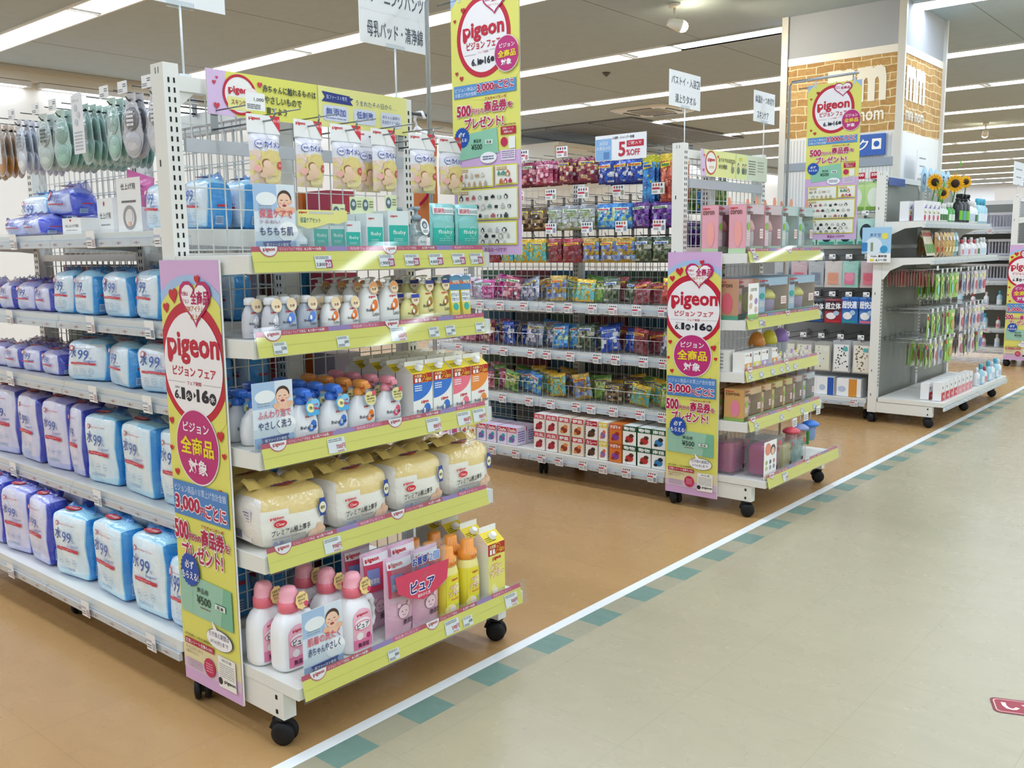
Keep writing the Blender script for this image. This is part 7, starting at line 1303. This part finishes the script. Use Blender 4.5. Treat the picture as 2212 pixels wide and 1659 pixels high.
for i, (k, y) in enumerate(seq): put9(BT[k], y, z, '%s bottle on the pillar end shelf, %s after the red-dot boxes' % ({'wg': 'white and green', 'gr': 'green'}[k], ORD[i]), 'bottle', 'bottles on the pillar end shelf', None, -2.36)
for i, (k, y) in enumerate((('dk1', 8.74), ('dk2', 8.85), ('dk1', 8.96), ('wt', 9.07), ('wt', 9.16), ('wg', 9.26), ('bl', 9.36), ('bl', 9.46), ('bl', 9.56))): put9(BT[k], y, z, '%s bottle on the far section top shelf, %s along' % ({'dk1': 'dark spray', 'dk2': 'dark spray teal-label', 'wt': 'white', 'wg': 'white and green', 'bl': 'pale blue'}[k], ORD[i]), 'bottle', 'bottles on the pillar end shelf', (1.15, 1.15, 1.25), -2.36)
z = 1.347
SN = [hpack('baby_snack_bag', .10, .20, c, lambda F, w, h, c2=c2: (F.disc(0, h*.75, w*.28, 'd8dce8', 1, h*.1), F.rect(-w*.3, h*.2, w*.3, h*.4, c2, 1)), 'foil', .05) for c, c2 in (('b08448', 'c85038'), ('c8a050', 'e8d8a8'), ('988050', 'd87848'), ('48a0a0', 'c8e0e0'))]
for i, (y, k) in enumerate(((8.08, 0), (8.20, 0), (8.31, 1), (8.41, 1), (8.51, 1), (8.60, 3))): put9(SN[k], y, z, '%s snack bag standing on the second pillar end shelf, %s along' % (('brown', 'gold', 'tan', 'teal')[k], ORD[i]), 'snack bag', 'snack bags by the pillar', None, -2.33, .1*math.sin(i)); put9(SN[(k+2) % 4], y, z, 'snack bag in the rear row of the second pillar end shelf, %s along' % ORD[i], 'snack bag', 'snack bags by the pillar', None, -2.45)
GS = [hpack('green_sachet', .05, .21, c, lambda F, w, h, c2=c2: (F.rect(-w*.35, h*.1, w*.35, h*.45, c2, 1), F.rect(-w*.35, h*.75, w*.35, h*.9, 'b83028', 1)), 'film', .012) for c, c2 in (('c8bc98', '6a9c48'), ('98c848', 'd0e8e8'), ('e8c8c0', 'd88878'), ('5c7838', 'a8c868'))]
for i in range(5): put(GS[0], (-2.32, 7.84+i*.045, z+.012), R90, 'slim leaning sachet stick on the second pillar end shelf, %s' % ORD[i], 'sachet', 'slim leaning sachets', None, rx=-.25, ry=.0)
for i, (k, y) in enumerate((('rd', 8.80), ('wt', 8.90), ('rd', 9.0), ('wt', 9.1), ('rd', 9.2), ('wg', 9.3), ('wt', 9.42), ('wt', 9.52))): put9(BT[k], y, z, '%s bottle on the far section second shelf, %s along' % ({'wt': 'white', 'rd': 'red-capped', 'wg': 'white and green'}[k], ORD[i]), 'bottle', 'bottles on the pillar end shelf', None, -2.33)
# hooks with sachets on the pillar end shelf
def erow(zh, zb, ys, Ps, ri, n=3, xt=-2.25, sc=None):
    for i, y in enumerate(ys):
        t = empty('peg_hook'); t.location = (-2.645, y, zh); L = 2.645+xt-.0+.0; L = -2.645-xt; L = abs(L); mb = MB(); mb.tube([(0, 0, 0), (L, 0, 0), (L+.008, 0, .014)], .0026, 'd0d4d8', 'chrome', 6); mb.tube([(0, 0, .03), (L-.02, 0, .03)], .002, 'd0d4d8', 'chrome', 6); mb.box(-.002, -.01, -.01, .002, .01, .035, 'c0c4c8', 'chrome'); part(mb, 'rod', t); mb = MB(); mb.box(L, -.016, .005, L+.006, .016, .04, 'e4e8ec', 'plastic'); part(mb, 'price_holder', t)
        thing(t, 'peg hook on the pillar end shelf, %s along in the %s hook row' % (ORD[i], ORD[ri]), 'hook', 'peg hooks of the pillar end shelf')
        for j in range(n): put(Ps[i % len(Ps)], (xt-.03-j*.07, y, zb), R90+.15*math.sin(i+j), 'small hanging sachet, %s on the %s hook, %s row' % ('front' if j == 0 else ORD[j]+' back', ORD[i], ORD[ri]), 'sachet', 'sachets on the pillar end shelf', sc)
GP = [hpack('green_sachet', .11, .21, c, lambda F, w, h, c2=c2: (F.disc(0, h*.4, w*.3, c2, 1, h*.2), F.rect(-w*.3, h*.72, w*.3, h*.86, 'e0e0a0', 1)), 'film', .02) for c, c2 in (('7ab838', '88c8c8'), ('8cc040', 'c8a868'), ('4c5848', 'a87848'), ('a8b0c0', '6878a8'), ('e8d0d4', 'c06070'))]
PS = hpack('striped_sachet', .075, .14, 'e8b8b0', lambda F, w, h: (F.rect(-w*.42, h*.05, -w*.2, h*.95, 'c86860', 1), F.rect(w*.1, h*.05, w*.3, h*.95, 'd88880', 1)), 'film', .012)
t = empty('peg_hook'); t.location = (-2.645, 7.78, 1.252); mb = MB(); mb.tube([(0, 0, 0), (.42, 0, 0)], .0026, 'd0d4d8', 'chrome', 6); mb.box(-.002, -.01, -.01, .002, .01, .03, 'c0c4c8', 'chrome'); part(mb, 'rod', t); mb = MB(); mb.box(.42, -.016, -.005, .426, .016, .03, 'e4e8ec', 'plastic'); part(mb, 'price_holder', t); thing(t, 'steel hook carrying the pink striped sachets', 'hook')
for i in range(16): put(PS, (-2.60+i*.023, 7.78+.004*math.sin(i*2), 1.112), R90+.2+.1*math.sin(i), 'pink and white striped sachet, %s from the back of its hook' % ORD[i], 'sachet', 'pink striped sachets', (1.25, 1, 1))
erow(1.215, 1.0, [8.0+.13*i for i in range(5)], [GP[0], GP[1], GP[2]], 0)
erow(1.215, 1.0, [8.75+.13*i for i in range(6)], [GP[3], GP[4]], 1)
erow(.905, .69, [7.80+.13*i for i in range(6)], [GS[1], GP[1], GP[0], GS[3]], 2, 1)
erow(.905, .69, [8.75+.13*i for i in range(6)], [GP[4], GP[3]], 3)
erow(.665, .46, [7.78+.13*i for i in range(6)], [GS[3], GP[1], GP[4], GP[3]], 4)
SBX = [bx('tooth_care_box', .07, .06, .12, 'f0eeee', lambda F, w, h, c=c: (F.rect(-w/2, 0, w/2, h*.45, c, 1), F.disc(-w*.15, h*.7, w*.12, '50505a', 1), F.disc(w*.18, h*.2, w*.14, 'f4d8d8', 2))) for c in ('c82c38', 'e08890')]
for i in range(8): put9(SBX[0 if i < 4 else 1], 7.80+i*.115, .212, 'small white and %s box on the bottom deck by the pillar, %s along' % ('red' if i < 4 else 'pink', ORD[i]), 'box', 'small boxes on the pillar deck', (1.3, 1.1, 1.25), -2.17); 
for i in range(7): put9(SBX[i % 2], 7.82+i*.12, .212, 'small box in the second row of the pillar deck, %s along' % ORD[i], 'box', 'small boxes on the pillar deck', (1.3, 1.1, 1.1), -2.27)
for i, (k, y) in enumerate((('wt', 8.82), ('bl', 8.95), ('rd', 9.08), ('bl', 9.2), ('wt', 9.33), ('bl', 9.45), ('wt', 9.57))): put9(BT[k], y, .212, '%s bottle on the far end of the pillar deck, %s along' % ({'wt': 'white', 'rd': 'red-capped', 'bl': 'blue-capped'}[k], ORD[i]), 'bottle', 'bottles on the pillar end shelf', None, -2.15)
erow(.665, .46, [8.75+.13*i for i in range(6)], [GP[4], GS[3], GP[3]], 5)
mb = MB(); mb.box(-2.625, 4.575, 1.772, -2.61, 5.47, 1.822, 'b0b4b8', 'painted_steel'); thing(mb.obj('peg_bar'), 'flat grey bar below the header board of the middle end shelf', 'bar')
mb = MB(); mb.box(-2.615, 7.735, 1.925, -2.611, 8.12, 1.985, '44589c', 'print'); thing(mb.obj('header_strip'), 'short dark blue header strip on the pillar end shelf', 'sign')
# summer poster, sunflowers and blue letter discs
t = empty('summer_poster'); t.location = (-2.772, 7.64, 1.31); mb = MB(); W, H = .23, .28; mb.box(0, 0, .07, W, .002, H, 'a8cce4', 'print'); mb.box(.045, -.002, 0, W, 0, .075, 'f4f4f2', 'paper'); F = Face(mb, (0, -.0028, 0), (1, 0, 0), (0, 0, 1), .0006); F.rect(0, .075, W, H, 'a4cce8', 0); F.disc(W*.4, .13, .07, 'dce8f0', 1); F.text('夏時間', .06, .205, .15, .235, '5890c0', 2, .04, halo='f4f8fa'); F.disc(.18, .21, .026, 'e8dc60', 2); F.disc(.175, .105, .03, '3c98c8', 2); F.rect(.0, .09, .045, .16, '3c84c0', 2); F.rect(.07, .09, .09, .16, '8a9a78', 2); F.text('Hello 夏時間', .075, .042, .20, .06, '2c2c30', 2, .02); F.rect(.07, .012, .10, .03, 'f0d840', 2); F.text('6.1～30', .115, .012, .20, .03, '2c2c30', 2, .02); part(mb, 'printed_sheet', t); thing(t, 'pale blue summer poster clipped to the pillar end shelf upright', 'poster')
def sunflower(x, y, z, s, lab):
    t = empty('artificial_sunflower'); t.location = (x, y, z); q = Matrix.Rotation(.75, 4, 'Z') @ Matrix.Rotation(PI/2, 4, 'X'); mb = MB()
    for lay in range(2):
        for k in range(13):
            a = 2*PI*(k+.5*lay)/13; p = [(s*.3*math.cos(a), s*.3*math.sin(a), 0), (s*.65*math.cos(a+.18), s*.65*math.sin(a+.18), .006), (s*math.cos(a), s*math.sin(a), -.004*lay), (s*.65*math.cos(a-.18), s*.65*math.sin(a-.18), .006)]; mb.add(p, [(0, 1, 2, 3)], 'f0b018' if lay else 'f8c428', 'paper')
    mb.bake(q); part(mb, 'petals', t); mb = MB(); mb.lathe([(s*.42, -.004), (s*.42, .008), (s*.3, .016), (s*.1, .018)], '3a2010', 'paper', 16); mb.bake(q); part(mb, 'flower_centre', t); mb = MB(); mb.tube([(0, .01, 0), (-.01, .03, -.08), (-.02, .02, 1.80-z)], .005, '4a8a30', 'plastic', 6); part(mb, 'stem', t); thing(t, lab, 'flower', 'artificial sunflowers')
for i, (x, y, z, s, l) in enumerate(((-2.35, 8.03, 1.945, .075, 'left sunflower, low above the white boxes'), (-2.33, 8.52, 1.955, .085, 'large sunflower in the middle of the shelf top'), (-2.36, 8.30, 1.87, .06, 'small orange sunflower low between the two big ones'), (-2.36, 8.95, 1.99, .06, 'sunflower seen edge-on farther along'))): sunflower(x, y, z, s, l)
t = empty('artificial_leaves'); mb = MB()
for i, (x, y, z, s, a) in enumerate(((0, 0, 0, .12, .3), (0, .12, .03, .10, 1.2), (0, .05, -.05, .09, -.4), (.0, .55, .24, .11, .9), (.02, -.08, .04, .07, 2.4))):
    p = [(0, 0, 0), (s*.5*math.cos(a-.5), s*.5*math.sin(a-.5)), (s*math.cos(a), s*math.sin(a)), (s*.5*math.cos(a+.5), s*.5*math.sin(a+.5))]; mb.add([(x+.01*(k % 2), y+q[0], z+q[1]) for k, q in enumerate(p)], [(0, 1, 2, 3)], '5c9c30', 'paper')
    mb.tube([(x, y, z), (x-.01, y*.3+.05, -.02), (x-.01, .05, -.12)], .003, '4a8a30', 'plastic', 5)
part(mb, 'leaf_cluster', t); t.location = (-2.35, 8.12, 1.86); thing(t, 'bright green artificial leaves among the sunflowers', 'leaves')
for i, (ch, y) in enumerate((('の', 8.14), ('し', 8.31), ('を', 8.46), ('ろ', 8.66), ('う', 8.80))):
    mb = MB(); mb.lathe([(.075, 0), (.075, .004)], 'a4cce4', 'paper', 24, (0, 0, 0), axis='x', sx=1, sy=1.35); F = Face(mb, (.0046, 0, 0), (0, 1, 0), (0, 0, 1), .0006); F.text(ch, -.04, -.05, .04, .05, '2c4c80', 1, .05); mb.tube([(0, 0, -.09), (0, 0, -.16)], .003, 'd8dce0', 'plastic', 6); thing(mb.obj('letter_disc', None, (-2.47, y, 1.98)), 'pale blue oval card with the dark letter %s, %s from the near side' % (ch, ORD[i]), 'letter card', 'blue letter cards over the pillar shelf')
# ================================================================= far shelves at the right edge
gondola(1.0, [(1.62, .4), (1.30, .4), (1.0, .4), (.7, .4), (.42, .4)], deck=.5, loc=(-3.70, 12.9, 0), lab='white cross shelving of grey baskets at the far right', rails=dict(n=2, h=.05), base_front=.15, group='cross shelving runs', front_leg=.42, back='83867f')
t = empty('laundry_basket'); mb = MB()
for s in (-1, 1):
    for k in range(9): x = -.15+k*.0375; mb.box(x-.006, s*.12-.003, .03, x+.006, s*.12+.003, .17, 'b8b8c4', 'plastic')
    for k in range(6): y = -.12+k*.048; mb.box(s*.156-.003, y-.006, .03, s*.156+.003, y+.006, .17, 'b8b8c4', 'plastic')
mb.box(-.16, -.125, 0, .16, .125, .03, 'b8b8c4', 'plastic'); part(mb, 'slatted_body', t); mb = MB()
for s in (-1, 1): mb.box(-.165, s*.13-.006, .17, .165, s*.13+.006, .2, 'c8c8d0', 'plastic'); mb.box(s*.165-.006, -.13, .17, s*.165+.006, .13, .2, 'c8c8d0', 'plastic')
part(mb, 'rim', t); P_bas = proto(t)
for zi, z in enumerate((1.62, 1.30, 1.0)):
    for j in range(3): put(P_bas, (-3.53+j*.335, 12.68, z+.002), 0, 'grey slatted basket, %s from the left on the %s far shelf' % (ORD[j], ORD[zi]), 'basket', 'grey baskets on the far shelves', (.95, 1, 1))
for zi, z in enumerate((.7, .42, .187)):
    for j in range(6): put(BT[('rd', 'wt', 'bl')[(j+zi) % 3]], (-3.6+j*.15, 12.56, z), 0, 'bottle on the far cross shelving, %s from the left, %s shelf from the floor' % (ORD[j], ORD[2-zi]), 'bottle', 'bottles on the far cross shelving')
for zi, z in enumerate((1.75, 1.45, 1.1, .8, .5)):
    for j in range(5): put(P_misc[4], (-2.35, 12.32+j*.17, z), R90, 'pale box on the far right end shelf, %s along, %s level from the top' % (ORD[j], ORD[zi]), 'box', 'pale boxes at the right edge')
finish()
